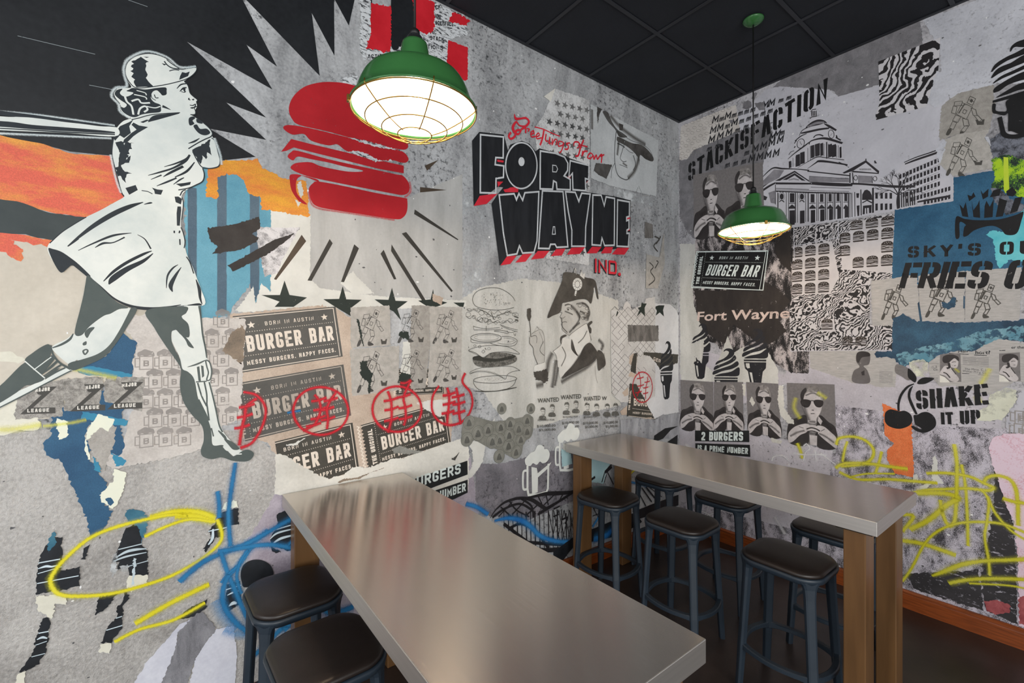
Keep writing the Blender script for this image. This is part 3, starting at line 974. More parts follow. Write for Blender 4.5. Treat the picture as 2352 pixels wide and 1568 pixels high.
# ------------------------------------------------------------------ inks, papers and paints
G = grunge_mat
I_ = ink_mat
m_wall_left = G('stained_concrete_left', (112, 114, 117), (208, 211, 214), 2.6, speck=0.8, speck_col=(58, 60, 63), streak=(1.6, 1.6, 0.7), mid=(172, 174, 177))
m_wall_right = G('stained_concrete_right', (96, 96, 99), (214, 213, 217), 2.4, speck=0.7, speck_col=(52, 52, 55), mid=(184, 183, 188))
INK.update({
    'plaster': G('rough_plaster', (172, 168, 165), (242, 239, 235), 3.0, bump=1.0, bscale=46, fine=0.38, lo=0.33, hi=0.60),
    'plasterlight': G('rough_plaster_light', (150, 145, 140), (206, 202, 196), 7, bump=0.5, bscale=42),
    'lilac': G('lilac_plaster', (142, 132, 146), (206, 198, 208), 4, bump=0.15),
    'beige': G('beige_paint', (188, 181, 167), (226, 219, 206), 2.2, fine=0.15),
    'cream': G('cream_paper', (214, 212, 196), (238, 236, 222), 4),
    'greypaper': G('light_grey_paper', (166, 166, 164), (204, 204, 202), 2.4, streak=(2.4, 2.4, 0.6), fine=0.12),
    'concretepaper': G('grey_scuffed_paper', (110, 110, 105), (166, 166, 160), 9),
    'palewash': G('pale_wash', (190, 196, 199), (222, 226, 229), 3, wear=0.62),
    'wornpaper': G('worn_paper', (178, 178, 172), (226, 225, 220), 2.8, streak=(1.8, 1.8, 0.5), fine=0.2),
    'darkgrit': G('dark_gritty_paint', (84, 84, 90), (156, 152, 160), 5.0, speck=0.9, speck_col=(60, 56, 62)),
    'blackpaint': G('black_wall_paint', (22, 24, 28), (40, 43, 47), 1.6, speck=0.0, rough=0.5, fine=0.35),
    'newsprint': G('newsprint', (70, 72, 76), (216, 220, 224), 46, lo=0.42, hi=0.50, fine=0.0, streak=(0.6, 0.6, 1.5)),
    'redpaint': I_('bright_red_paint', (196, 26, 40), (214, 38, 52), scale=6),
    'coral': I_('coral_paint', (220, 104, 84), (232, 176, 72), scale=3.0, stretch=(0.8, 1, 2.4), grain=0.10, ramp=(0.47, 0.68)),
    'charcoalband': I_('charcoal_paint', (58, 66, 68), (70, 78, 79), scale=4),
    'bluepanel': I_('turquoise_print', (92, 152, 176), (118, 176, 196), scale=2.5, grain=0.06),
    'bluestripe': I_('slate_stripe', (76, 98, 116), (92, 112, 128), scale=3, grain=0.08),
    'whitepaper': I_('white_paper', (208, 208, 202), (228, 228, 222), scale=4),
    'whitepaper2': G('creased_white_paper', (196, 194, 186), (238, 236, 228), 2.4, fine=0.2),
    'whiteposter': G('white_poster', (206, 207, 210), (236, 237, 239), 2.0, fine=0.2),
    'orangepaper': I_('orange_print', (222, 128, 62), (232, 166, 58), scale=5, stretch=(0.8, 1, 3), grain=0.10),
    'spotpaper': G('ink_spotted_paper', (50, 44, 52), (222, 220, 222), 16, lo=0.36, hi=0.54),
    'tape': I_('brown_black_brush', (48, 44, 42), (62, 58, 56), scale=8),
    'burgerred': I_('stencil_red', (176, 26, 36), (192, 34, 44), scale=4, wear=0.03, wscale=60),
    'redspray_soft': I_('red_overspray', (206, 60, 70), soft=2, opacity=0.6),
    'rayblack': I_('ray_black', (56, 54, 50), (66, 64, 60)),
    'raybrown': I_('ray_brown', (70, 58, 48), (86, 74, 62)),
    'stargreen': I_('dark_green_black', (40, 48, 44), (50, 58, 53), wear=0.06, wscale=50),
    'kraft': G('kraft_paper', (170, 150, 134), (216, 200, 184), 5, fine=0.3),
    'kraftdark': G('dark_kraft', (104, 94, 84), (168, 150, 130), 9),
    'ticket': I_('faded_ticket_ink', (86, 85, 82), (100, 98, 94), wear=0.05, wscale=70, scale=4),
    'ticket2': I_('ticket_ink', (66, 64, 59), (80, 77, 70), wear=0.04, wscale=70, scale=4),
    'cream_ink': I_('cream_ink', (226, 214, 200), (236, 226, 214), wear=0.16, wscale=40),
    'cream_ink2': I_('faded_cream_ink', (172, 162, 152), (206, 196, 184), wear=0.22, wscale=32),
    'ink_worn': I_('worn_black_ink', (44, 45, 48), wear=0.28, wscale=60),
    'sheet': G('grey_sketch_paper', (146, 142, 136), (208, 204, 198), 30, fine=0.5),
    'sheet2': G('grey_sketch_paper_dark', (130, 126, 120), (188, 184, 178), 30, fine=0.5),
    'sketch': I_('sketch_line', (72, 70, 68), wear=0.26, wscale=50, opacity=0.8),
    'sketchdark': I_('sketch_dark', (70, 68, 64)),
    'mugpaper': G('faded_mug_paper', (178, 172, 167), (228, 223, 218), 5.5, fine=0.3),
    'mugink': I_('mug_print', (158, 152, 148), wear=0.2, opacity=0.6),
    'mugfoam': I_('mug_foam', (150, 145, 142), wear=0.2, opacity=0.6),
    'grainpaper': G('grainy_print', (92, 90, 86), (190, 186, 180), 60, lo=0.42, hi=0.56, fine=0.6),
    'smoke': I_('smoke_grey_ink', (70, 69, 66), (84, 82, 79), wear=0.05),
    'grainlight': I_('pale_caption', (214, 211, 204), wear=0.1),
    'bluepaper': I_('navy_paper', (44, 84, 118), (54, 98, 132), scale=5, grain=0.10),
    'turq': I_('turquoise_scrap', (52, 132, 168), (66, 148, 180)),
    'turqdark': I_('dark_turquoise', (48, 100, 124), (70, 124, 146), scale=12),
    'creamsplash': I_('cream_splash', (232, 236, 220), (240, 242, 222)),
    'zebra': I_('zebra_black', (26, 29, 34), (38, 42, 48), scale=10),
    'paleink': I_('pale_blue_ink', (190, 206, 214)),
    'palescratch': I_('pale_scratch', (130, 138, 142), wear=0.2),
    'paleblue': G('pale_blue_paper', (196, 198, 212), (228, 230, 240), 3),
    'greyscrap': G('grey_scratched_paper', (92, 92, 98), (160, 160, 166), 9, streak=(2.2, 2.2, 0.7), speck=0.4),
    'greyscrap2': G('blue_grey_paper', (120, 122, 128), (196, 198, 204), 6, streak=(2, 2, 0.7), speck=0.3),
    'bluesoft': I_('blue_haze', (90, 150, 200), soft=2, opacity=0.5),
    'bluespray': I_('blue_spray_paint', (36, 116, 172), (52, 136, 190), soft=1, opacity=0.93),
    'bluewave': I_('bright_blue_spray', (34, 110, 186), (60, 142, 206), soft=1),
    'yellow': I_('yellow_spray_paint', (230, 218, 26), (238, 228, 60), soft=1, opacity=0.96),
    'yellowsoft': I_('yellow_haze', (232, 226, 90), soft=2, opacity=0.5),
    'redspray': I_('red_spray_paint', (196, 32, 46), (212, 48, 62), soft=1, opacity=0.95),
    'bannerblack': I_('banner_black', (30, 32, 33), (40, 42, 43)),
    'bannerink': I_('banner_white', (206, 216, 214), wear=0.10, wscale=60),
    'batterwhite': I_('stencil_white', (206, 215, 213), (233, 237, 232), scale=2.6, ramp=(0.34, 0.58)),
    'batterink': I_('stencil_black', (36, 42, 48), (48, 56, 62)),
    'batterleg': I_('stencil_charcoal', (76, 86, 85), (90, 99, 97), scale=4),
    'halo': I_('airbrushed_halo', (214, 230, 234), soft=2, opacity=0.8),
    'starpaper': G('grey_star_paper', (130, 130, 131), (222, 223, 224), 3.5, lo=0.34, hi=0.56, fine=0.3),
    'starprint': I_('star_grey', (74, 75, 76), (128, 128, 128), scale=6, wear=0.12, wscale=50),
    'photopaper': G('faded_photo_paper', (176, 180, 182), (214, 218, 220), 3),
    'photodark': I_('photo_dark', (62, 60, 58), (96, 94, 92), scale=9, wear=0.05),
    'photoink': I_('photo_line', (84, 86, 88), wear=0.1),
    'letterblack': I_('letter_black', (26, 28, 32), (40, 42, 46), scale=5, stretch=(3, 3, 0.6)),
    'letterred': I_('letter_red', (206, 34, 52), (222, 52, 68)),
    'letterwhite': I_('letter_white', (196, 200, 204), (218, 221, 224), wear=0.10, wscale=70),
    'drawink': I_('pen_ink', (70, 69, 64), wear=0.08, wscale=80),
    'pattyink': I_('stippled_grey', (72, 71, 67), (132, 130, 124), scale=60, wear=0.20, wscale=110),
    'pattydark': I_('stippled_dark', (52, 52, 48), wear=0.30, wscale=90),
    'skinprint': G('engraved_skin', (176, 174, 168), (214, 212, 206), 7, fine=0.3),
    'clothwhite': I_('engraved_white', (216, 214, 208), (232, 231, 226)),
    'engraved': I_('engraved_black', (66, 62, 58), (92, 88, 82), scale=9, wear=0.05, wscale=90),
    'halftone': I_('engraved_shade', (84, 80, 76), soft=2, opacity=0.75),
    'wantedink': I_('faded_type', (78, 77, 72), wear=0.20, wscale=70),
    'wantedshade': I_('faded_mugshot', (92, 91, 86), wear=0.28, wscale=60, opacity=0.8),
    'coin': G('coin_ground', (112, 112, 105), (146, 146, 138), 9),
    'coindisc': I_('coin_grey', (128, 128, 121), (146, 146, 138), scale=20),
    'coindark': I_('coin_dark', (88, 88, 84), wear=0.1),
    'coinlight': I_('coin_line', (98, 98, 92), wear=0.1),
    'mugwhite': I_('stencil_mug_white', (222, 226, 222), (236, 239, 235)),
    'mintpaint': I_('mint_paint', (172, 206, 212), (190, 220, 222), scale=4),
    'bridge': I_('bridge_black', (32, 30, 33), (44, 42, 45), wear=0.03, wscale=60),
    'chainpaper': G('white_worn_poster', (186, 184, 182), (228, 227, 225), 4),
    'chainink': I_('chain_grey', (104, 102, 102), wear=0.26, wscale=40),
    'smokephoto': G('smudged_photo', (48, 46, 44), (156, 152, 148), 10, streak=(2, 2, 0.6)),
    'coneblack': I_('cone_black', (38, 40, 44), (46, 48, 52)),
    'yellowmist': I_('yellow_mist', (232, 222, 60), soft=2, opacity=0.35),
    'bluemist': I_('blue_mist', (60, 136, 190), soft=2, opacity=0.5),
    'redmist': I_('red_mist', (206, 60, 70), soft=2, opacity=0.4),
    'whitemist': I_('white_mist', (222, 220, 226), soft=2, opacity=0.35),
    'flecklight': I_('pale_chip', (224, 225, 225), wear=0.1),
    'fleckdark': I_('dark_chip', (84, 84, 86), wear=0.1),
    'photohair': I_('grainy_photo_hair', (104, 100, 98), (168, 163, 160), scale=26, wear=0.06, wscale=90),
    'photohaze': I_('photo_shading', (60, 56, 56), soft=2, opacity=0.6),
    'skypaper': G('pale_sky_paper', (178, 178, 186), (214, 214, 222), 2.2, fine=0.12, speck=0.25),
    'rusticgrey': G('coarse_grey_print', (84, 84, 88), (150, 148, 152), 14, fine=0.5),
    'speckpaper': G('flecked_pale_paper', (176, 178, 186), (216, 218, 226), 3, speck=0.5, speck_col=(50, 50, 56)),
    'lilacwall': G('lilac_grey_wall', (164, 160, 168), (214, 210, 218), 3.5, speck=0.3),
    'gritwall': G('black_gritty_wall', (62, 60, 64), (204, 199, 210), 9, lo=0.42, hi=0.55, fine=0.42, streak=(1.6, 1.6, 1.0)),
    'blackgrunge': G('black_flaking_paint', (36, 34, 35), (196, 188, 188), 10, lo=0.50, hi=0.56, fine=0.35, streak=(1.5, 1.5, 0.6)),
    'blackbrown': I_('flat_black_print', (44, 40, 39), (58, 53, 50), scale=6, wear=0.10, wscale=26, stretch=(1.5, 1.5, .6)),
    'swirl': swirl_mat('warped_print', (40, 38, 40), (206, 202, 204)),
    'swirlwide': swirl_mat('warped_print_wide', (38, 36, 38), (206, 204, 208), 3.2, 0.42, 9),
    'iconpaper': I_('print_paper', (200, 196, 198), (214, 210, 212)),
    'iconink': I_('print_ink', (52, 46, 44), (66, 58, 52), wear=0.04),
    'stencilblack': I_('stencil_true_black', (20, 20, 22), (30, 30, 32), wear=0.02),
    'stencilscript': I_('stencil_script_black', (36, 36, 40), wear=0.08),
    'houseblack': I_('engraving_black', (42, 40, 44), (56, 53, 57)),
    'housegrey': I_('engraving_grey', (128, 126, 132), (150, 148, 154), scale=14, wear=0.1),
    'houselight': I_('engraving_light', (196, 195, 202), (210, 209, 216)),
    'twig': I_('twig_black', (44, 42, 46), wear=0.05),
    'navy': I_('navy_blue_poster', (38, 84, 116), (58, 108, 140), scale=4, grain=0.14),
    'navydark': I_('dark_navy_paint', (40, 62, 84), (60, 98, 124), scale=5, grain=0.2, wear=0.0),
    'navymist': I_('teal_mist', (90, 140, 160), (130, 172, 186), scale=8, wear=0.62, wscale=12),
    'aqua': I_('aqua_paint', (84, 190, 204), (120, 208, 216), scale=9),
    'limepaint': G('lime_and_black_paint', (34, 42, 44), (176, 214, 40), 13, lo=0.46, hi=0.53, fine=0.35, mid=(70, 140, 50)),
    'limeyellow': I_('lime_yellow', (190, 216, 40), (206, 224, 70)),
    'darkpaint': G('dark_type_print', (32, 32, 38), (130, 134, 146), 30, lo=0.44, hi=0.54, fine=0.5),
    'orangescrap': I_('orange_scrap', (220, 112, 62), (230, 130, 78), scale=30, grain=0.15),
    'pinkpaper': G('pink_worn_paper', (200, 110, 130), (230, 208, 222), 5, lo=0.28, hi=0.48, fine=0.45),
    'newspaper': G('newspaper_scrap', (150, 148, 146), (206, 203, 200), 40, fine=0.5, streak=(0.5, 0.5, 3)),
    'creampatch': G('cream_patch', (206, 208, 190), (230, 232, 214), 5, wear=0.4),
    'photogrey': G('grainy_photo_ground', (96, 92, 92), (142, 138, 138), 60, fine=0.6),
    'photoblack': I_('grainy_photo_black', (48, 44, 44), (64, 60, 60), wear=0.05, wscale=90),
    'photomid': I_('grainy_photo_grey', (96, 92, 92), (116, 112, 112), wear=0.10, wscale=90),
    'photoskin': I_('grainy_photo_light', (188, 182, 182), (210, 204, 204), scale=20, wear=0.06, wscale=90),
    'yellowdull': I_('dull_yellow_spray', (212, 206, 40), (222, 216, 80), soft=1, opacity=0.9),
    'whitespray': I_('white_spray', (222, 220, 226), soft=1, opacity=0.75),
    'mugblue': I_('pale_mug_print', (176, 184, 190)),
    'worndark': I_('worn_dark_streak', (52, 50, 52), wear=0.35, wscale=20, stretch=(1, 1, 2.6)),
    'darkhaze': I_('dark_haze', (48, 46, 50), soft=2, opacity=0.8),
    'redscrap': G('red_scrap', (120, 40, 48), (196, 110, 112), 20),
    'slogantext': I_('fort_pale_type', (196, 178, 170), wear=0.22, wscale=30),
})
WALLS['left'] = link('wall_left', box_mesh('wall_left', X_END, 0.1, 0, 0.1, 0, ZC + 0.022), m_wall_left, kind='structure', label='mural wall with the painted batter, red burger and block letters')
WALLS['right'] = link('wall_right', box_mesh('wall_right', 0, 0.1, Y_END, 0, 0, ZC + 0.022), m_wall_right, kind='structure', label='mural wall with the courthouse print and stencilled food slogans')

# ------------------------------------------------------------------ the mural (outlines in wall millimetres)
base = mural('left', 'bare_plaster', 'plaster', 1, [('t',[7900,1413,-3716,-43,-56,3,-84,-37,-155,-19,-173,7,-228,-37,-145,-121,0,-84,15,-122,-34,-343,19,-829,4557,611],2.5,14)], label='rough off-white plaster low on the mural wall')
base = mural('left', 'lilac_plaster', 'lilac', 2, [('t',[3358,981,-132,-5,-963,3,-64,-367,306,-548,912,335,71,367,-71,104],2.5,14)])
base = mural('left', 'beige_paint', 'beige', 3, [('t',[7900,2046,-3694,34,-102,22,-243,25,-28,-311,148,-315,147,-89,3772,-26,0,22],2,14)], label='smooth beige patch behind the running legs')
base = mural('left', 'cream_paper', 'cream', 4, [('t',[7900,1532,-3683,-24,-33,54,-39,-189,61,-4,3694,25],3,9),('t',[7900,1665,-3675,0,-38,-31,17,-18,21,13,3675,18],3,9)])
base = mural('left', 'grey_paper', 'greypaper', 5, [('t',[3226,2409,-451,50,-455,270,0,-777,185,3,697,-19],1.0,30)], label='light grey paper sheet under the red burger')
base = mural('left', 'pale_wash', 'palewash', 6, [('t',[2320,2675,-154,-106,-34,-468,-285,-124,74,-207,390,155],3,10)])
base = mural('left', 'worn_paper', 'wornpaper', 7, [('t',[2387,1922,-188,119,-352,84,-408,2,-585,-96,-27,-848,612,-44,482,-67,245,307,221,68],3,10)])
base = mural('left', 'mottled_paint', 'darkgrit', 8, [('t',[2228,935,-71,-12,-116,-19,-158,3,-266,19,-273,-40,-22,-366,488,-42,347,116,67,102],2.5,8)], label='dark mottled grey patch behind the beer mugs')
base = mural('left', 'paint_fleck', 'flecklight', 9, [*flecks(5000,3700,200,5,23)], kind='stuff')
base = mural('left', 'paint_fleck', 'fleckdark', 10, [*flecks(5000,3700,420,4,24)], kind='stuff')
base = mural('left', 'starburst_paint', 'blackpaint', 11, [('p',[7900,3097,-4967,891,48,-487,30,-148,75,109,-2,-294,110,171,-38,-300,353,259,-158,-283,127,54,-107,-170,331,95,-305,-237,160,20,-160,-125,225,-10,-181,-81,141,-52,307,-61,179,-20,98,10,3734,10,0,10])], label='black painted field with a jagged starburst edge')
base = mural('left', 'starburst_paint', 'blackpaint', 12, [('p',[2893,3635,-15,-276,19,4,10,-39,-17,147,12,159]),('s',[2782,3736,-2,-144,5,-147,-8,-113,-38,-2,-29,48,-52,58,-19,120,10,244])], label='black brush strokes over torn newsprint')
base = mural('left', 'scratch', 'palescratch', 13, [('k',[4206,2815,-84,5,-126,8],1.9),('k',[3896,3086,-61,0],2.1),('k',[4013,2701,-76,6],2.0)])
base = mural('left', 'newsprint', 'newsprint', 14, [('t',[2954,3531,-63,37,5,-56,-5,-150,32,-103,0,-71,31,59,-8,163],3,6),('t',[2923,3268,-135,53,-78,-7,-156,49,-144,-26,12,176,-141,88,18,116,111,-18,101,5,117,-24,0,-307,72,10,78,-95,132,-77],3,6),('t',[3050,3064,-82,42,4,-59,69,-6],3,6)], label='torn newsprint scraps')
mural('left', 'newsprint_lettering', 'ink_worn', 15, [('A','SATISFACTION',(2618,3598),(2516,3652),(2618,3623),0.2,0.4),('A','CK',(2506,3657),(2472,3680),(2506,3683),0.2,0.4),('A','ION',(2509,3608),(2469,3618),(2509,3634),0.2,0.4),('A','ACKISFACT',(2506,3568),(2387,3608),(2506,3594),0.2,0.4),('A','TIC',(2544,3499),(2500,3514),(2544,3524),0.2,0.4),('A','STACK',(2541,3466),(2450,3492),(2541,3491),0.2,0.4),('A','ACTIONS',(2607,3391),(2456,3440),(2607,3416),0.2,0.4),('A','ACTION',(2910,3218),(2812,3255),(2910,3241),0.2,0.4)], parent=base)
base = mural('left', 'red_flag_patch', 'redpaint', 16, [('t',[2893,3523,-115,33,2,-241,42,-35,42,7,55,-21,-23,80],3,7),('t',[2654,3677,-143,27,5,-179,54,-37,63,-2],3,7),('t',[2419,3514,-138,9,2,-202,28,-15,120,39],1.5,8),('t',[2387,3699,-133,1,57,-55,59,-9,46,-10],3,7),('t',[2557,3362,-48,8,0,-29,48,-8],1,9)], label='torn bright red flag pieces above the lamp')
base = mural('left', 'coral_paint_band', 'coral', 17, [('t',[7900,2463,0,-14,-3734,-9,-98,-16,-67,7,-64,11,-36,-155,36,-30,45,-41,41,-35,99,4,86,25,3692,11,0,55],1.5,14),('t',[7900,2194,0,-80,-3713,-23,-72,-10,8,-26,51,12,51,3,-34,-33,3,-46,25,7,18,25,3663,-35,0,8,0,60],3,9)], label='coral and orange painted band behind the batter')
base = mural('left', 'charcoal_paint_band', 'charcoalband', 18, [('t',[7900,2276,0,-55,-3692,-11,-86,-25,-99,-4,54,-93,41,-7,69,10,3713,23,0,80],1.2,14)], label='charcoal painted band')
base = mural('left', 'striped_poster', 'bluepanel', 19, [('t',[3715,2473,-85,4,-204,48,-53,-194,2,-326,4,-60,9,-22,8,33,14,12,20,-60,15,-35,5,109,42,-62,36,-51,21,-50,101,-27,46,-2],2.5,8)], label='torn turquoise poster with dark stripes')
mural('left', 'poster_stripe', 'bluestripe', 20, [('t',[3592,2470,-36,8,0,-643,36,-9],0.6,20),('t',[3465,2508,-39,9,0,-592,21,-48,16,79],0.6,20),('t',[3700,2369,-33,-1,0,-414,30,-3],0.6,20)], parent=base)
base = mural('left', 'white_paper', 'whitepaper', 21, [('t',[3377,2325,-177,2,2,-315,-48,-44,-305,-21,-554,6,0,-35,673,-52,258,6,262,-40,35,11,-35,45,-38,73,-9,-86,-24,99,-40,-38],1.6,7),('t',[2989,2071,-14,-22,-53,-44,-45,-45,103,-12,47,30,27,26],2,6)], label='torn white paper under the black rays')
base = mural('left', 'orange_torn_paper', 'orangepaper', 22, [('t',[3578,2508,-146,45,-18,-38,-52,-13,-34,-18,-108,13,-16,-177,101,0,112,2,4,60,23,-4,23,5,21,50,26,27,39,-5,37,-22,0,-97,42,2,-5,124],2.4,7)], label='torn orange paper beside the batter')
base = mural('left', 'spotted_paper', 'spotpaper', 23, [('t',[3437,2234,-188,26,25,-52,52,-112,20,-71,42,-12,16,-10,30,166],1.5,8)])
base = mural('left', 'black_tape', 'tape', 24, [('t',[3630,2202,-95,27,-109,55,-4,-54,34,-32,-26,-13,7,-21,70,-46,103,-29,-21,35,25,19,7,13],1.5,7)], label='wide black brush mark on the turquoise stripes')
base = mural('left', 'black_tape', 'tape', 25, [('t',[3552,2043,-187,139,-91,48,20,-29,94,-86,143,-99,11,16],1.2,8)])
base = mural('left', 'painted_burger', 'burgerred', 26, [('s',[3299,2823,-11,52,-30,51,-46,46,-80,44,-99,28,-87,3,-110,-27,-106,-78,-48,-109,8,-45,69,-13,187,-7,170,1,134,-5,34,19]),('s',[3323,2727,-24,23,-103,12,-163,4,-179,5,-134,0,-43,-31,13,-27,35,-8,44,1,67,-23,74,9,88,0,35,5,38,19,45,-17,80,2,35,24,53,-17]),('p',[3333,2612,-45,73,-92,-1,-163,2,-179,1,-149,4,0,-43,149,-8,179,3,163,2,81,2,33,-25]),('s',[3304,2595,-16,27,-30,13,-142,-6,-170,1,-187,2,-49,1,-36,-35,0,-47,36,-26,68,-4,168,-2,170,-1,103,3,69,18,-11,27,-34,16,-47,11,-39,-8,-57,-1,-84,4,-70,15,0,9,87,-2,83,2,80,-3,62,-2,22,-24]),('s',[3291,2511,-48,8,19,-23,5,-38,-9,-39,-42,-38,34,6,34,43,10,46]),('s',[3243,2519,-71,-4,-11,-12,35,7]),('s',[3208,2457,-20,34,-27,14,-128,3,-179,-2,-154,4,-16,-8,1,-62,25,-42,49,-17,187,-4,129,-2,90,3,31,24])], label='big red stencilled burger')
mural('left', 'burger_overspray', 'redspray_soft', 27, [('l',[3208,2445,-12,-56,-35,-19,-86,0,-129,3,-187,3],18.9),('l',[2669,2609,-5,-56,36,-40],21)], parent=base)
mural('left', 'torn_gap', 'whitepaper', 28, [('t',[3262,2467,-16,24,-15,-51,12,-35,13,22],2,5),('t',[3273,2395,-30,-10,13,-23],2,5)], parent=base)
mural('left', 'torn_gap', 'newsprint', 29, [('t',[3016,2691,-44,17,-62,-2,-56,-19,-95,19,105,-30,64,7],2,5),('t',[3016,2766,-70,8,-92,0,-134,-3,134,-16,92,4],2,5)], parent=base)
base = mural('left', 'painted_ray', 'raybrown', 30, [('p',[3241,2226,-21,-29,134,-203,10,3])])
base = mural('left', 'painted_ray', 'rayblack', 31, [('p',[3108,2223,-15,-20,102,-201,19,1])])
base = mural('left', 'painted_ray', 'rayblack', 32, [('p',[2983,2212,-25,-18,78,-186,15,1])])
base = mural('left', 'painted_ray', 'rayblack', 33, [('p',[2822,2203,-73,-155,14,-3,77,134])])
base = mural('left', 'painted_ray', 'rayblack', 34, [('p',[2777,2238,-217,-311,25,-1,195,275])])
base = mural('left', 'painted_ray', 'rayblack', 35, [('p',[2690,2319,-302,-312,10,-8,319,308])])
base = mural('left', 'painted_ray', 'rayblack', 36, [('p',[2638,2456,-288,-132,4,-6,288,111])])
base = mural('left', 'painted_ray', 'raybrown', 37, [('p',[2576,2721,-89,55,73,-81])])
base = mural('left', 'painted_ray', 'raybrown', 38, [('p',[2605,2591,-174,18,174,-49])])
base = mural('left', 'painted_star', 'stargreen', 39, [('p',[3318,1994,-22,-68,-80,-8,62,-49,83,-4,-21,26,77,27,-79,5])])
base = mural('left', 'painted_star', 'stargreen', 40, [('p',[3043,1987,-19,-67,-81,2,57,-46,1,-43,71,40,67,41,-78,6])])
base = mural('left', 'painted_star', 'stargreen', 41, [('p',[2775,1998,-21,-71,-73,1,62,-46,-23,-65,45,49,47,23,62,39,-79,2])])
base = mural('left', 'painted_star', 'stargreen', 42, [('p',[2617,1935,-80,12,-16,62,-8,-60,-87,-15,51,-21,60,-19,35,17])])
base = mural('left', 'painted_star', 'stargreen', 43, [('p',[2385,1936,-79,4,9,-28,26,2])])
base = mural('left', 'brown_scrap', 'kraft', 44, [('t',[2525,1982,-72,-22,12,-44,60,24],1.5,6)])
base = mural('left', 'kraft_poster', 'kraft', 45, [('t',[3545,1823,-157,25,-236,34,-75,-8,-78,-55,-10,-304,-262,-12,-286,-78,-49,-200,12,-157,191,1,111,-25,216,-20,58,15,119,-38,96,73,83,67,87,26,23,51,53,32,55,7,11,365],2.0,8)], label='torn kraft paper poster printed with ticket stubs')
ticket('left', 46, Frame((3595,1806),(-516,74),(-37,-258)), 2.0, ('ticket', 'cream_ink'), 'topmost grey ticket print, its left side hidden', 0.12)
ticket('left', 48, Frame((3577,1501),(-538,80),(-40,-269)), 2.0, ('ticket', 'cream_ink2'), 'grey ticket print with two red baseballs sprayed on it', 0.1)
ticket('left', 50, Frame((3518,1200),(-526,74),(-37,-263)), 2.0, ('ticket2', 'cream_ink'), 'lowest grey ticket print, torn away on its left', 0.3)
ticket('left', 52, Frame((2750,1549),(-304,-8),(4,-152)), 2.0, ('ticket2', 'cream_ink'), 'ticket print covered by the sketched player sheets', 0)
ticket('left', 54, Frame((2952,1255),(-509,83),(-41,-252)), 2.02, ('ticket2', 'cream_ink'), 'dark ticket print at the right of the kraft poster', 0)
base = mural('left', 'torn_hole', 'concretepaper', 56, [('t',[2774,1107,-47,6,-70,-28,-62,-21,10,-11,103,12,60,18],2,5)])
base = mural('left', 'white_torn_paper', 'whitepaper2', 57, [('t',[3358,1164,-16,0,-36,-18,-40,-39,-30,-21,-28,-23,-42,-32,-57,-32,-30,9,-37,-2,-53,35,-36,-4,-37,-16,-72,14,-68,14,-83,-3,-59,10,-129,21,-176,29,-54,-62,0,-188,6,-77,224,-22,210,107,401,42,243,64],2.4,7)], label='torn white paper along the foot of the ticket poster')
base = mural('left', 'torn_edge', 'kraftdark', 58, [('t',[3068,976,-30,10,-69,-5,-63,12,-87,16,0,-4,74,-10,64,-24,74,4,34,-7],1.2,4)])
base = mural('left', 'white_drip', 'whitepaper', 59, [('t',[3310,1203,-32,-1,-58,24,44,-33,49,3],2,5)])
base = mural('left', 'white_drip', 'whitepaper', 60, [('t',[2631,1350,-121,6,-89,-3,-47,38,-19,-34,48,-41,43,-59,36,-6,55,33,54,36],2,6)])
base = mural('left', 'white_drip', 'whitepaper', 61, [('t',[2708,1699,-41,3,-5,-99,-2,-91,23,1,41,20,-9,65],2,6),('t',[2967,1892,-20,3,-8,-39,6,-34,19,-3,7,30],2,5)])
base = mural('left', 'sketch_sheet', 'sheet', 62, [('t',[3002,1878,-214,22,-5,-222,219,-12],1.6,7)], label='grey sketch sheet of a running player, top row first')
mural('left', 'player_sketch', 'sketch', 63, [*robot(Frame((2973,1877),(-157,7),(0,-203)))], parent=base)
mural('left', 'fry_cup', 'sketchdark', 64, [*fry_cup(Frame((2840,1713),(-37,2),(0,-29)))], parent=base)
base = mural('left', 'sketch_sheet', 'sheet2', 65, [('t',[2657,1905,-114,5,0,-236,124,-1],1.6,7)], label='grey sketch sheet of a running player, top row middle, half torn')
mural('left', 'player_sketch', 'sketch', 66, [*robot(Frame((2746,1887),(-168,5),(0,-194)))], parent=base)
mural('left', 'fry_cup', 'sketchdark', 67, [*fry_cup(Frame((2618,1726),(-37,0),(0,-30)))], parent=base)
base = mural('left', 'sketch_sheet', 'sheet', 68, [('t',[2543,1906,-220,3,4,-227,216,-5],1.6,7)], label='grey sketch sheet of a running player, top row last')
mural('left', 'player_sketch', 'sketch', 69, [*robot(Frame((2529,1894),(-185,5),(0,-206)))], parent=base)
mural('left', 'fry_cup', 'sketchdark', 70, [*fry_cup(Frame((2400,1725),(-41,1),(0,-31)))], parent=base)
base = mural('left', 'sketch_sheet', 'sheet', 71, [('t',[3006,1660,-272,15,0,-248,261,-14],1.6,7)], label='grey sketch sheet of a running player, bottom row first, blotted')
mural('left', 'player_sketch', 'sketch', 72, [*robot(Frame((2973,1660),(-157,-5),(0,-229)))], parent=base)
mural('left', 'fry_cup', 'sketchdark', 73, [*fry_cup(Frame((2840,1487),(-39,-2),(0,-29)))], parent=base)
base = mural('left', 'sketch_sheet', 'sheet2', 74, [('t',[2664,1673,-121,1,28,-245,93,-2],1.6,7)], label='grey sketch sheet of a running player, bottom row middle, half torn')
mural('left', 'player_sketch', 'sketch', 75, [*robot(Frame((2746,1660),(-171,-1),(0,-191)))], parent=base)
mural('left', 'fry_cup', 'sketchdark', 76, [*fry_cup(Frame((2620,1486),(-35,2),(0,-27)))], parent=base)
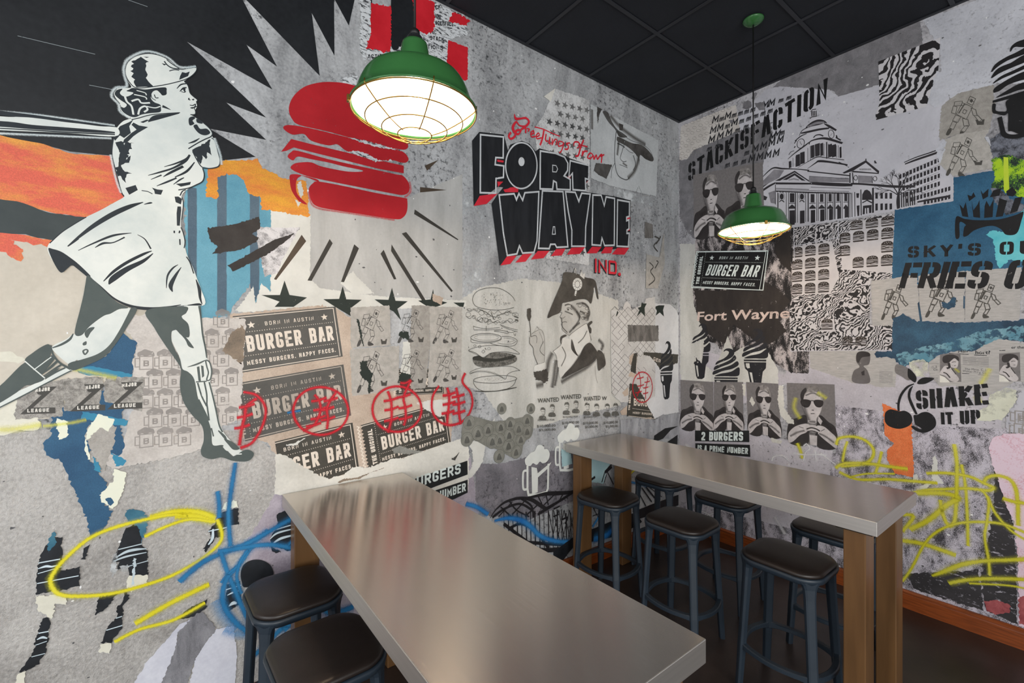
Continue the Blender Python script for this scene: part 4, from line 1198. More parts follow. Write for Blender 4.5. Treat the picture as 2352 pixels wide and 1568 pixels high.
base = mural('left', 'sketch_sheet', 'sheet', 77, [('t',[2543,1677,-216,5,6,-257,225,8],1.6,7)], label='grey sketch sheet of a running player, bottom row last')
mural('left', 'player_sketch', 'sketch', 78, [*robot(Frame((2529,1665),(-188,-5),(0,-203)))], parent=base)
mural('left', 'fry_cup', 'sketchdark', 79, [*fry_cup(Frame((2400,1498),(-39,-2),(0,-29)))], parent=base)
base = mural('left', 'ink_blot', 'stargreen', 80, [('t',[2971,1819,-12,-3,-12,-55,-15,-85,4,-3,17,59],1.5,5),('t',[2953,1592,-37,5,-6,-40,-26,-29,9,-51,6,-59,10,0,1,66,32,24,11,17],2.5,5),('t',[2734,1504,-16,23,-61,-18,26,-74,41,-3],2,5),('t',[2731,1752,-54,4,-4,-45,35,6,26,17],2.5,5)])
base = mural('left', 'mug_wallpaper', 'mugpaper', 81, [('t',[3886,1803,-21,4,-27,8,-66,-85,-117,74,-174,1,13,-272,7,-190,74,-23,0,-37,80,-56,83,-17,73,-9,121,-8,42,20,-17,84,-45,7,-11,53,-21,66,-26,45,26,84,6,54,-19,82,29,47,10,20],2.6,8)], label='faded grey paper printed with beer mugs')
mural('left', 'mug_print', 'mugink', 82, [*wallpaper_mugs([(3611,1842),(3720,1750),(3650,1753),(3577,1756),(3880,1663),(3817,1664),(3752,1665),(3683,1666),(3611,1667),(3851,1583),(3787,1582),(3720,1581),(3650,1580),(3577,1579),(3880,1503),(3817,1500),(3752,1498),(3683,1495),(3611,1493),(3851,1421),(3787,1417),(3720,1412),(3650,1408),(3577,1403),(3880,1342),(3817,1337),(3752,1331)],66,82)], parent=base)
mural('left', 'mug_foam_print', 'mugfoam', 83, [*wallpaper_mugs([(3611,1842),(3720,1750),(3650,1753),(3577,1756),(3880,1663),(3817,1664),(3752,1665),(3683,1666),(3611,1667),(3851,1583),(3787,1582),(3720,1581),(3650,1580),(3577,1579),(3880,1503),(3817,1500),(3752,1498),(3683,1495),(3611,1493),(3851,1421),(3787,1417),(3720,1412),(3650,1408),(3577,1403),(3880,1342),(3817,1337),(3752,1331)],66,82,True)], parent=base)
mural('left', 'dark_scrap', 'kraftdark', 84, [('t',[3572,1657,-35,82,-46,39,-10,-46,13,-138,56,47],3,5)], parent=base)
base = mural('left', 'blue_torn_paper', 'bluepaper', 85, [('t',[4140,1322,-19,24,-5,65,34,42,-81,1,-18,26,-44,-6,-47,40,-28,30,-25,-20,-4,-58,19,-94,-15,-91,10,-37,34,12,46,37,19,-34,-19,-52,-18,-35,-19,-47,19,-52,-24,-37,-11,-15,16,-46,37,-41,15,4,10,76,21,72,22,77,21,65,13,26,26,15,15,35],2.6,8),('t',[3912,1735,-45,-40,13,-75,6,-61,46,5,98,8,28,17,-96,53],2.5,8)], label='torn strip of dark blue paper on the plaster')
base = mural('left', 'turquoise_scrap', 'turq', 86, [('t',[4002,1251,-23,-47,0,-19,18,12],2,6),('t',[3951,1256,-48,-33,9,-24,20,3],2,6),('t',[4058,1599,-57,4,-121,-38,11,-16,139,23],1.5,9),('t',[4035,1430,-53,-18,-86,-32,10,-22,76,24,53,22],1.5,8)])
base = mural('left', 'plaster_hole', 'plasterlight', 87, [('t',[4016,1370,-37,18,-47,-28,9,-74,29,-103,32,80,23,71],2.5,8)])
base = mural('left', 'white_splash', 'creamsplash', 88, [('t',[4104,1408,-27,-9,-6,-61,24,-10,7,45],2,6),('t',[4016,1357,-20,43,-14,15,-45,-29,20,-43,25,18,39,-43,3,20],2,6),('t',[4025,1338,-7,-52,-9,-47,7,1,9,34],1.5,6),('t',[3939,1191,-36,-18,4,-64,25,-65,13,-13,10,18,19,13,10,33,-29,34,-14,12],2,6),('t',[3578,946,-18,31,-43,-2,-6,-30],2,6)], label='cream splashes over the blue paper')
base = mural('left', 'blue_hole', 'bluepaper', 89, [('t',[3965,1076,-14,3,-12,-24,12,-7,9,8],1.5,6)])
base = mural('left', 'letter_print', 'grainpaper', 90, [('t',[4204,1543,-124,11,8,-138,126,0],2,7)], label='grainy grey print with a slanted dark letter, leftmost of three')
mural('left', 'letter_shape', 'smoke', 91, [('p',[4164,1532,-61,-2,63,-74,-59,-5,0,-22,92,5,-55,67,10,3])], parent=base)
mural('left', 'letter_caption', 'grainlight', 92, [('A','MAJOR',(4161,1513),(4122,1515),(4161,1527),0.22,0.6),('A','LEAGUE',(4181,1439),(4124,1437),(4181,1452),0.22,0.6)], parent=base)
base = mural('left', 'letter_print', 'grainpaper', 93, [('t',[4079,1558,-108,5,11,-118,103,-12],2,7)], label='grainy grey print with a slanted dark letter, smudged middle one of three')
mural('left', 'letter_shape', 'smoke', 94, [('p',[4028,1534,-67,-2,69,-77,-64,-5,0,-23,101,5,-61,70,11,3])], parent=base)
mural('left', 'letter_caption', 'grainlight', 95, [('A','MAJOR',(4024,1514),(3982,1516),(4024,1529),0.22,0.6),('A','LEAGUE',(4047,1437),(3984,1435),(4047,1451),0.22,0.6)], parent=base)
base = mural('left', 'letter_print', 'grainpaper', 96, [('t',[3965,1559,-119,-5,7,-142,119,52],2,7)], label='grainy grey print with a slanted dark letter, last of three')
mural('left', 'letter_shape', 'smoke', 97, [('p',[3919,1536,-72,-2,75,-80,-70,-5,0,-24,109,5,-65,73,11,3])], parent=base)
mural('left', 'letter_caption', 'grainlight', 98, [('A','MAJOR',(3916,1516),(3870,1518),(3916,1531),0.22,0.6),('A','LEAGUE',(3940,1435),(3873,1433),(3940,1450),0.22,0.6)], parent=base)
base = mural('left', 'zebra_fragment', 'zebra', 99, [('t',[4150,891,-21,48,-13,26,-10,-6,-3,2,-17,-7,6,-31,-6,-26,7,-64,-11,-3,-42,0,-1,-73,39,-1,80,6,-2,72],2,6)], label='torn black striped scrap at the far left of the plaster')
mural('left', 'zebra_stripe', 'paleink', 100, [('k',[4152,877,-31,-1,-27,-1],4.2),('b',[4154,856,2.3,-21,3,8.3,-17,-6,5.9,-21,2,1.8]),('k',[4154,838,-64,7],3.0),('k',[4156,802,-113,-6],3.6)], parent=base)
base = mural('left', 'white_scrap', 'cream', 101, [('t',[4161,759,-88,-23,5,-40,30,16,2,-35,7,-21,12,16,25,27],2,6),('t',[4205,492,-18,-2,0,-46,20,9],2,8),('t',[3979,505,-34,-1,10,-43,31,19],2,6),('t',[3893,753,-60,-5,2,-52,53,-15,15,30],2,6)])
base = mural('left', 'zebra_fragment', 'zebra', 102, [('t',[4142,665,-13,4,-10,-24,6,-40,8,-67,17,-35,29,-11,24,2,-33,47,-10,43,-8,44],2,6)])
mural('left', 'zebra_stripe', 'paleink', 103, [('k',[4152,616,-27,-3],4.1),('b',[4156,594,2.9,-14,3,8.3,-13,-9,3.6]),('k',[4160,575,-30,3],2.9),('k',[4170,536,-35,-2],2.9)], parent=base)
base = mural('left', 'turquoise_scrap', 'turqdark', 104, [('t',[3905,1016,-27,2,-28,-18,-17,-30,5,-51,20,-47,20,83,25,25],2.5,6),('t',[4121,966,-13,21,-3,-49,20,-30,6,13],2,6)])
base = mural('left', 'zebra_fragment', 'zebra', 105, [('t',[3905,942,-27,13,-18,-24,-7,-67,-18,-31,-2,-98,60,15,2,42,37,-8,-5,30,17,15,-22,60],2,6)], label='black striped scrap inside the yellow sprayed ring')
mural('left', 'zebra_stripe', 'paleink', 106, [('k',[3927,865,-74,3],3.9),('b',[3934,835,3.8,-31,14,10.2,-30,1,10.3,-35,-6,2.6]),('b',[3941,822,3.8,-38,8,7.7,-65,-1,2.6]),('k',[3903,788,-70,5],3.2),('t',[3880,820,-10,-9,8,-101,7,-4],2,6)], parent=base)
base = mural('left', 'blue_scrap', 'palewash', 107, [('t',[3944,845,-15,11,3,-72,12,-28,7,34],2,6),('t',[3922,794,-24,2,-3,-55,17,25],2,6)])
base = mural('left', 'zebra_fragment', 'zebra', 108, [('t',[3979,705,-47,-6,-3,-11,31,-46,33,-13,-3,43],2,6),('t',[4027,905,-18,1,16,-51,8,3],2,6)])
base = mural('left', 'zebra_fragment', 'zebra', 109, [('t',[3907,687,-17,-18,22,-31,3,-95,36,-43,26,11,-19,55,-29,34,3,38,-15,8],2,6)])
mural('left', 'zebra_stripe', 'paleink', 110, [('k',[3963,555,-48,1],3.8),('k',[3934,592,-19,1],3.8)], parent=base)
base = mural('left', 'zebra_fragment', 'zebra', 111, [('t',[3625,866,-23,22,-30,49,-64,5,3,-76,43,3,24,-43,18,1,23,-33,18,-24,5,22,-29,43],2,6)])
mural('left', 'zebra_stripe', 'paleink', 112, [('k',[3625,862,-71,0],4.9),('b',[3608,868,7.0,2,-41,11.2,15,-24,5.6])], parent=base)
base = mural('left', 'zebra_fragment', 'zebra', 113, [('t',[3354,873,-41,14,-35,-62,-29,-53,15,-89,42,4,69,49,6,31,-33,60],1.5,6),('t',[3378,729,-44,-39,20,1,17,14],1.5,6)])
mural('left', 'zebra_stripe', 'paleink', 114, [('k',[3371,802,-107,8],5.3),('b',[3381,764,3.7,-33,21,9.1,-84,2,4.6]),('b',[3375,736,3.7,-41,19,12.1,-70,1,4.6])], parent=base)
base = mural('left', 'black_blob', 'zebra', 115, [('s',[3501,647,-15,31,-36,8,-42,-17,-33,-38,0,-53,104,-11,19,35])], label='soft black painted blob behind the first stool')
base = mural('left', 'zebra_fragment', 'zebra', 116, [('t',[3554,606,-50,-2,-6,-103,50,-19,15,41],2,6)])
base = mural('left', 'zebra_stripe', 'paleink', 117, [('k',[3560,583,-62,1],5.0),('b',[3554,556,2.8,-25,6,8.6,-31,0,4.3]),('b',[3548,504,2.9,-16,9,15.8,-15,-6,7.2])])
base = mural('left', 'zebra_fragment', 'zebra', 118, [('t',[3743,515,-50,33,-62,16,3,-37,43,-23],1.5,6)])
base = mural('left', 'pale_swath', 'paleblue', 119, [('t',[3671,500,61,-13,59,-64,47,-46,50,-88,-92,-42,-53,110,-11,103],2,9),('t',[3593,420,44,-45,40,-66,28,-172,-176,-85,-12,211,12,148],2,9)], label='pale blue-white swath near the floor')
base = mural('left', 'grey_scrap', 'greyscrap', 120, [('t',[3665,518,-23,-9,-49,-88,44,-46,40,-66,28,-104,91,42,-53,144,-11,69],2,7)])
base = mural('left', 'blue_spray', 'bluesoft', 121, [('l',[3596,549,-30,-81,-49,-76],92),('l',[3566,404,-62,-45,-50,-13],65)])
base = mural('left', 'yellow_spray', 'yellow', 122, [('l',[3599,898,66,33,83,33,105,1,98,-11,65,-24,57,-49,37,-49,10,-38,-21,-49,-56,-28,-92,-21,-98,-1,-105,14,-106,43,-58,47,-9,47,18,61],22),('l',[3827,969,-79,8,-83,-20,-66,-42],35),('l',[3845,895,-70,25,-82,11,-85,-31],20),('l',[3743,959,-78,-18,-63,-35],48)], label='yellow sprayed ring on the plaster')
base = mural('left', 'yellow_spray', 'yellow', 123, [('l',[3875,548,-100,39,-70,20,-83,21],34),('l',[3939,499,-36,11,-50,10,-105,-3,-111,35],22)], label='two yellow sprayed strokes below the ring')
base = mural('left', 'yellow_spray', 'yellowsoft', 124, [('l',[4058,1596,-57,-19,-69,-23],33),('l',[4250,1384,-42,-2,-64,8],43),('l',[4140,1384,-72,4,-47,8],25)])
base = mural('left', 'blue_spray', 'bluespray', 125, [('b',[3522,1149,24,13,-91,29,10,-84,26,4,-70,26,-7,-131,29]),('l',[3591,1033,-6,-57,0,-64],27),('l',[3729,672,-47,37,-57,31,-77,17,-94,15,-66,34],37)], label='blue sprayed cross')
base = mural('left', 'blue_spray', 'bluespray', 126, [('l',[3590,762,-92,-8,-97,-11,-81,-30,-63,-32],33),('l',[3486,765,-85,30,-81,32,-56,18],33),('l',[3578,755,-24,-92,-31,-96,-31,-97,-25,-68],29),('l',[3457,750,54,-72,43,-44,18,-65,-9,-67,-40,-79,-56,-72],33),('l',[3473,740,31,-49,13,-68,-19,-79],22),('l',[3578,620,-24,28,-37,25],21),('l',[3306,709,-35,37],20.0)], label='blue sprayed loops beside the steel table')
base = mural('left', 'blue_spray', 'bluespray', 127, [('l',[3344,372,-17,-37,-21,-31],35),('l',[3381,288,-61,37,-56,-6],38),('l',[3486,235,-45,11,-60,35],37),('l',[3146,427,-23,-96,-71,-26,-65,2],49)])
base = mural('left', 'blue_drop', 'bluespray', 128, [('l',[3307,1355,-33,3,-28,3],13.3)])
base = mural('left', 'sprayed_baseball', 'redspray', 129, [('o',[3015,1337,14,-52,39,-39,55,-17,58,7,52,29,34,45,13,52,-13,49,-34,38,-52,20,-58,-4,-55,-27,-39,-46],18.2),('l',[3182,1434,-21,-29,-9,-46,13,-44,22,-34,50,-21],19.9),('l',[3197,1402,-36,3,-37,11],20),('l',[3188,1356,-36,3,-37,10],20),('l',[3201,1313,-36,2,-36,9],20.0),('l',[3222,1279,-35,2,-37,9],19.9),('l',[3072,1445,32,-44,18,-45,-5,-51,5,-50],20),('l',[3139,1398,-35,3,-36,10],20),('l',[3156,1354,-34,2,-36,10],20),('l',[3152,1303,-35,2,-36,10],20)], label='red sprayed baseball on the middle ticket')
base = mural('left', 'sprayed_baseball', 'redspray', 130, [('b',[3491,1468,14.9,-50,-16,16.8,-34,-45,18.7,-7,-51,17.0,19,-66,16.9,37,-59,20,47,-18,22]),('l',[3437,1435,41,-34,7,-45,11,-49,11,-82],20.0),('l',[3509,1398,-31,3,-33,10],20.0),('l',[3517,1353,-32,3,-32,9],20.0),('l',[3527,1305,-31,2,-32,9],19.9)], label="red sprayed baseball cut by the batter's shoe")
base = mural('left', 'sprayed_baseball', 'redspray', 131, [('o',[2597,1309,15,-55,43,-41,59,-18,65,8,56,30,38,47,13,55,-13,52,-38,41,-56,20,-65,-3,-59,-29,-43,-49],20),('l',[2801,1427,-19,-51,-4,-51,2,-59,19,-68],22),('l',[2824,1373,-42,3,-42,11],22),('l',[2820,1323,-42,2,-42,11],22),('l',[2822,1264,-42,2,-42,9],22),('l',[2662,1480,44,-90,-9,-62,-2,-61,11,-40],22),('l',[2747,1387,-41,3,-42,11],22),('l',[2738,1326,-41,2,-42,10],22),('l',[2736,1265,-41,2,-42,9],22),('l',[2727,1468,-32,-2,-33,14],18.4)], label='red sprayed baseball below the sketch sheets')
base = mural('left', 'sprayed_baseball', 'redspray', 132, [('b',[2302,1506,25,20,-55,24,-59,-71,22,-11,-79,23,50,-80,22,90,-26,24,85,28,21,50,69,21,-2,85,21,-42,61,17.1]),('l',[2429,1424,-13,-44,0,-54,7,-54,6,-65],26),('l',[2460,1377,-44,3,-45,11],26),('l',[2460,1323,-44,3,-45,10],26),('l',[2467,1270,-44,2,-45,9],26),('l',[2366,1420,-12,-55,-7,-45,0,-55,-12,-73],26),('l',[2399,1362,-45,3,-47,10],26),('l',[2393,1318,-46,2,-46,10],26),('l',[2393,1263,-46,2,-46,9],26)], label='red sprayed baseball with a tail, right of the kraft poster')
base = mural('left', 'slogan_banner', 'bannerblack', 133, [('p',[2685,908,-398,55,-2,-86,231,-33,169,-30]),('p',[2505,823,-220,22,0,-80,92,-20,210,-20])], label='black slogan banner beside the steel table')
mural('left', 'slogan_lettering', 'bannerink', 134, [('A','2 BURGERS',(2760,849),(2335,893),(2760,911),0.2,0.35),('A','IS A PRIME NUMBER',(2792,736),(2299,777),(2792,788),0.19,0.35)], parent=base)
base = mural('left', 'arrow_mark', 'smoke', 135, [('b',[2346,1023,2.9,14,-17,7.7,22,-20,21]),('p',[2396,999,-25,-23,28,12])])
base = mural('left', 'white_paint', 'whitepaper', 136, [('t',[2079,1211,8,-54,45,-62,17,-39,16,13,-8,36,-41,62],2,5),('t',[2283,1074,-47,7,-47,-19,-40,-12,8,-46,16,-65,55,-64,47,-28,8,18,-39,85,8,67],2.5,6)], label='torn white paper between banner and coins')
base = mural('left', 'painted_batter', 'batterwhite', 137, [('s',[3904,2810,-11,28,-20,27,-35,24,-33,7,-33,-4,-26,-13,-20,-11,-29,12,-25,12,-3,-12,10,-21,24,-30,9,-12,-12,-13,-8,-29,-13,-12,-13,-10,3,-13,-3,-15,6,-18,0,-17,7,-7,11,-2,-14,-4,-24,-12,-27,-19,-15,-22,0,-16,-10,-18,-12,-49,-7,-28,4,-27,34,-19,27,-3,-6,-32,6,-27,21,-22,30,-24,18,-22,6,-19,-5,-24,5,-58,2,-40,-11,-52,-4,-43,-9,-35,-18,-45,-18,-57,-11,-35,-14,-67,71,-6,118,-23,72,14,38,21,45,50,27,34,12,10,37,31,16,-7,16,-25,25,45,13,37,-6,28,-32,43,-36,38,-33,32,-39,32,-45,41,-28,28,10,19,8,38,10,52,9,51,-4,61,-4,28,-6,21,-20,33,-24,19,16,3,17,16,2,26,13,16,6,21,-10,23,-23,11,-22,10,10,22,9,23]),('s',[3896,1837,-6,-13,22,-55,25,-61,35,-59,58,-27,19,7,16,-20,44,51,5,23,-37,26,-19,19,-23,-4,-24,36,-39,40,-45,32]),('s',[4262,1484,-12,8,-46,27,-38,22,-31,20,-58,40,-19,-10,64,-43,65,-44,63,-45,78,-54,8,21]),('p',[3712,1854,-51,4,-6,-54,-7,-73,-11,-51,-6,-52,-9,-16,-8,-29,-1,-44,5,-16,-12,-58,-12,-72,-13,-65,-15,-39,-10,-16,-23,-33,-29,-35,-13,-9,39,-17,45,52,35,8,8,86,49,129,12,81,39,45,8,50,29,72,0,42,-17,7,-29,-31,-15,7,27,82])], label='large white stencilled batter in cap and flared skirt')
mural('left', 'batter_ink', 'batterink', 138, [('t',[3870,2858,-16,9,-11,-6,-12,-2,11,-13,-4,-9,5,-19,-8,-15,6,-15,-8,-11,-14,-15,24,-13,27,-9,10,13,-6,16,11,9,-7,14,10,5,-8,14,9,7,-10,14,7,5,-12,11],1.2,8),('p',[3849,2872,-20,6,9,-7]),('o',[3905,2806,-9,29,-23,30,-35,24,-35,8,-34,-5,-25,-15,-19,-12,-28,14,-27,13,-1,-14,16,-27,27,-27,60,-40,66,-35,35,-12,18,13,13,26],3.5),('l',[3780,2879,-11,-13,-17,-6,-26,5],5.0),('l',[3772,2889,-17,-11,-23,-10],4.2),('p',[3789,2867,-17,2,8,-8]),('l',[3763,2844,-17,11,-17,4],3.5),('p',[3719,2855,-13,1,-14,11,6,-22,14,-12,17,-15,-3,17]),('b',[3737,2778,2.1,-14,22,5.0,-20,11,4.3]),('b',[3727,2769,2.1,-12,18,5.7,-12,7,3.6]),('s',[3716,2785,-8,6,0,-14,4,-3]),('l',[3723,2771,-11,-1,-6,7],2.9),('l',[3710,2819,-12,-16,-7,-28,-12,-12,-14,-10,4,-11],3.6),('l',[3694,2752,2,-7,-6,0],4.3),('s',[3685,2749,-9,5,3,-8]),('l',[3692,2722,-10,1,-10,9,3,-13,13,-8,-9,1],3.6),('l',[3666,2725,10,-10,-4,-12,1,-15,17,-7],3.6),('s',[3880,2733,-37,6,-38,19,-30,12,-3,-15,1,-14,13,-8,8,8,11,7,14,-12,5,-26,-11,-14,-19,-4,-3,-13,3,-18,33,-15,27,-14,19,-16,18,-2,21,11,10,20,-13,-2,-8,16,21,13,15,15,-5,19,-18,12,8,-19,-10,-10,-16,5,-16,19,21,0,-8,9]),('l',[3932,2712,9,-19,-4,-19,-15,-19],4.0),('l',[3921,2651,0,-22,-15,-16],4.0),('l',[3824,2731,-3,-19,-13,-7],2.8),('l',[3813,2728,-5,-12,-9,3],3.5),('b',[3786,2688,11.2,-14,-3,7.0,-14,-4,1.4]),('l',[3886,2602,-21,12,-49,30,-90,35],3.5),('b',[3833,2608,2.1,-22,23,18.1,-39,22,12.7,-43,22,2.1]),('p',[3859,2600,-21,16,-11,2,22,-19]),('p',[3922,2565,-29,25,-13,14,13,-31,-5,-26,21,-26,13,7,15,-26,3,8,-8,32]),('p',[3862,2585,-29,2,32,-33,15,-18,16,-25,18,-15,-5,19,-23,33,-16,18,16,15,-6,11]),('t',[3932,2495,-15,11,-8,-12,-8,16,-18,-2,8,-22,5,-29,8,-22,-13,17,2,-25,16,-7,13,-16,-13,-17,-23,-2,15,-10,8,-32,5,22,15,-3,3,33,-8,22,5,25,-10,16,10,11],3,7),('s',[3694,2666,-15,11,-6,-7,9,-12,-6,-12,15,-12,5,13]),('s',[3679,2634,-12,11,-12,-15,-24,7,-13,-15,19,-16,24,4]),('s',[3667,2670,-21,-12,6,-5,15,2]),('l',[3676,2678,-27,-15,-27,-20,-12,-20,6,-17,21,-17,27,-24,33,-33],4.4),('b',[3697,2555,2.2,-21,14,7.3,-19,19,2.2]),('t',[3682,2528,-21,24,-43,42,2,-32,-7,-38,15,7,3,-30,15,14,6,-41,12,19,12,22],1.5,8),('l',[3613,2601,-13,-11,-12,-49,-7,-32,7,-28,31,-16,29,-1,19,28,15,32],4.4),('l',[3937,2534,6,-35,3,-54,-9,-51,-8,-39,-11,-51,-9,-19],4.0),('l',[3646,2460,-6,-27,6,-30,24,-22,27,-19,35,-15],4.4),('b',[3833,2387,2.1,-39,22,6.3,-45,28,7.1,-40,38,10.1,-17,32,7.2]),('b',[3780,2435,2.1,-36,21,5.7,-35,26,7.2,-15,21,4.3]),('b',[3824,2372,2.1,-35,26,5.6]),('b',[3783,2392,2.1,-22,21,8.5,-46,39,10.0]),('b',[3805,2349,2.1,-33,23,7.0,-34,25,5.7]),('b',[3744,2399,3.6,-41,34,8.6,-28,46,3.6]),('b',[3749,2367,2.1,-23,25,5.7,-14,12,2.9]),('p',[3741,2371,-29,10,-24,10,3,-13,32,-15]),('p',[3905,2320,-32,19,-7,-19,27,-25]),('p',[3821,2339,-18,-4,-19,1,7,-21,20,0,2,13]),('l',[3854,2320,-19,0,-16,-7],3.4),('l',[3726,2324,-8,20,-12,9],4.3),('p',[3745,2316,-13,3,-13,-8,4,-24,18,6]),('p',[3735,2276,-12,2,-1,-14,5,-69,10,-1,1,53]),('l',[3719,2318,-4,-31,6,-66],2.9),('l',[3723,2189,-8,-24,-6,-35,3,-29],3.6),('l',[3746,2171,0,-10],5.7),('l',[3727,2174,2,-11],5.7),('l',[3727,2138,-1,-25],5.0),('b',[4074,2063,2.5,-34,43,9.0,-44,51,14.4,-54,52,17.3,-51,39,14.9,-42,25,2.7]),('b',[4072,2063,1.9,-14,18,6.4,-16,15,1.9]),('b',[3846,2265,2.1,-19,9,6.9,-8,2,2.1]),('l',[4021,2184,33,-32,36,-38,32,-45],3.2),('b',[4044,2051,1.9,-43,33,5.2,-59,39,8.0,-56,18,2.0]),('b',[3996,2068,2.0,-24,20,7.9,-30,7,4.0,-35,26,5.4]),('b',[3867,2137,2.0,-24,-16,4.1,-19,-37,5.5]),('b',[3971,1938,2.6,-29,40,9.3,-41,41,10.8,-52,40,9.6,-28,17,2.8]),('b',[3955,1927,4.0,-13,24,20.0,-41,41,18.9,-52,39,12.4,-32,35,2.8]),('b',[3773,1925,2.1,-4,51,6.3,-17,34,6.4,-19,18,2.1]),('b',[3752,1911,3.5,6,27,15.6,-17,44,10.0,-19,36,2.1]),('l',[3704,2065,-13,-24,-13,-46],4.3),('b',[3670,1970,2.9,-12,-42,11.7,-3,-37,8.8,-7,-28,2.9]),('s',[4126,2046,-13,2,-23,-8,-27,-22,-23,-23,-31,-39,12,5,37,30,14,-9,19,-21,18,30]),('b',[4058,1993,1.9,-37,-35,5.8,-39,-40,5.9,-45,-48,6.0,-51,-27,10.9,-59,-7,12.5,-55,8,8.4,-49,13,2.9]),('b',[3700,1856,2.9,-39,6,10.2,-12,-3,2.9])], parent=base)
mural('left', 'batter_highlight', 'batterwhite', 139, [('l',[3909,2703,-8,-31,-15,-15,-6,-33],6.8),('l',[3886,2677,-21,14,-11,-11,-27,9],6.2),('l',[3865,2629,-6,26,-16,15,-8,-11,11,-14],6.2),('l',[3878,2707,-35,1,-5,-9],4.1),('l',[3870,2726,-27,-1,-4,-9],3.4),('l',[3838,2671,-27,2,-18,12],4.2)], parent=base)
mural('left', 'batter_legs', 'batterleg', 140, [('s',[4018,1958,6,-36,6,-46,10,-58,14,-85,-19,-9,-24,36,-39,40,-22,11,-26,19,-28,7,36,22,40,47,29,36]),('s',[3886,1837,-17,-9,32,-72,31,-61,35,-54,49,-32,42,-20,15,20,-10,12,-28,9,-48,22,-35,36,-30,60,-23,58]),('s',[4025,1737,-12,16,-16,2,12,-21,9,-20,7,10]),('s',[4031,1694,-10,7,0,-13,9,-3]),('o',[4030,1663,-9,6,-4,-7,8,-12],5.2),('b',[4115,1676,3.8,-25,13,7.6,-22,19,7.7,-10,22,3.2]),('s',[4187,1631,-21,28,-26,24,-17,5,-3,-38,17,-23,27,-28]),('s',[4187,1623,-23,-30,-28,-32,30,-19,21,-5,21,-23,42,-35,59,-41,0,53,-59,49]),('s',[4164,1595,-27,27,-19,26,-9,-13,31,-52,8,-9]),('p',[4139,1567,-35,30,-10,3,37,-39]),('b',[4148,1574,2.5,-26,27,7.5,-20,25,7.6]),('b',[4142,1568,2.5,-33,29,6.3,-19,16,6.3]),('b',[4135,1559,2.5,-31,26,5.7,-24,15,5.7]),('b',[4120,1686,5.0,-7,-35,5.0,-18,-32,6.3,-30,-25,7.7]),('l',[4250,1463,-63,42,-65,45,-59,39],4.3),('s',[3838,1829,-25,-72,-35,-70,-34,-60,-21,-47,4,-64,-12,-72,-30,-61,-37,-54,-6,-60,10,-42,-6,-30,-33,-18,-38,2,-45,-23,-53,-10,-23,14,-4,22,24,17,23,-4,33,-18,20,25,16,25,9,8,33,4,5,47,5,37,16,53,27,69,15,88,21,33,21,15,8,40,15,36,14,43,0,38,-14,10,-20,-23,-27,-7,3,54,24,31,-17,19,5,27]),('s',[3738,1750,-29,-27,-24,-36,-7,-16,19,9,12,29]),('b',[3658,1855,8.8,-6,-51,5.8,-6,-73,5.9,-10,-59,5.9,-5,-44,4.4]),('b',[3700,1590,2.2,-33,11,7.3,-30,16,4.4]),('o',[3634,1617,-14,-10,-7,-38,5,-36,13,-2,-6,31,6,29],5.2),('p',[3667,1589,-9,3,-6,-66,9,2]),('p',[3652,1596,-9,-4,-3,-44,8,-7]),('l',[3670,1524,-39,1],5.1),('l',[3622,1521,-12,-56,-13,-68,-12,-68,-13,-35],5.9),('l',[3664,1520,-15,-60,-18,-45],5.9),('l',[3640,1522,-9,-56,0,-51],5.9),('l',[3661,1447,-27,-69,-9,-26],6.6),('l',[3631,1430,-9,-79],5.9),('l',[3614,1317,-8,-38],5.2),('s',[3566,1263,-33,-19,-26,-34,23,-1,20,26]),('b',[3588,1303,4.5,-22,-29,10.5,-10,-20,4.5])], parent=base)
mural('left', 'batter_highlight', 'batterwhite', 141, [('l',[4164,1595,-46,47],3.1),('l',[4187,1628,-23,-29,-29,-36],3.7),('l',[3569,1230,-16,-21,-36,-9,7,-11,-27,-4],5.3),('l',[3655,1512,-9,-52],2.9)], parent=base)
mural('left', 'batter_halo', 'halo', 142, [('l',[3891,2606,30,18,5,27,19,21,1,19,-14,26,-31,16,8,44,0,34,-16,38,-55,49,-66,2,-46,-26,-56,23],16.4),('l',[3950,2444,-8,-52,-10,-51,-13,-44],13.4),('l',[3603,2604,-22,-69,-5,-44],17.9),('l',[4250,2524,-84,15,-89,10,-140,14],13.8),('l',[4250,2446,-173,37,-130,27],16.4)], parent=base)
base = mural('left', 'painted_bat', 'batterwhite', 143, [('s',[4473,2474,-223,33,-63,16,-110,14,-95,11,-51,9,6,-37,140,-25,173,-38,223,-41])], label='white and black painted baseball bat behind the batter')
mural('left', 'bat_ink', 'batterink', 144, [('b',[4473,2496,14.3,-223,23,16.8,-84,13,11.1,-89,9,10.2,-95,12,5.3,-50,6,2.7]),('b',[4473,2433,6.6,-223,47,20,-84,12,16.0,-89,17,14.0,-95,18,10.5,-45,8,5.3]),('b',[4473,2416,3.3,-223,48,3.6,-173,34,5.1,-140,30,5.3]),('b',[4250,2451,2.4,-173,37,3.8,-135,27,2.7])], parent=base)
base = mural('left', 'star_paper', 'starpaper', 145, [('t',[1549,3511,-351,32,-6,-479,-7,-420,17,-364,435,5,7,392,78,346,27,141,-84,120,-57,115],2.5,7)], label='grey paper printed with rows of stars')
mural('left', 'star_print', 'starprint', 146, [*star_rows(Frame((1644,3431),(-456,66),(0,-1152)),6,16,.075,.026,1)], parent=base)
mural('left', 'folded_corner', 'whitepaper2', 147, [('p',[1658,3420,-109,94,44,-110])], parent=base)
base = mural('left', 'cowboy_photograph', 'photopaper', 148, [('t',[1185,3512,-103,0,-53,-13,-156,-2,-553,-28,33,-501,603,-31,225,12],2.0,8)], label='faded grey photograph of a man in a wide cowboy hat')
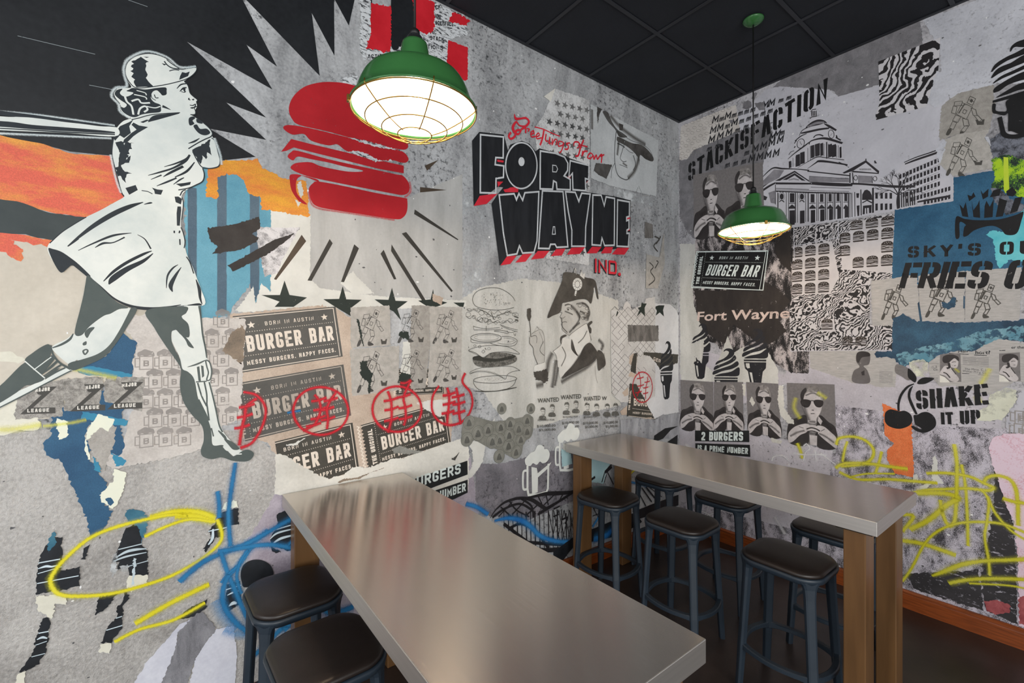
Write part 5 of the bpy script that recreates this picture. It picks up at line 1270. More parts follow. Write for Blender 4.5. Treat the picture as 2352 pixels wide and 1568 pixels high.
mural('left', 'photo_shade', 'photodark', 149, [('s',[879,3335,-25,19,-165,-6,-122,19,-105,-25,-69,-43,15,-37,96,-3,74,15,14,-88,20,66,117,47,135,15]),('s',[1046,3499,-62,13,-46,-59,-65,-43,-67,-12,-58,-16,97,-26,56,46,83,38]),('t',[1108,3522,-53,-7,27,-44,20,-84,11,62],2,5),('t',[1125,3080,-191,30,68,-128,88,11,61,22],1.5,8),('p',[854,3465,-57,4,9,-52,39,-5])], parent=base)
mural('left', 'photo_line', 'photoink', 150, [('l',[882,3408,19,-128,0,-147,-37,-90,-96,-17,-49,26],8.7),('l',[787,3309,29,-69,19,-55,-38,-18,-39,14],6.2),('l',[873,3297,-47,0,-48,-10],11.2),('l',[845,3133,-48,-1,-53,-3],5.0),('l',[649,3294,-41,-92,61,-91,60,-70],3.8),('l',[768,3283,-59,-16,-40,3],5.1),('l',[901,3133,37,-58,9,-75],4.9),('l',[608,2996,21,-43],3.9),('l',[598,3011,-41,-50],3.9),('l',[1046,3493,-90,-57,-92,-35,-155,-33,-163,4,-106,-25,-50,-67],5.1),('l',[1134,3054,17,-51],3.5),('l',[1082,3078,8,-73],3.6),('l',[1037,3088,-8,-82],3.6),('l',[669,3251,-30,-69,30,-58],10.2)], parent=base)
mural('left', 'photo_haze', 'halftone', 151, [('l',[598,3243,51,-115,90,-83],59),('l',[854,3317,19,-116],42),('l',[956,3496,-111,-53,-176,-39,-165,-21],63),('l',[806,3155,-58,-12],30),('l',[1168,3480,0,-153],47)], parent=base)
base = mural('left', 'dust_streak', 'palewash', 152, [('t',[331,3214,-327,18,0,-183,167,36,138,-1],5,8),('t',[1168,2905,-212,20,-247,12,-356,17,-349,-46,0,-84,349,50,336,-9,445,-23],5,8)])
base = mural('left', 'block_lettering', 'letterblack', 153, [('p',[2253,2951,-54,70,-191,35,-35,-96,-19,45,-97,51,-67,-3,-55,-38,-34,30,-242,11,-55,-9,-211,-1,5,-112,34,-28,0,-72,-340,30,-187,5,4,-280,20,-116,144,-24,312,-74,42,-7,16,45,472,-94,258,-61,68,-64,65,393,-52,72,-43,51,43,-4,187,-156])], label='huge black block letters with white outlines and red undersides')
mural('left', 'letter_underside', 'letterred', 154, [('p',[2241,2546,-45,73,-139,42,87,-84]),('p',[2060,2737,-47,10,41,-43]),('p',[2062,2880,-54,5,3,-13,49,-6]),('p',[2011,2695,-38,14,-19,12,-71,17,7,-36,108,-22]),('p',[1435,2900,-46,36,15,-41]),('p',[1232,2906,-27,26,22,-27]),('p',[2035,2196,-52,64,-83,16,54,-62]),('p',[1912,2227,-62,62,-83,16,57,-62]),('p',[1777,2262,-62,67,-110,14,57,-58]),('p',[1593,2306,-51,57,-94,15,38,-54]),('p',[1435,2335,-46,56,-146,24,58,-59]),('p',[1227,2368,-59,59,-108,11,56,-55]),('p',[1069,2387,-49,56,-95,12,22,-52]),('p',[938,2395,-65,60,-152,19,62,-64]),('p',[752,2718,-43,9,4,-16,35,-8]),('p',[758,2620,-45,13,0,-15,39,-10])], parent=base)
mural('left', 'letter_outline', 'letterwhite', 155, [('r',[2190,3006,-179,34,2,-138,59,-12,5,-47,-69,8,3,-76,59,-20,2,-95,120,-21],10.9),('r',[1691,3029,-142,19,-90,-5,-34,-37,3,-54,35,-47,-62,-12,-1,-77,134,-22,6,47,27,6,9,-62,118,-21],12.1),('r',[1401,3031,-199,11,5,-108,35,0,-4,-92,135,-19,5,120,37,-39],12.6),('r',[2045,2653,-123,32,-19,-37,-22,47,-31,-40,-20,55,-125,32,17,-345,27,-82,101,-17,27,46,22,-57,80,-20,32,142],11.3),('r',[1672,2755,-198,33,-49,-394,112,-18,15,20,44,-6,12,-32,100,-10],12.0),('r',[1449,2793,-100,15,-37,-61,-31,68,-93,12,50,-261,5,-145,143,-18,-2,118,36,130],12.5),('r',[1159,2825,-95,16,-35,-75,-22,74,-102,7,5,-376,115,-17,30,56,14,-61,99,-7],13.2),('r',[869,2842,-150,11,2,-120,35,-12,0,-29,-31,12,0,-75,27,-14,0,-26,-31,5,14,-113,142,-13],13.8),('o',[1722,2919,10,-63,31,-58,45,-43,53,-23,51,1,43,24,28,44,10,55,-10,60,-28,56,-43,45,-51,25,-53,2,-45,-23,-31,-43],10.3),('r',[1576,2957,-34,4,-15,-20,13,-25,36,-6],6.6),('r',[1570,2519,-15,2,-6,-52,30,-5],6.6),('s',[1833,2920,4,-16,9,-13,14,-7,13,1,9,9,4,14,-4,16,-9,13,-13,7,-14,-1,-9,-8])], parent=base)
base = mural('left', 'greeting_lettering', 'letterred', 156, [('b',[1920,3220,3.1,-11,-29,20,-39,11,12.4,-50,18,14.6,-26,-18,16.7,30,-38,13.5,53,-10,10.3,26,16,12.3,29,-42,20,-12,-30,22,-34,-5,12.3,-26,35,10.3]),('l',[1948,3088,19,-31,-19,-12,-32,26,-13,40,-39,16],14.3),('l',[1860,3133,-36,21,0,-37],13.5),('l',[1810,3152,-20,1,14,-20],8.4),('l',[1783,3118,-34,20,7,14,21,-22,-7,-24,-35,14],9.5),('l',[1728,3117,-27,18,7,14,20,-21,-6,-22,-43,19],9.6),('l',[1658,3184,14,-63,22,-53],15.0),('l',[1742,3182,-77,6,-79,-5,-82,-2],8.6),('l',[1637,3163,7,-45,-22,-5],11.9),('l',[1601,3152,10,-46,-18,2],11.9),('l',[1567,3204,-6,-2],10.9),('l',[1576,3147,6,-45,-25,40,-23,6,8,-41],9.8),('l',[1474,3147,38,-4,7,-35,-38,15,-15,20,23,-61,23,-22],10.0),('l',[1404,3160,36,-15,-20,-12,8,-24,31,-8],12.3),('b',[1365,3147,9.1,-8,31,11.3,-40,10,13.7,-16,-18,11.5,32,-31,6.8]),('l',[1260,3221,33,-66,24,-64,32,-13],14.9),('l',[1317,3171,-99,9],10.4),('l',[1268,3138,8,-37,-24,35,-34,9],12.7),('l',[1202,3131,16,-33,-33,2,-26,30,26,11,17,-15],11.7),('l',[1151,3132,-4,-28,-27,36,-12,-27,-35,39,-18,4,9,-62],13.0),('l',[1073,3140,-44,28],12.0)], label='red hand-lettered greeting above the block letters')
base = mural('left', 'state_lettering', 'letterblack', 157, [('A','IND',(1146,2225),(882,2229),(1146,2335),0.22,0.25),('s',[828,2241,2,-8,8,-7,10,-3,11,1,7,5,3,8,-3,8,-7,7,-11,3,-10,-1,-8,-5])], label='small red capital letters with a black edge')
base = mural('left', 'state_lettering', 'letterred', 158, [('A','IND',(1134,2233),(879,2239),(1134,2341),0.17,0.28),('s',[828,2246,2,-7,6,-6,9,-2,8,1,6,4,3,7,-3,7,-6,5,-8,3,-9,-1,-6,-5])])
base = mural('left', 'burger_drawing', 'drawink', 159, [('l',[1924,1927,57,-14,85,-9,88,3,67,13,26,28,-3,35,-29,32,-49,20,-62,11,-64,-1,-59,-19,-47,-29,-20,-26],3.1),*specks(2088,1980,98,46,44,3,-6,2.2,3),*specks(1981,1946,32,12,24,-6,4,1.5,4),*squiggles([(2274,1896,16,6),(2227,1898,18,5),(2280,1866,18,14),(2239,1853,11,11),(2196,1839,18,16),(2184,1880,20,16),(2147,1835,14,11),(2129,1864,13,9),(2085,1850,9,9),(2053,1864,10,10),(2116,1833,8,8),(2007,1828,18,6),(1954,1840,20,11),(1981,1882,16,10),(1954,1897,9,8),(1900,1880,12,10),(1900,1839,12,11),(2072,1821,12,8),(2040,1851,12,7),(1927,1879,10,10)],1.9,5),('l',[2292,1901,-30,-14,-23,19,-30,-22,-31,16,-31,-29,-31,27,-31,-20,-32,22,-39,-24,-33,27,-40,-14,-41,7],2.1),('l',[2297,1856,-29,-14,-24,20,-29,-34,-37,21,-24,-30,-31,22,-32,-20,-32,16,-39,-20,-39,23,-33,-18,-55,26],2.6),('l',[2221,1843,-43,-24,-6,31,-43,-9,6,-31,-50,16,-45,-4],2.1),('l',[2215,1909,-68,-23,-43,-24,-38,-4],3.6),('l',[2110,1888,-13,-26,-12,-20],4.7),('l',[2066,1863,-59,23,-53,13],3.7),('k',[1921,1868,-35,-9],7.6),('k',[1914,1847,-28,-10],6.5),('l',[2244,1797,-23,-7,-49,-7,-49,1,-83,7],2.6),('l',[2239,1772,-61,1,-49,1,-96,6],2.6),('l',[2244,1797,-5,-25],2.5),('l',[2147,1799,0,-31],2.6),('l',[2085,1769,-65,4,-66,-13,-40,6],2.7),('l',[2040,1812,-59,-18,-88,-17],2.7),('l',[2033,1804,-52,-18,-88,-22],2.7),('l',[2085,1766,-52,-4,-59,-10],2.6),('l',[1981,1771,-13,-19],2.7),('l',[1927,1755,-13,-16,-7,16],2.7),('o',[2028,1725,12,-12,34,-9,48,-6,53,0,46,6,31,9,11,11,-11,11,-31,10,-46,5,-53,1,-48,-5,-34,-9],3.1),('l',[2262,1716,-6,-20,-54,-6,-92,2,-70,15,-13,13],2.6),('o',[2050,1726,12,-9,35,-7,47,-2,46,2,34,7,12,8,-12,9,-34,6,-46,3,-47,-2,-35,-6],1.5),('l',[2024,1733,-70,-2,-54,-19,-1,-21,28,-19,67,-2,78,8,47,13],2.7),('l',[1899,1704,42,-19,66,-2,52,8],2.1),('l',[2007,1723,-53,-3,-33,-13,60,-14],1.6),('l',[2280,1646,-36,13,-72,12,-87,4,-97,-8,-61,-19,-46,-25],2.6),('l',[2280,1644,-53,-16,-56,-29,-55,25,-57,7,-78,0,-95,-16,-5,8],3.1),('l',[2277,1639,-44,-16,-49,-23],2.0),('o',[2224,1674,4,-6,9,0,4,6,-4,5,-9,0],2.0),('o',[2187,1668,5,-7,9,0,5,7,-5,7,-9,0],2.0),('r',[2181,1635,-12,13,-12,-11,12,-12],2.0),('l',[2154,1660,-7,-13,10,11],2.1),('o',[2114,1655,6,-8,11,0,6,8,-6,8,-11,0],1.5),('l',[2268,1498,-6,15,-60,18,-73,5,-175,0,-78,-30,7,-1],2.6),('l',[2268,1498,-47,11,-74,-3,-62,-15,-52,-21,-39,-18,-16,29,-37,17,-61,8],2.6),('l',[2262,1503,-53,13,-68,-5,-69,-18,-71,-35],1.5),('o',[1900,1452,14,-9,38,-7,58,-4,66,-1,64,4,54,6,35,8,13,9,-12,9,-34,7,-53,4,-65,1,-66,-2,-58,-6,-39,-9],3.1),('l',[2241,1454,-2,-20,-30,-32,-55,-19,-88,-5,-85,10,-54,23,-27,45],3.1),('b',[2244,1392,1.5,-72,-9,7.2,-100,-4,5.2,-91,6,8.5,-81,8,4.3]),*specks(2077,1455,94,14,60,-4,2,1.3,6)], label='pen drawing of an exploded burger stack')
mural('left', 'patty_print', 'pattyink', 160, [('s',[2247,1601,-26,8,-25,2,-25,-13,-48,23,-64,8,-78,-5,-60,-14,-20,-17,3,-24,50,-20,79,-11,102,-4,74,10,32,24])], parent=base)
mural('left', 'patty_print', 'pattydark', 161, [('s',[2247,1601,-26,8,-26,2,-24,-13,-48,-5,-77,-4,-92,16,-47,-1,34,-18,92,-13,90,-3,86,10,35,6])], parent=base)
base = mural('left', 'general_portrait', 'skinprint', 162, [('s',[1470,1973,-58,14,-74,19,-85,11,-29,-46,-19,-39,-5,-54,43,-42,77,-42,92,-50,27,3,9,19,27,9,9,20,-5,16,13,9,-8,17,8,11,-10,13,21,15,-19,35,7,22]),('s',[1773,1753,-28,16,-20,34,-9,3,-28,-18,-21,-31,-12,-37,-4,-57,4,-62,0,-50,49,-14,25,35,24,37,8,49,27,31,4,42])], label='engraved portrait of a general holding up a fork')
mural('left', 'portrait_cloth', 'clothwhite', 163, [('s',[1229,1836,-19,-40,-20,-61,5,-34,58,-34,67,-66,55,87,37,46,-74,53,-75,38]),('s',[1416,1721,-22,-20,-5,-59,-69,-64,74,-67,98,-74,27,52,13,52,13,58,26,32,-70,44,-17,45,-36,1]),('s',[1733,1538,-78,16,-21,-22,0,-22,54,-14,61,5])], parent=base)
mural('left', 'portrait_dark', 'engraved', 164, [('s',[1466,2201,-91,7,-74,-7,-58,-15,-98,-9,-30,-49,-20,-95,20,12,20,75,10,-8,30,-118,39,18,39,8,67,-7,74,-17,54,-12,36,-12,17,-59,70,-28,55,-16,-47,98,-52,92,-43,81]),('s',[1389,1714,-14,-13,-27,-66,-28,-40,18,3,48,44]),('s',[1195,1691,-50,-31,-40,-49,5,-34,65,-46,126,-43,129,-41,54,-17,-27,38,-63,43,-79,67,-62,83]),('t',[1753,1492,-65,1,-58,16,-13,-35,4,-50,34,-17,33,21,41,8,20,26],3,5),('s',[1110,1618,-40,10,-42,-39,-15,-70,41,-27,46,-12]),('t',[1812,1922,-35,8,-2,-58,9,-31,15,0,13,30],1,6),('l',[1791,1847,-8,-48,-5,-67],6.1),('s',[1497,1733,-40,17,-18,-10,45,-20,8,-38,9,19]),('s',[1214,1836,-39,22,-10,-14,30,-24,-20,-23,5,-35,20,14,10,33])], parent=base)
mural('left', 'portrait_shade', 'halftone', 165, [('l',[1492,1869,-8,-32,-5,-33,-49,-38],16.8),('l',[1338,1926,-37,-38,19,-41,55,-54],30),('l',[1263,1876,-39,14,-19,42],41),('l',[1338,1979,-75,11,-58,-31],20),('l',[1457,1960,-45,12,-28,-8],11.8),('l',[1301,1928,-58,-18],27),('l',[1540,1567,13,-57,9,-63,17,-76],60),('l',[1523,1515,13,-70,17,-62],38),('l',[1579,1619,34,-57,17,-81],69),('l',[1301,1594,74,-77,82,-69],39),('l',[1394,1963,-56,-37,-37,-52],46),('l',[1412,1766,-55,41,-56,34],29),('l',[1282,1989,-58,-18,-29,-53,29,-55],34),('l',[1457,1921,-45,-11,-37,-12],19.6),('l',[1095,1715,-51,-42,21,-41],56),('l',[1115,1577,109,-72,151,-54,117,-46],60),('l',[1484,1662,-36,-65,44,-76],16.8),('l',[1320,1688,-57,40,-39,54],16.1),('l',[1655,1601,41,38,-33,62],10.0),('l',[1729,1393,-66,8],74)], parent=base)
mural('left', 'portrait_line', 'engraved', 166, [('l',[1484,1972,17,-59,-17,-5,19,-32,-21,-15,9,-13,-7,-11,7,-15,-13,-14,6,-17,-27,-22,-45,-25],2.6),('l',[1457,1966,-36,9,-35,-10],5.2),('l',[1439,1942,-23,7,-32,-15],3.9),('s',[1413,1935,3,-6,7,-2,7,2,3,5,-3,6,-7,2,-7,-2]),('l',[1484,1837,-27,7,-23,-4],3.9),('l',[1501,1875,-26,-6,-23,14],3.2),('l',[1412,1744,-74,43,-85,42,-29,7],3.3),('l',[1224,1836,-39,-101,-10,-27],4.1),('l',[1788,1731,0,-42,-29,-31,-10,-49,-24,-50,-9,-19],4.3),('l',[1778,1732,-33,9,-20,-9,0,-43],3.7),('l',[1769,1753,-32,16,-49,13,-29,-37,-7,-82,3,-106],2.5),('l',[1725,1803,-21,-15],3.1),('l',[1704,1769,-24,-37,-13,-43],2.5),('l',[1571,1631,-31,-35,-8,-55,-13,-58],3.2),('l',[1492,1437,-98,71,-76,68],3.3),('l',[1737,1538,-82,16],2.5),('l',[1571,1631,-74,44,-13,45],3.2),('l',[1135,1509,-10,-76,-20,-56],2.1),('k',[1100,1611,-5,-124],2.8),('k',[1086,1611,-3,-125],2.8),('k',[1072,1611,-1,-125],2.8),('k',[1057,1611,1,-125],2.8),('k',[1043,1610,3,-125],2.8),('k',[1028,1610,6,-125],2.8)], parent=base)
mural('left', 'portrait_highlight', 'clothwhite', 167, [('s',[1275,2131,7,-25,19,-18,26,-9,26,5,18,16,7,23,-7,24,-18,19,-26,9,-26,-4,-19,-16]),('l',[1338,2085,14,-44],17.2),('l',[1145,2112,-10,-68],9.6),('l',[1357,2209,-9,34,-10,-45],6.6),('t',[1301,2194,-19,42,-19,-31,-20,15,10,-48],2,5)], parent=base)
mural('left', 'portrait_line', 'engraved', 168, [('o',[1275,2131,7,-25,19,-18,26,-9,26,5,18,16,7,23,-7,24,-18,19,-26,9,-26,-4,-19,-16],3.3),('o',[1301,2129,5,-15,13,-10,16,-1,13,8,5,14,-5,15,-13,10,-16,2,-13,-8],4.0),('o',[1336,2040,5,-8,10,-4,11,2,4,9,-4,8,-11,4,-10,-3],3.3),('l',[1375,2195,-18,47,-19,-38,28,-22],3.3),('l',[1301,2214,-14,22,-15,-39],3.3),('k',[1299,2129,-21,2],2.0),('k',[1303,2116,-19,-8],2.0),('k',[1313,2105,-11,-15],2.0),('k',[1327,2101,0,-19],2.0),('k',[1341,2103,10,-17],2.0),('k',[1351,2112,17,-11],2.0),('k',[1355,2124,20,-1],2.0),('k',[1352,2138,17,7],2.0),('k',[1342,2149,10,14],2.0),('k',[1328,2154,1,18],2.0),('k',[1314,2152,-10,17],2.0),('k',[1303,2143,-17,12],2.0),('o',[1280,1969,10,-10,21,-1,10,9,-10,10,-21,1],3.3),('o',[1232,1978,11,-10,21,-1,10,9,-10,10,-21,1],3.4),('o',[1203,1952,10,-10,22,-1,10,9,-10,10,-22,1],3.4),('o',[1261,1916,10,-10,21,0,11,8,-11,10,-21,1],3.3),('o',[1222,1911,11,-10,21,-1,11,9,-11,10,-21,1],3.4),('o',[1193,1905,11,-10,21,-1,11,9,-11,10,-21,1],3.4),('o',[1242,1876,10,-9,21,-1,11,9,-11,10,-21,0],3.4),('o',[1203,1871,10,-10,22,-1,10,9,-10,10,-22,1],3.4)], parent=base)
base = mural('left', 'wanted_poster', 'wantedink', 169, [('T','WANTED',(1716,1274),(1514,1268),(1716,1304),0.015),('T','WANTED',(1497,1279),(1286,1274),(1497,1311),0.015),('T','WANTED',(1260,1249),(1072,1245),(1260,1282),0.015),('T','W',(1056,1241),(998,1238),(1056,1270),0.015),('T','$10,000.00',(1723,1104),(1547,1090),(1723,1121),0.01),('T','$5,000.00',(1704,1076),(1547,1062),(1704,1092),0.01),('T','REWARD FOR',(1714,1146),(1557,1134),(1714,1160),0.0),('T','$10,000.00',(1484,1099),(1309,1087),(1484,1118),0.01),('T','$5,000.00',(1463,1071),(1309,1058),(1463,1088),0.01),('T','REWARD FOR',(1474,1144),(1320,1133),(1474,1158),0.0),('T','$10,000.00',(1266,1074),(1102,1062),(1266,1093),0.01),('T','$5,000.00',(1243,1044),(1102,1033),(1243,1062),0.01),('T','REWARD FOR',(1255,1120),(1114,1111),(1255,1135),0.0),('T','$10,000.00',(1036,1053),(865,1041),(1036,1072),0.01),('T','$5,000.00',(1011,1022),(865,1010),(1011,1040),0.01),('T','REWARD FOR',(1023,1101),(878,1091),(1023,1116),0.0)], label='faded row of wanted posters')
mural('left', 'mugshot_print', 'wantedshade', 170, [('s',[1701,1155,0,22,-17,5,-26,-2,-18,-12,0,-20]),('s',[1689,1216,-3,19,-20,4,-18,-10,-2,-21,8,11,26,4]),('l',[1680,1211,-8,-2],3.7),('l',[1662,1209,-8,-2],3.7),('l',[1678,1191,-20,-1],3.0),('l',[1648,1212,4,-22,12,-9],3.7),('s',[1612,1168,0,22,-18,6,-26,-2,-18,-12,0,-20]),('s',[1600,1230,-4,20,-20,4,-18,-11,-2,-21,8,11,26,4]),('l',[1590,1225,-8,-2],3.8),('l',[1572,1223,-8,-2],3.8),('l',[1588,1205,-20,-1],3.0),('l',[1558,1227,4,-23,12,-9],3.8),('s',[1472,1169,0,23,-19,6,-28,-2,-20,-12,0,-21]),('s',[1459,1233,-4,20,-22,5,-19,-11,-2,-22,9,11,27,4]),('l',[1448,1228,-8,-2],3.9),('l',[1429,1226,-8,-2],3.9),('l',[1446,1208,-21,-2],3.1),('l',[1414,1230,4,-23,13,-10],3.9),('s',[1377,1172,0,23,-19,6,-29,-2,-20,-12,0,-22]),('s',[1364,1237,-4,20,-22,5,-20,-11,-3,-23,9,12,29,4]),('l',[1353,1232,-9,-3],3.9),('l',[1333,1230,-9,-2],3.9),('l',[1351,1211,-22,-2],3.1),('l',[1318,1233,4,-23,13,-10],3.9),('s',[1260,1145,0,24,-20,6,-30,-3,-21,-12,0,-22]),('s',[1247,1211,-5,21,-23,4,-21,-11,-2,-23,9,12,30,4]),('l',[1235,1206,-9,-3],4.0),('l',[1214,1204,-9,-3],4.0),('l',[1233,1185,-23,-2],3.2),('l',[1198,1207,5,-23,14,-10],4.0),('s',[1156,1127,0,24,-21,6,-31,-3,-22,-13,0,-22]),('s',[1142,1194,-5,21,-24,5,-21,-12,-3,-23,10,12,31,4]),('l',[1130,1188,-10,-2],4.1),('l',[1108,1187,-9,-3],4.1),('l',[1127,1167,-23,-2],3.3),('l',[1092,1190,4,-24,15,-10],4.1),('s',[1036,1115,0,25,-23,6,-32,-3,-23,-13,0,-23]),('s',[1021,1184,-5,21,-25,5,-23,-12,-2,-24,10,13,32,4]),('l',[1008,1178,-10,-3],4.2),('l',[986,1176,-10,-3],4.2),('l',[1006,1156,-25,-2],3.3),('l',[968,1179,5,-24,15,-11],4.2),('s',[936,1109,0,25,-23,7,-34,-4,-23,-13,0,-23]),('s',[920,1179,-5,22,-26,5,-23,-13,-3,-24,11,13,33,5]),('l',[907,1173,-10,-2],4.2),('l',[884,1171,-10,-2],4.3),('l',[905,1151,-26,-2],3.4),('l',[866,1175,5,-25,16,-11],4.3)], parent=base)
base = mural('left', 'coin_print', 'coin', 171, [('s',[2328,1158,-38,68,-70,-1,-145,-42,-174,3,-128,2,-19,-53,19,-85,65,-35,27,-82,72,-3,70,38,68,37,65,23,96,53,77,-3])], label='grey printed heap of portrait coins')
mural('left', 'coin_disc', 'coindisc', 172, [*coins([(2275,1198,42),(2209,1124,46),(2032,1141,42),(1955,1156,42),(1883,1113,46),(1810,1087,43),(1810,1162,42),(2099,1057,46),(2041,1056,42),(1963,1081,43),(1968,1011,46),(1906,960,43),(2045,953,43),(2290,1095,43),(1865,1040,42),(2132,1135,42),(2024,1261,36),(1777,1239,35)],"disc")], parent=base)
mural('left', 'coin_relief', 'coindark', 173, [*coins([(2275,1198,42),(2209,1124,46),(2032,1141,42),(1955,1156,42),(1883,1113,46),(1810,1087,43),(1810,1162,42),(2099,1057,46),(2041,1056,42),(1963,1081,43),(1968,1011,46),(1906,960,43),(2045,953,43),(2290,1095,43),(1865,1040,42),(2132,1135,42),(2024,1261,36),(1777,1239,35)],"relief")], parent=base)
mural('left', 'coin_rim', 'coinlight', 174, [*coins([(2275,1198,42),(2209,1124,46),(2032,1141,42),(1955,1156,42),(1883,1113,46),(1810,1087,43),(1810,1162,42),(2099,1057,46),(2041,1056,42),(1963,1081,43),(1968,1011,46),(1906,960,43),(2045,953,43),(2290,1095,43),(1865,1040,42),(2132,1135,42),(2024,1261,36),(1777,1239,35)],"rim")], parent=base)
MUG_OUTLINE += [('s',[1819,858,12,37,-21,22,-33,21,-33,6,-24,33,-33,1,-30,-21,-2,-13,-28,-4,-22,-31,7,-37,25,-22,35,-2,24,15,29,-17,34,16,23,-14],0),('k',[1808,852,0,-158,-9,-42,-83,-15,-79,1,-15,23,-5,175],17.6),('l',[1810,820,26,2,11,-21,0,-85,-14,-21,-25,2],15.8),('p',[1773,839,-48,-15,-9,-38,-129,58,30,-38,97,-50,2,-102,52,-4],0)]
beer_mug('left', 175, 0, 0, 'white stencilled beer mug with a foam head, whole')
beer_mug('left', 176, -300, 118, 'white stencilled beer mug half hidden by the table corner')
base = mural('left', 'pale_blue_paint', 'mintpaint', 177, [('t',[1495,923,-96,-37,-22,-89,107,-6],1.5,7),('t',[1197,824,-255,-81,50,-42,50,-116,155,46],2,7)], label='pale mint paint behind the table posts')
base = mural('left', 'printed_bridge', 'bridge', 178, [('b',[2116,567,3.4,-41,42,8.2,-68,33,15.2,-70,7,18.3,-72,-5,20.0,-92,-30,25,-77,-53,29,-59,-42,25]),('b',[1937,649,4.2,-72,-12,7.1,-111,-5,17.5,-117,-5,27,-101,-17,30,-137,-20,23,-77,9,17.4]),('b',[1716,499,14.7,-79,20,25,-101,23,19.7,-83,21,20,-131,36,15.8]),('l',[2099,567,-92,34,-124,8,-91,-49,-57,-56],15.6),('l',[1865,641,-92,-70,-19,-85],14.4),('l',[2032,620,-95,-91],9.7),('l',[1963,647,-62,-77,-109,-68],9.9),('l',[2049,562,-112,73],6.9),('l',[1937,550,-108,69],8.5),('l',[1829,511,-113,55],10.2),('l',[1716,632,-39,-67],8.8),('l',[1637,616,-20,-72],9.0),('l',[1557,607,100,-54],9.0),('l',[1474,594,42,-49],9.2),('k',[2007,601,-5,-258],4.2),('k',[1970,567,-5,-234],7.7),('k',[1933,561,-5,-238],4.9),('k',[1896,554,-5,-241],8.5),('k',[1858,548,-5,-246],5.7),('k',[1819,541,-5,-249],9.4),('k',[1780,535,-5,-254],6.5),('k',[1741,528,-6,-258],10.2),('k',[1700,521,-6,-262],7.4),('k',[1659,514,-6,-266],4.5),('k',[1617,507,-6,-271],8.2),('k',[1575,500,-6,-275],5.3),('k',[1532,492,-6,-279],9.1),('k',[1489,485,-7,-284],6.1),('k',[1444,447,-6,-258],10.0),('k',[1399,439,-7,-263],7.0),('k',[1617,507,-60,-240],5.3),('k',[1567,496,-62,-243],5.3),('k',[1516,484,-63,-245],5.4),('k',[1463,472,-64,-247],5.4),('k',[1410,461,-66,-251],5.5),('k',[1516,484,71,-209],5.3),('k',[1463,472,73,-211],5.3),('k',[1410,461,74,-214],5.4),('k',[1355,448,76,-215],5.5),('k',[1300,436,77,-217],5.5),('l',[1972,461,-107,9,-130,-83,-118,-149],18.8),('l',[2007,504,-197,-170,-114,-104],21),('l',[1810,291,-153,-57,-141,-32],30),('k',[1865,348,-434,-138],22),('l',[1484,408,-53,3,22,-41],13.9),('k',[1567,503,-62,9],10.6),('k',[1567,450,-51,4],10.6)], label='black iron bridge print below the beer mugs')
base = mural('left', 'blue_spray', 'bluewave', 179, [('l',[2298,698,-78,-36,-88,-67],40),('b',[2083,543,20,-111,-9,42,-116,-45,57,-83,-64,58,-77,-77,52,-139,-74,45,-191,-58,47,-181,-32,48,-243,4,59])], label='blue sprayed wave running under the tables')
base = mural('left', 'bridge_tower', 'bridge', 180, [('k',[1058,600,-39,81,-79,40],10.5),('k',[999,678,-79,-121],9.3),('k',[1029,594,-30,57],4.6),('k',[1019,668,-79,33],22),('k',[1180,642,-46,14],19.2),('k',[1152,428,-37,-73],4.5),('k',[999,355,-79,36],6.0),('k',[1162,360,-242,4],5.9),('k',[1162,430,-85,-122],5.8),('k',[980,404,-40,-129],6.6),('k',[678,283,-88,205],6.3),('k',[590,418,-91,-126],9.9),('k',[556,460,-139,-150],11.4),('k',[499,456,-142,-136],14.4),('k',[533,498,-261,-174],7.2),('k',[222,381,-102,-96],18.0),('k',[120,293,-26,85],10.6),('k',[68,373,-53,-48],10.7),('k',[222,403,-181,-27],6.0),('p',[645,282,-240,8,-390,0,0,-96,257,-3,373,15])], label='black bridge girders behind the corner table')
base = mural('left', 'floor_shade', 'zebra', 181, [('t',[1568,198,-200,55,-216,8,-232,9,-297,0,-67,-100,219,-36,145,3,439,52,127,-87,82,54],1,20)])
base = mural('left', 'blue_spray', 'bluewave', 182, [('l',[1162,277,-47,40,-38,30],26),('l',[1152,178,-153,-7,-100,54],72),('l',[732,543,-131,-39,-114,-43],25)])
base = mural('left', 'yellow_spray', 'yellow', 183, [('b',[722,575,16.5,-17,25,23,-38,21,24,-44,-1,11.2])], label='yellow drip behind the corner table')
base = mural('left', 'chain_link_poster', 'chainpaper', 184, [('t',[949,1950,-139,6,-24,55,-36,21,-36,-26,-25,-45,-164,63,-26,42,-120,23,-14,-57,3,-355,4,-454,74,-35,280,6,108,17,104,68,17,400],2.0,7)], label='white poster printed with chain-link fence')
mural('left', 'chain_link_print', 'chainink', 185, [*chain_link(Frame((943,1980),(-571,14),(0,-715)),7,12,.005,2,(.4,.55))], parent=base)
base = mural('left', 'white_poster', 'whiteposter', 186, [('t',[365,2032,-153,3,-72,0,-89,-48,-38,-51,0,-887,241,-2,165,-25,80,170,-127,31],1.5,9)], label='white poster with an ice cream cone in the corner')
base = mural('left', 'painted_star', 'stargreen', 187, [('p',[892,1899,-18,50,-15,-15,19,-27])])
base = mural('left', 'painted_star', 'stargreen', 188, [('p',[627,1906,-38,59,25,18,-44,10,-17,41,-15,-11,-50,3,30,-38,-6,-75,54,35])])
base = mural('left', 'painted_star', 'stargreen', 189, [('p',[362,1925,-17,42,20,24,-3,16,-45,11,-84,4,21,-43,-14,-57,63,34])])
base = mural('left', 'grey_scrap', 'smokephoto', 190, [('t',[743,1837,-271,3,-107,0,-44,-1,0,-136,151,-3,180,1,86,-3],2,7)], label='small grey strip of paper with smudged shapes')
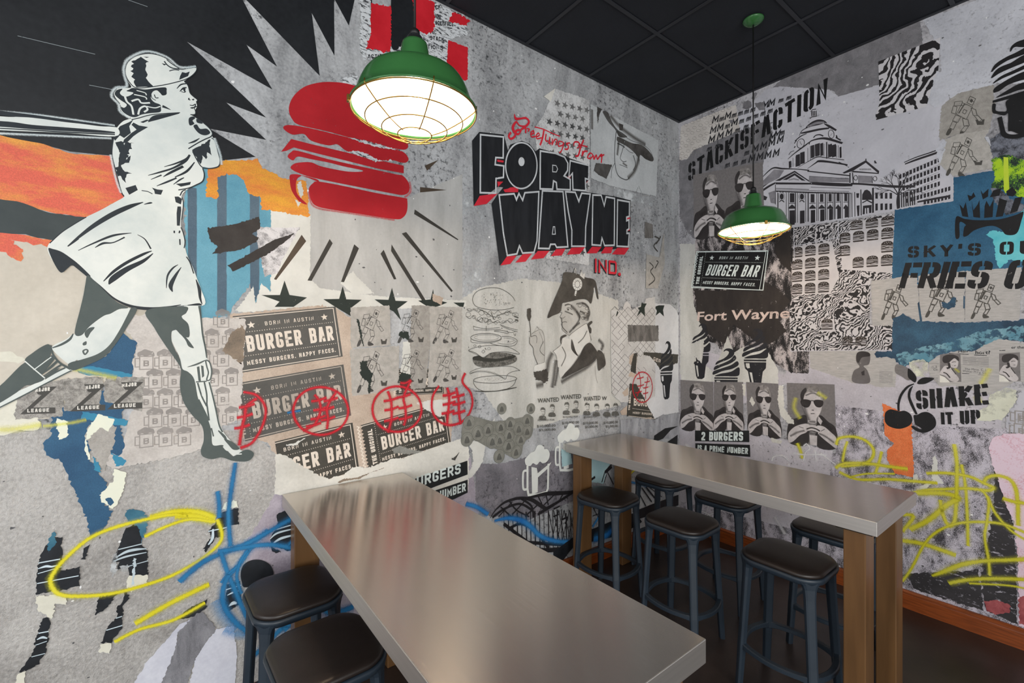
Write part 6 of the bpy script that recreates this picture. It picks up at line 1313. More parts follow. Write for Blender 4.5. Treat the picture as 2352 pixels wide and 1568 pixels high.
base = mural('left', 'ticket_scrap', 'ticket2', 191, [('t',[707,1455,-12,74,-31,70,-43,7,-9,-24,21,-94,-4,-64],2,6),('t',[525,1609,-187,-7,-317,-22,7,-78,282,-34,82,69,54,38,92,12],2,6),('t',[756,1088,-24,122,-12,141,-93,-8,-64,-82,-51,-52,-40,-68,-104,-124,131,17,153,36],2,6)], label='dark scraps of torn ticket print in the corner')
base = mural('left', 'ticket_lettering', 'cream_ink', 192, [('A','BURG',(664,1166),(479,1140),(664,1227),0.2,0.35),('A','MESSY BURGERS',(677,1100),(419,1061),(677,1118),0.22,0.6),('A','THE ORIGINAL',(714,1131),(694,1294),(736,1134),0.24,0.4),('A','GER',(399,1537),(296,1510),(389,1566),0.2,0.35),('k',[732,1086,-353,-60],4.0),('k',[683,1144,-237,-42],2.4),('k',[699,1439,-62,-13,-16,156],3.2)])
base = mural('left', 'kraft_scrap', 'kraft', 193, [('t',[816,1286,-78,34,-6,-63,54,-4],2,5),('t',[839,1134,-89,39,6,-77,66,6],2,5),('t',[720,1576,-56,27,37,-105,25,24],2,5),('t',[738,1413,-31,38,-80,-31,12,-23],2,5),('t',[576,1050,-157,-4,14,-31,92,10],2,5)])
base = mural('left', 'painted_ice_cream', 'coneblack', 194, [*soft_serve(Frame((310,1706),(-203,-4),(0,-521)))], label='black soft-serve cone on the white poster in the corner')
base = mural('left', 'sprayed_baseball', 'redspray', 195, [('o',[411,1304,14,-56,38,-43,55,-20,60,4,52,29,36,47,13,55,-13,54,-36,42,-52,23,-60,-3,-55,-27,-38,-47],14.4),('l',[602,1447,-23,-57,-5,-64,28,-54,19,-31],12.7),('l',[624,1388,-45,2,-47,8],12.8),('l',[619,1324,-45,2,-47,7],12.8),('l',[647,1270,-45,2,-46,7],12.7),('l',[472,1401,11,-48,18,-48,4,-48,0,-48],13.0),('l',[519,1351,-36,2,-37,6],13.0),('l',[538,1304,-37,1,-37,6],12.9),('l',[541,1256,-36,1,-37,6],12.9)], label='small red sprayed baseball near the room corner')
base = mural('left', 'grey_torn_paper', 'greyscrap2', 196, [('t',[834,1065,-232,-8,-237,-41,-111,39,-57,-14,-184,8,0,-243,821,105],2.0,8)])
base = mural('left', 'black_stroke', 'bannerblack', 197, [('p',[385,880,-159,46,-208,-2,122,-25,114,-62,138,-15]),('p',[189,797,-161,49,6,-94])])
base = mural('left', 'grey_scrap', 'smokephoto', 198, [('t',[515,2721,-107,-3,-11,-118,118,-16],2,6)])
base = mural('left', 'sketch_sheet', 'sheet', 199, [('t',[494,2450,-185,-12,-68,225,-12,-271,102,-225,173,-13],2,6)])
base = mural('left', 'player_sketch', 'sketchdark', 200, [('l',[451,2382,-54,-34,39,-44,-61,-61,87,-59],10.6),('l',[353,2406,-27,-11,49,-58],10.7),('l',[375,2617,-66,-18,77,-64,-55,-46],10.7),('l',[286,2629,67,-76],10.8)])
base = mural('right', 'coarse_print', 'rusticgrey', 1, [('t',[988,3773,697,-33,21,-148,-17,-128,-111,-44,-100,-12,-136,0,-89,17,-27,48,-26,24,-182,51,-152,116,-96,-9],2.5,8)], label='coarse dark grey print under the ceiling')
base = mural('right', 'sky_paper', 'skypaper', 2, [('t',[770,3689,96,-19,334,-173,53,-72,225,-20,309,-55,58,-276,-39,-171,-10,-23,49,-205,0,-131,-911,14,-442,214,-114,361,186,305,-36,122],1.5,12)], label='pale sheet with the courthouse print')
base = mural('right', 'flecked_paper', 'speckpaper', 3, [('t',[1706,3715,616,-62,0,-633,-296,156,-32,-11,-159,-4,-48,176,0,133],2.5,10)])
base = mural('right', 'brick_wallpaper', 'mugpaper', 4, [('t',[22,3677,506,-9,36,-230,-36,-150,-189,63,-335,11],2,9)])
base = mural('right', 'dark_cloud', 'rusticgrey', 5, [('t',[151,3416,354,21,290,0,25,-114,-75,-224,-6,-249,-124,-200,-254,-49,-218,25,-66,88,-68,135,-8,525,76,-24],3,8)])
base = mural('right', 'grey_wash', 'wornpaper', 6, [('t',[13,2598,164,-28,21,-506,141,-274,-162,-385,-164,-10],3,9)])
base = mural('right', 'pale_wall', 'lilacwall', 7, [('t',[13,1395,164,243,720,-192,178,203,503,6,465,-69,0,-395,-465,-59,-338,118,-343,129,-884,-545],3,10)])
base = mural('right', 'gritty_wall', 'gritwall', 8, [('t',[1226,1249,307,-9,173,-61,320,22,267,97,190,-167,0,-1261,-879,103,-418,180,-1173,-121,0,682,1227,198],3,10)], label='dark gritty wall with yellow scrawls')
base = mural('right', 'lilac_plaster', 'lilacwall', 9, [('t',[13,914,622,57,584,-48,-19,-206,0,-404,-303,-35,-884,-45],2.5,10)])
base = mural('right', 'dark_streak', 'worndark', 10, [('t',[2003,1090,87,-420,10,-234,2,-309,-121,15,-23,184,30,226,22,199,8,183],3,10),('t',[1624,213,326,153,23,-227,-313,-6],3,10)])
base = mural('right', 'newspaper_scrap', 'newspaper', 11, [('t',[1074,1629,391,18,105,-64,-4,-173,-114,2,-117,3,-256,92],2,8)])
base = mural('right', 'paint_fleck', 'flecklight', 12, [*flecks(2400,3700,140,5,21)], kind='stuff')
base = mural('right', 'paint_fleck', 'fleckdark', 13, [*flecks(2400,3700,300,4,22)], kind='stuff')
base = mural('right', 'flaking_paint', 'blackgrunge', 14, [('t',[166,2627,231,29,571,-86,-6,-502,-23,-137,6,-304,126,2,-2,-166,-124,0,-95,59,-61,50,-38,78,-51,26,-92,-14,-96,-56,-72,-30,-73,98,-75,29,-78,148,-64,181,-8,150,24,177],2.5,8)], label='flaking black paint behind the place name')
mural('right', 'flat_black', 'blackbrown', 15, [('t',[150,2166,247,-36,354,48,99,-62,95,-110,-95,-122,71,-105,-120,-102,-101,13,-188,152,-72,-167,-148,86,-94,120],3,8),('t',[850,2529,95,8,5,-317,-76,86,-48,98],3,7)], parent=base)
mural('right', 'place_name', 'slogantext', 16, [('T','Fort Wayne',(182,1884),(939,1880),(190,1963),0.02)], parent=base, label='pale place-name lettering')
base = mural('right', 'courthouse_print', 'houselight', 17, [('p',[742,2985,75,70,107,-39,70,11,-64,45,0,12,46,48,-5,59,28,46,39,36,33,31,11,32,6,65,27,-11,10,-58,53,-45,21,-49,43,-46,-3,-52,40,-49,5,-113,25,-48,0,-23,-40,-29,144,48,72,-95,-4,-37,83,-29,107,-42,0,-189,-103,18,-299,4,-333,7,-107,203,-94,69])], label='black and white print of a domed courthouse')
mural('right', 'courthouse_ink', 'houseblack', 18, [('k',[1076,3339,12,7,35,-7],6.4),('k',[1082,3388,11,10,24,-6],5.6),('k',[1087,3389,2,-37],6.4),('k',[1096,3387,3,-38],6.4),('k',[1106,3384,2,-37],6.4),('k',[1116,3381,2,-37],6.4),('s',[1047,3276,13,19,33,16,38,0,36,-20,20,-30,-20,12,-42,4,-43,3]),('b',[1005,3238,3.7,22,33,5.6,55,9,7.3,54,-7,6.0,31,-1,3.6]),('b',[1167,3268,4.8,32,-32,14.3,43,-45,10.6]),('b',[1016,3253,8.7,44,-7,14.8,76,-9,14.5,63,-14,10.7]),('b',[976,3208,7.5,40,23,8.7,39,5,4.9]),('o',[1037,3160,-9,-12,-12,-5,-12,4,-10,12,-4,17,3,18,8,12,13,5,12,-4,10,-12,4,-17],4.4),('o',[1228,3173,0,-15,-5,-10,-8,-3,-9,6,-8,12,-4,16,0,15,5,10,8,3,9,-6,8,-12],4.2),('k',[1015,3177,-6,19],2.5),('k',[1015,3177,9,-14],2.5),('k',[1211,3176,-4,-13],2.3),('k',[1211,3176,8,1],2.3),('l',[1099,3190,16,12,26,-5,21,-18],7.9),('b',[971,3191,6.3,17,19,6.3]),('b',[1071,3150,6.1,11,21,8.6,54,-1,12.1,52,-19,15.5,91,-63,12.8]),('b',[927,3088,3.8,44,28,7.5,67,33,11.1,44,22,6.1]),('b',[933,3118,5.1,15,18,4.4,23,1,3.8]),('k',[971,3159,8,10],8.2),('k',[1242,3157,5,-20],7.7),('k',[1239,3143,30,-31],7.7),('k',[942,3068,1,-51],18.1),('k',[996,3101,1,-88],27),('k',[1027,3109,1,-87],29),('k',[1093,3137,1,-92],24),('k',[1125,3138,1,-91],29),('k',[1152,3132,1,-91],18.7),('k',[1183,3130,1,-120],7.8),('k',[1205,3107,1,-92],22),('k',[1228,3096,1,-88],25),('k',[1267,3066,1,-77],12.2),('k',[962,3087,0,-69],3.2),('k',[982,3093,0,-81],3.2),('k',[1013,3108,0,-93],3.2),('k',[1063,3128,0,-104],3.2),('k',[1078,3136,0,-105],3.2),('k',[1109,3137,0,-85],3.1),('k',[1139,3133,0,-84],3.1),('k',[1167,3123,0,-90],3.1),('k',[1193,3114,0,-101],3.1),('k',[1242,3086,0,-88],3.1),('k',[1254,3082,0,-88],3.0),('b',[994,3002,2.5,66,23,4.9,65,16,7.3,58,-25,4.8,106,-48,4.7]),('b',[1060,2975,2.5,55,27,9.7,21,5,15.7,63,-25,13.1,110,-55,8.1]),('k',[1257,2963,52,-45],4.5),('b',[742,3005,5.3,75,47,10.4,72,-25,11.5,93,-31,6.3,89,-36,8.6]),('p',[835,2949,139,37,119,-124,-11,3,-108,108,-103,-34]),('p',[838,2936,244,-71,8,-15,-249,69]),('p',[889,2941,85,28,75,-80,-27,10,-48,52,-55,-19]),('b',[742,2929,17.2,44,24,19.6,52,15,16.8]),('b',[735,2894,17.2,51,23,17.0,52,15,12.9]),('p',[735,2868,44,-31,-12,-23,-32,14]),('b',[1088,2860,18.3,79,-28,20,102,-33,21,69,-19,17.2]),('b',[1328,2791,11.5,62,-19,12.5,68,-25,13.4,106,-39,16.3,107,-29,11.6]),('k',[841,2889,230,-70],4.0),('k',[841,2878,477,-139],3.1),('k',[1082,2834,246,-77],3.1),('b',[838,2868,7.8,233,-71,9.8,247,-69,6.9]),('k',[838,2919,0,-155],5.1),('k',[1071,2917,247,-88],3.1),('k',[1071,2874,247,-80],3.9),('k',[1060,2957,263,-109],7.8),('k',[1323,2868,0,-70],7.5),('p',[1279,2881,134,46,7,-14,-78,-37,-53,-4]),('p',[1413,2927,73,-96,-3,-16,-70,94]),('p',[1342,2876,141,-56,0,-7,-155,58]),('k',[1413,2937,1,-17],5.9),('k',[1338,2864,4,-74],6.0),('k',[1373,2836,0,-54],3.6),('k',[1447,2809,2,-48],4.4),('k',[1376,2832,69,-25],3.0),('o',[1366,2821,-3,-11,-7,-2,-8,7,-3,12,3,10,8,3,7,-7],4.0),('o',[1473,2785,-3,-10,-7,-3,-7,7,-3,12,3,10,7,2,7,-6],3.9),('p',[1458,2906,5,5,11,-24,-13,3]),('o',[940,2927,-3,-4,-4,3,0,5,4,1],1.9),('o',[948,2927,-3,-4,-4,3,0,5,4,1],1.9),('o',[956,2926,-3,-3,-3,2,0,6,3,0],1.9),('o',[964,2926,-3,-4,-3,3,0,5,3,1],1.9),('o',[972,2925,-2,-3,-4,3,0,5,4,0],1.9),('o',[980,2921,-2,-3,-4,3,0,5,4,0],1.9),('o',[988,2917,-3,-3,-3,2,0,6,3,0],1.9),('o',[996,2913,-3,-3,-3,2,0,5,3,1],1.9),('o',[1004,2909,-3,-3,-3,2,0,5,3,1],1.9),('o',[1383,2874,-2,-4,-3,3,0,6,3,0],1.7),('o',[1391,2872,-2,-4,-4,2,0,6,4,1],1.7),('o',[1398,2870,-2,-5,-3,3,0,6,3,1],1.7),('o',[1405,2867,-1,-4,-4,3,0,6,4,1],1.7),('o',[1413,2865,-2,-4,-3,3,0,6,3,1],1.7),('o',[1420,2863,-2,-4,-3,2,0,6,3,1],1.7),('o',[1428,2861,-2,-5,-3,3,0,6,3,1],1.7),('o',[1435,2859,-2,-5,-3,3,0,6,3,1],1.7),('o',[1442,2856,-2,-4,-3,3,0,6,3,1],1.7),('r',[1071,2905,22,-8,0,-23,-22,8],1.8),('r',[1099,2897,21,-8,0,-22,-21,7],1.8),('r',[1131,2888,21,-8,0,-22,-21,7],1.8),('r',[1157,2880,21,-7,0,-22,-21,7],1.8),('r',[1188,2871,21,-7,0,-22,-21,7],1.8),('r',[1214,2864,20,-7,0,-22,-20,7],1.8),('r',[1239,2857,20,-7,0,-22,-20,7],1.8),('r',[1269,2848,20,-7,0,-21,-20,7],1.8),('r',[1294,2841,19,-7,0,-21,-19,7],1.7),('p',[941,2825,31,-8,0,-69,-31,7]),('k',[931,2750,50,-11],4.9),('p',[928,2717,28,20,28,-32,-3,-6,-50,10]),('p',[1081,2783,25,-7,0,-61,-25,6]),('k',[1073,2716,40,-8],4.8),('p',[1071,2684,22,20,22,-29,-2,-7,-40,8]),('p',[1141,2769,22,-6,0,-58,-22,5]),('k',[1134,2704,35,-7],4.7),('p',[1132,2670,20,20,20,-28,-3,-7,-35,7]),('p',[1195,2756,19,-5,0,-56,-19,5]),('k',[1189,2694,31,-6],4.7),('p',[1187,2657,18,21,17,-28,-2,-7,-31,6]),('p',[1244,2745,18,-5,0,-54,-18,5]),('k',[1239,2685,29,-6],4.5),('p',[1237,2645,16,21,16,-27,-1,-7,-29,6]),('p',[1290,2733,17,-4,0,-54,-17,5]),('k',[1285,2674,27,-6],4.5),('p',[1284,2635,15,20,15,-26,-2,-7,-27,5]),('p',[938,2695,37,-6,0,-109,-37,2]),('p',[1010,2676,31,-4,0,-94,-31,2]),('p',[1082,2664,28,-4,0,-91,-28,1]),('p',[1143,2654,26,-3,0,-84,-26,1]),('p',[1198,2646,22,-3,0,-78,-22,0]),('p',[1248,2637,20,-2,0,-71,-20,-1]),('p',[1292,2628,19,-2,0,-63,-19,0]),('s',[897,2811,-2,-13,-7,-7,-9,2,-7,10,-3,15,3,13,7,6,9,-2,7,-10]),('o',[903,2809,-4,-18,-10,-9,-12,3,-10,14,-4,20,4,18,10,9,12,-3,10,-14],2.6),('l',[865,2777,18,8,18,-18],6.6),('s',[1037,2775,-3,-12,-7,-6,-8,2,-7,9,-2,14,2,13,7,6,8,-2,7,-10]),('o',[1042,2774,-3,-17,-10,-9,-12,3,-9,13,-4,20,4,17,9,9,12,-3,10,-14],2.5),('l',[1007,2743,16,8,17,-18],6.5),('k',[856,2850,0,-245],7.5),('k',[916,2835,0,-236],4.2),('k',[933,2830,0,-233],4.2),('k',[979,2818,0,-226],7.3),('k',[994,2814,0,-224],4.0),('k',[1049,2800,0,-216],4.0),('k',[1065,2796,0,-213],7.2),('k',[1120,2782,0,-205],3.9),('k',[1130,2779,0,-203],3.9),('k',[1175,2767,0,-196],7.0),('k',[1186,2765,0,-195],3.9),('k',[1223,2755,0,-189],3.9),('k',[1233,2752,0,-187],6.9),('k',[1269,2743,0,-182],3.8),('k',[1278,2741,0,-181],3.8),('k',[1314,2731,0,-175],6.8),('k',[1323,2729,0,-174],3.8),('k',[847,2865,7,-9],7.5),('k',[868,2859,7,-9],7.5),('k',[889,2853,7,-9],7.5),('k',[910,2847,7,-9],7.4),('k',[930,2841,7,-9],7.4),('k',[951,2836,7,-10],7.4),('k',[971,2830,7,-9],7.3),('k',[991,2824,6,-9],7.3),('k',[1010,2819,7,-10],7.3),('k',[1030,2813,7,-9],7.3),('k',[1049,2807,7,-9],7.2),('k',[1069,2802,6,-9],7.2),('k',[1088,2796,6,-9],7.2),('k',[1107,2791,6,-9],7.2),('k',[1125,2786,7,-9],7.0),('k',[1144,2780,6,-8],7.0),('k',[1162,2775,7,-9],7.0),('k',[1180,2770,7,-9],7.0),('k',[1199,2765,6,-9],7.0),('k',[1216,2760,7,-9],6.9),('k',[1234,2755,6,-9],6.9),('k',[1252,2750,6,-9],6.9),('k',[1269,2745,6,-9],6.9),('k',[1287,2740,5,-9],6.8),('k',[1304,2735,6,-9],6.8),('k',[1321,2730,5,-9],6.8),('p',[1392,2663,1,37,13,25,14,1,16,-17,10,-28,1,-31]),('k',[1393,2643,27,11,27,-24],7.3),('p',[1397,2622,48,-5,-2,-53,-12,0,-2,37,-21,2,-1,-40,-12,1]),('k',[1417,2603,1,-39],5.9),('k',[1385,2736,2,-177],5.9),('k',[1452,2730,0,-168],10.1),('p',[1359,2717,17,-4,-3,-31,-12,3]),('p',[1361,2631,17,-1,-2,-74,-10,2]),('k',[1350,2728,2,-172],4.4),('k',[1333,2727,2,-173],4.5),('p',[1465,2693,13,-4,0,-39,-13,4]),('p',[1465,2620,13,-1,0,-46,-13,0]),('p',[1492,2686,13,-4,0,-38,-13,3]),('p',[1492,2614,13,-1,0,-44,-13,1]),('p',[1516,2679,13,-3,0,-38,-13,3]),('p',[1516,2608,13,-1,0,-41,-13,0]),('p',[1540,2673,13,-3,0,-38,-13,3]),('p',[1540,2602,13,-1,0,-38,-13,0]),('k',[1589,2666,2,-103],6.2),('k',[1600,2663,2,-100],6.2),('k',[1611,2660,2,-97],6.2),('k',[1622,2657,2,-93],6.2),('k',[1632,2655,2,-91],6.2),('k',[1643,2652,2,-88],6.2),('k',[1654,2649,2,-85],6.2),('k',[1664,2646,2,-82],6.1),('k',[1675,2644,2,-80],6.1)], parent=base)
mural('right', 'courthouse_tone', 'housegrey', 19, [('p',[742,2972,87,67,72,-28,-36,-48,-123,-31]),('p',[1071,2916,247,-88,0,-24,-247,70]),('b',[1060,3283,12.3,55,7,18.2,52,-14,12.0]),('p',[1376,2832,71,-26,0,-42,-71,20]),('p',[786,2868,52,6,-3,-103,-31,14])], parent=base)
base = mural('right', 'office_print', 'houselight', 20, [('p',[1564,2786,50,66,186,28,-16,-97,-3,-90,45,-3,0,-136,-155,12,-8,160])], label='printed office block beside the courthouse')
mural('right', 'office_windows', 'houseblack', 21, [('b',[1614,2849,5.3,57,14,6.3,71,8,7.2,52,9,7.1]),('b',[1618,2837,7.5,53,10,12.6,71,9,13.4,48,7,13.2]),('p',[1589,2776,12,2,0,-28,-12,-1]),('p',[1607,2781,11,1,0,-27,-11,-1]),('p',[1624,2785,12,2,0,-27,-12,-1]),('p',[1641,2790,12,1,0,-27,-12,-1]),('p',[1659,2794,11,2,0,-27,-11,-1]),('p',[1675,2799,12,1,0,-27,-12,-1]),('p',[1692,2803,11,1,0,-26,-11,-1]),('p',[1709,2807,11,2,0,-27,-11,-1]),('p',[1725,2812,11,1,0,-26,-11,-1]),('p',[1742,2816,10,1,0,-26,-10,-1]),('p',[1758,2820,11,1,0,-26,-11,0]),('p',[1774,2824,10,2,0,-26,-10,-1]),('p',[1589,2734,12,2,0,-28,-12,-1]),('p',[1607,2738,11,2,0,-27,-11,-2]),('p',[1624,2742,12,2,0,-27,-12,-1]),('p',[1641,2746,12,2,0,-27,-12,-1]),('p',[1659,2750,11,1,0,-26,-11,-1]),('p',[1675,2754,12,1,0,-26,-12,-2]),('p',[1692,2758,11,1,0,-27,-11,-1]),('p',[1709,2761,11,2,0,-27,-11,-1]),('p',[1725,2765,11,1,0,-26,-11,-1]),('p',[1742,2769,10,1,0,-26,-10,-1]),('p',[1758,2772,11,2,0,-26,-11,-1]),('p',[1774,2776,10,1,0,-26,-10,-1]),('p',[1607,2696,11,1,0,-27,-11,-1]),('p',[1624,2699,12,2,0,-27,-12,-2]),('p',[1641,2702,12,2,0,-27,-12,-1]),('p',[1659,2706,11,1,0,-27,-11,-1]),('p',[1675,2709,12,1,0,-26,-12,-2]),('p',[1692,2712,11,2,0,-27,-11,-1]),('p',[1709,2715,11,2,0,-27,-11,-1]),('p',[1725,2718,11,2,0,-27,-11,-1]),('p',[1742,2721,10,2,0,-26,-10,-1]),('p',[1758,2725,11,1,0,-26,-11,-1]),('p',[1774,2728,10,1,0,-26,-10,-1]),('p',[1607,2653,11,2,0,-27,-11,-2]),('p',[1624,2656,12,2,0,-28,-12,-1]),('p',[1641,2658,12,2,0,-27,-12,-1]),('p',[1659,2661,11,2,0,-27,-11,-1]),('p',[1675,2664,12,2,0,-27,-12,-2]),('p',[1692,2666,11,2,0,-26,-11,-2]),('p',[1709,2669,11,2,0,-27,-11,-1]),('p',[1725,2672,11,1,0,-26,-11,-1]),('p',[1742,2674,10,2,0,-26,-10,-2]),('p',[1758,2677,11,1,0,-26,-11,-1]),('p',[1774,2679,10,2,0,-26,-10,-1]),('p',[1624,2613,12,1,0,-27,-12,-1]),('p',[1641,2615,12,2,0,-27,-12,-2]),('p',[1659,2617,11,2,0,-27,-11,-2]),('p',[1675,2619,12,2,0,-27,-12,-2]),('p',[1692,2621,11,2,0,-27,-11,-1]),('p',[1709,2623,11,2,0,-27,-11,-1]),('p',[1725,2625,11,2,0,-27,-11,-1]),('p',[1742,2627,10,2,0,-27,-10,-1]),('p',[1758,2629,11,2,0,-27,-11,-1]),('p',[1774,2631,10,2,0,-26,-10,-2]),('p',[1790,2633,10,1,0,-25,-10,-2]),('p',[1806,2635,10,1,0,-25,-10,-2]),('p',[1821,2636,10,2,0,-25,-10,-2]),('p',[1709,2577,11,2,0,-27,-11,-1]),('p',[1725,2578,11,2,0,-26,-11,-2]),('p',[1742,2580,10,1,0,-26,-10,-1]),('p',[1758,2581,11,2,0,-26,-11,-2]),('p',[1774,2582,10,2,0,-26,-10,-1]),('p',[1790,2584,10,2,0,-26,-10,-2]),('p',[1806,2585,10,2,0,-26,-10,-1]),('p',[1821,2586,10,2,0,-25,-10,-2]),('b',[1679,2579,10.5,71,1,12.4,76,-1,13.1]),('k',[1631,2788,150,38],1.6),('k',[1639,2744,142,39],1.6),('k',[1647,2701,134,39],1.6),('k',[1655,2657,126,40],1.6),('k',[1663,2614,118,40],1.6),('k',[1671,2571,110,40],1.6)], parent=base)
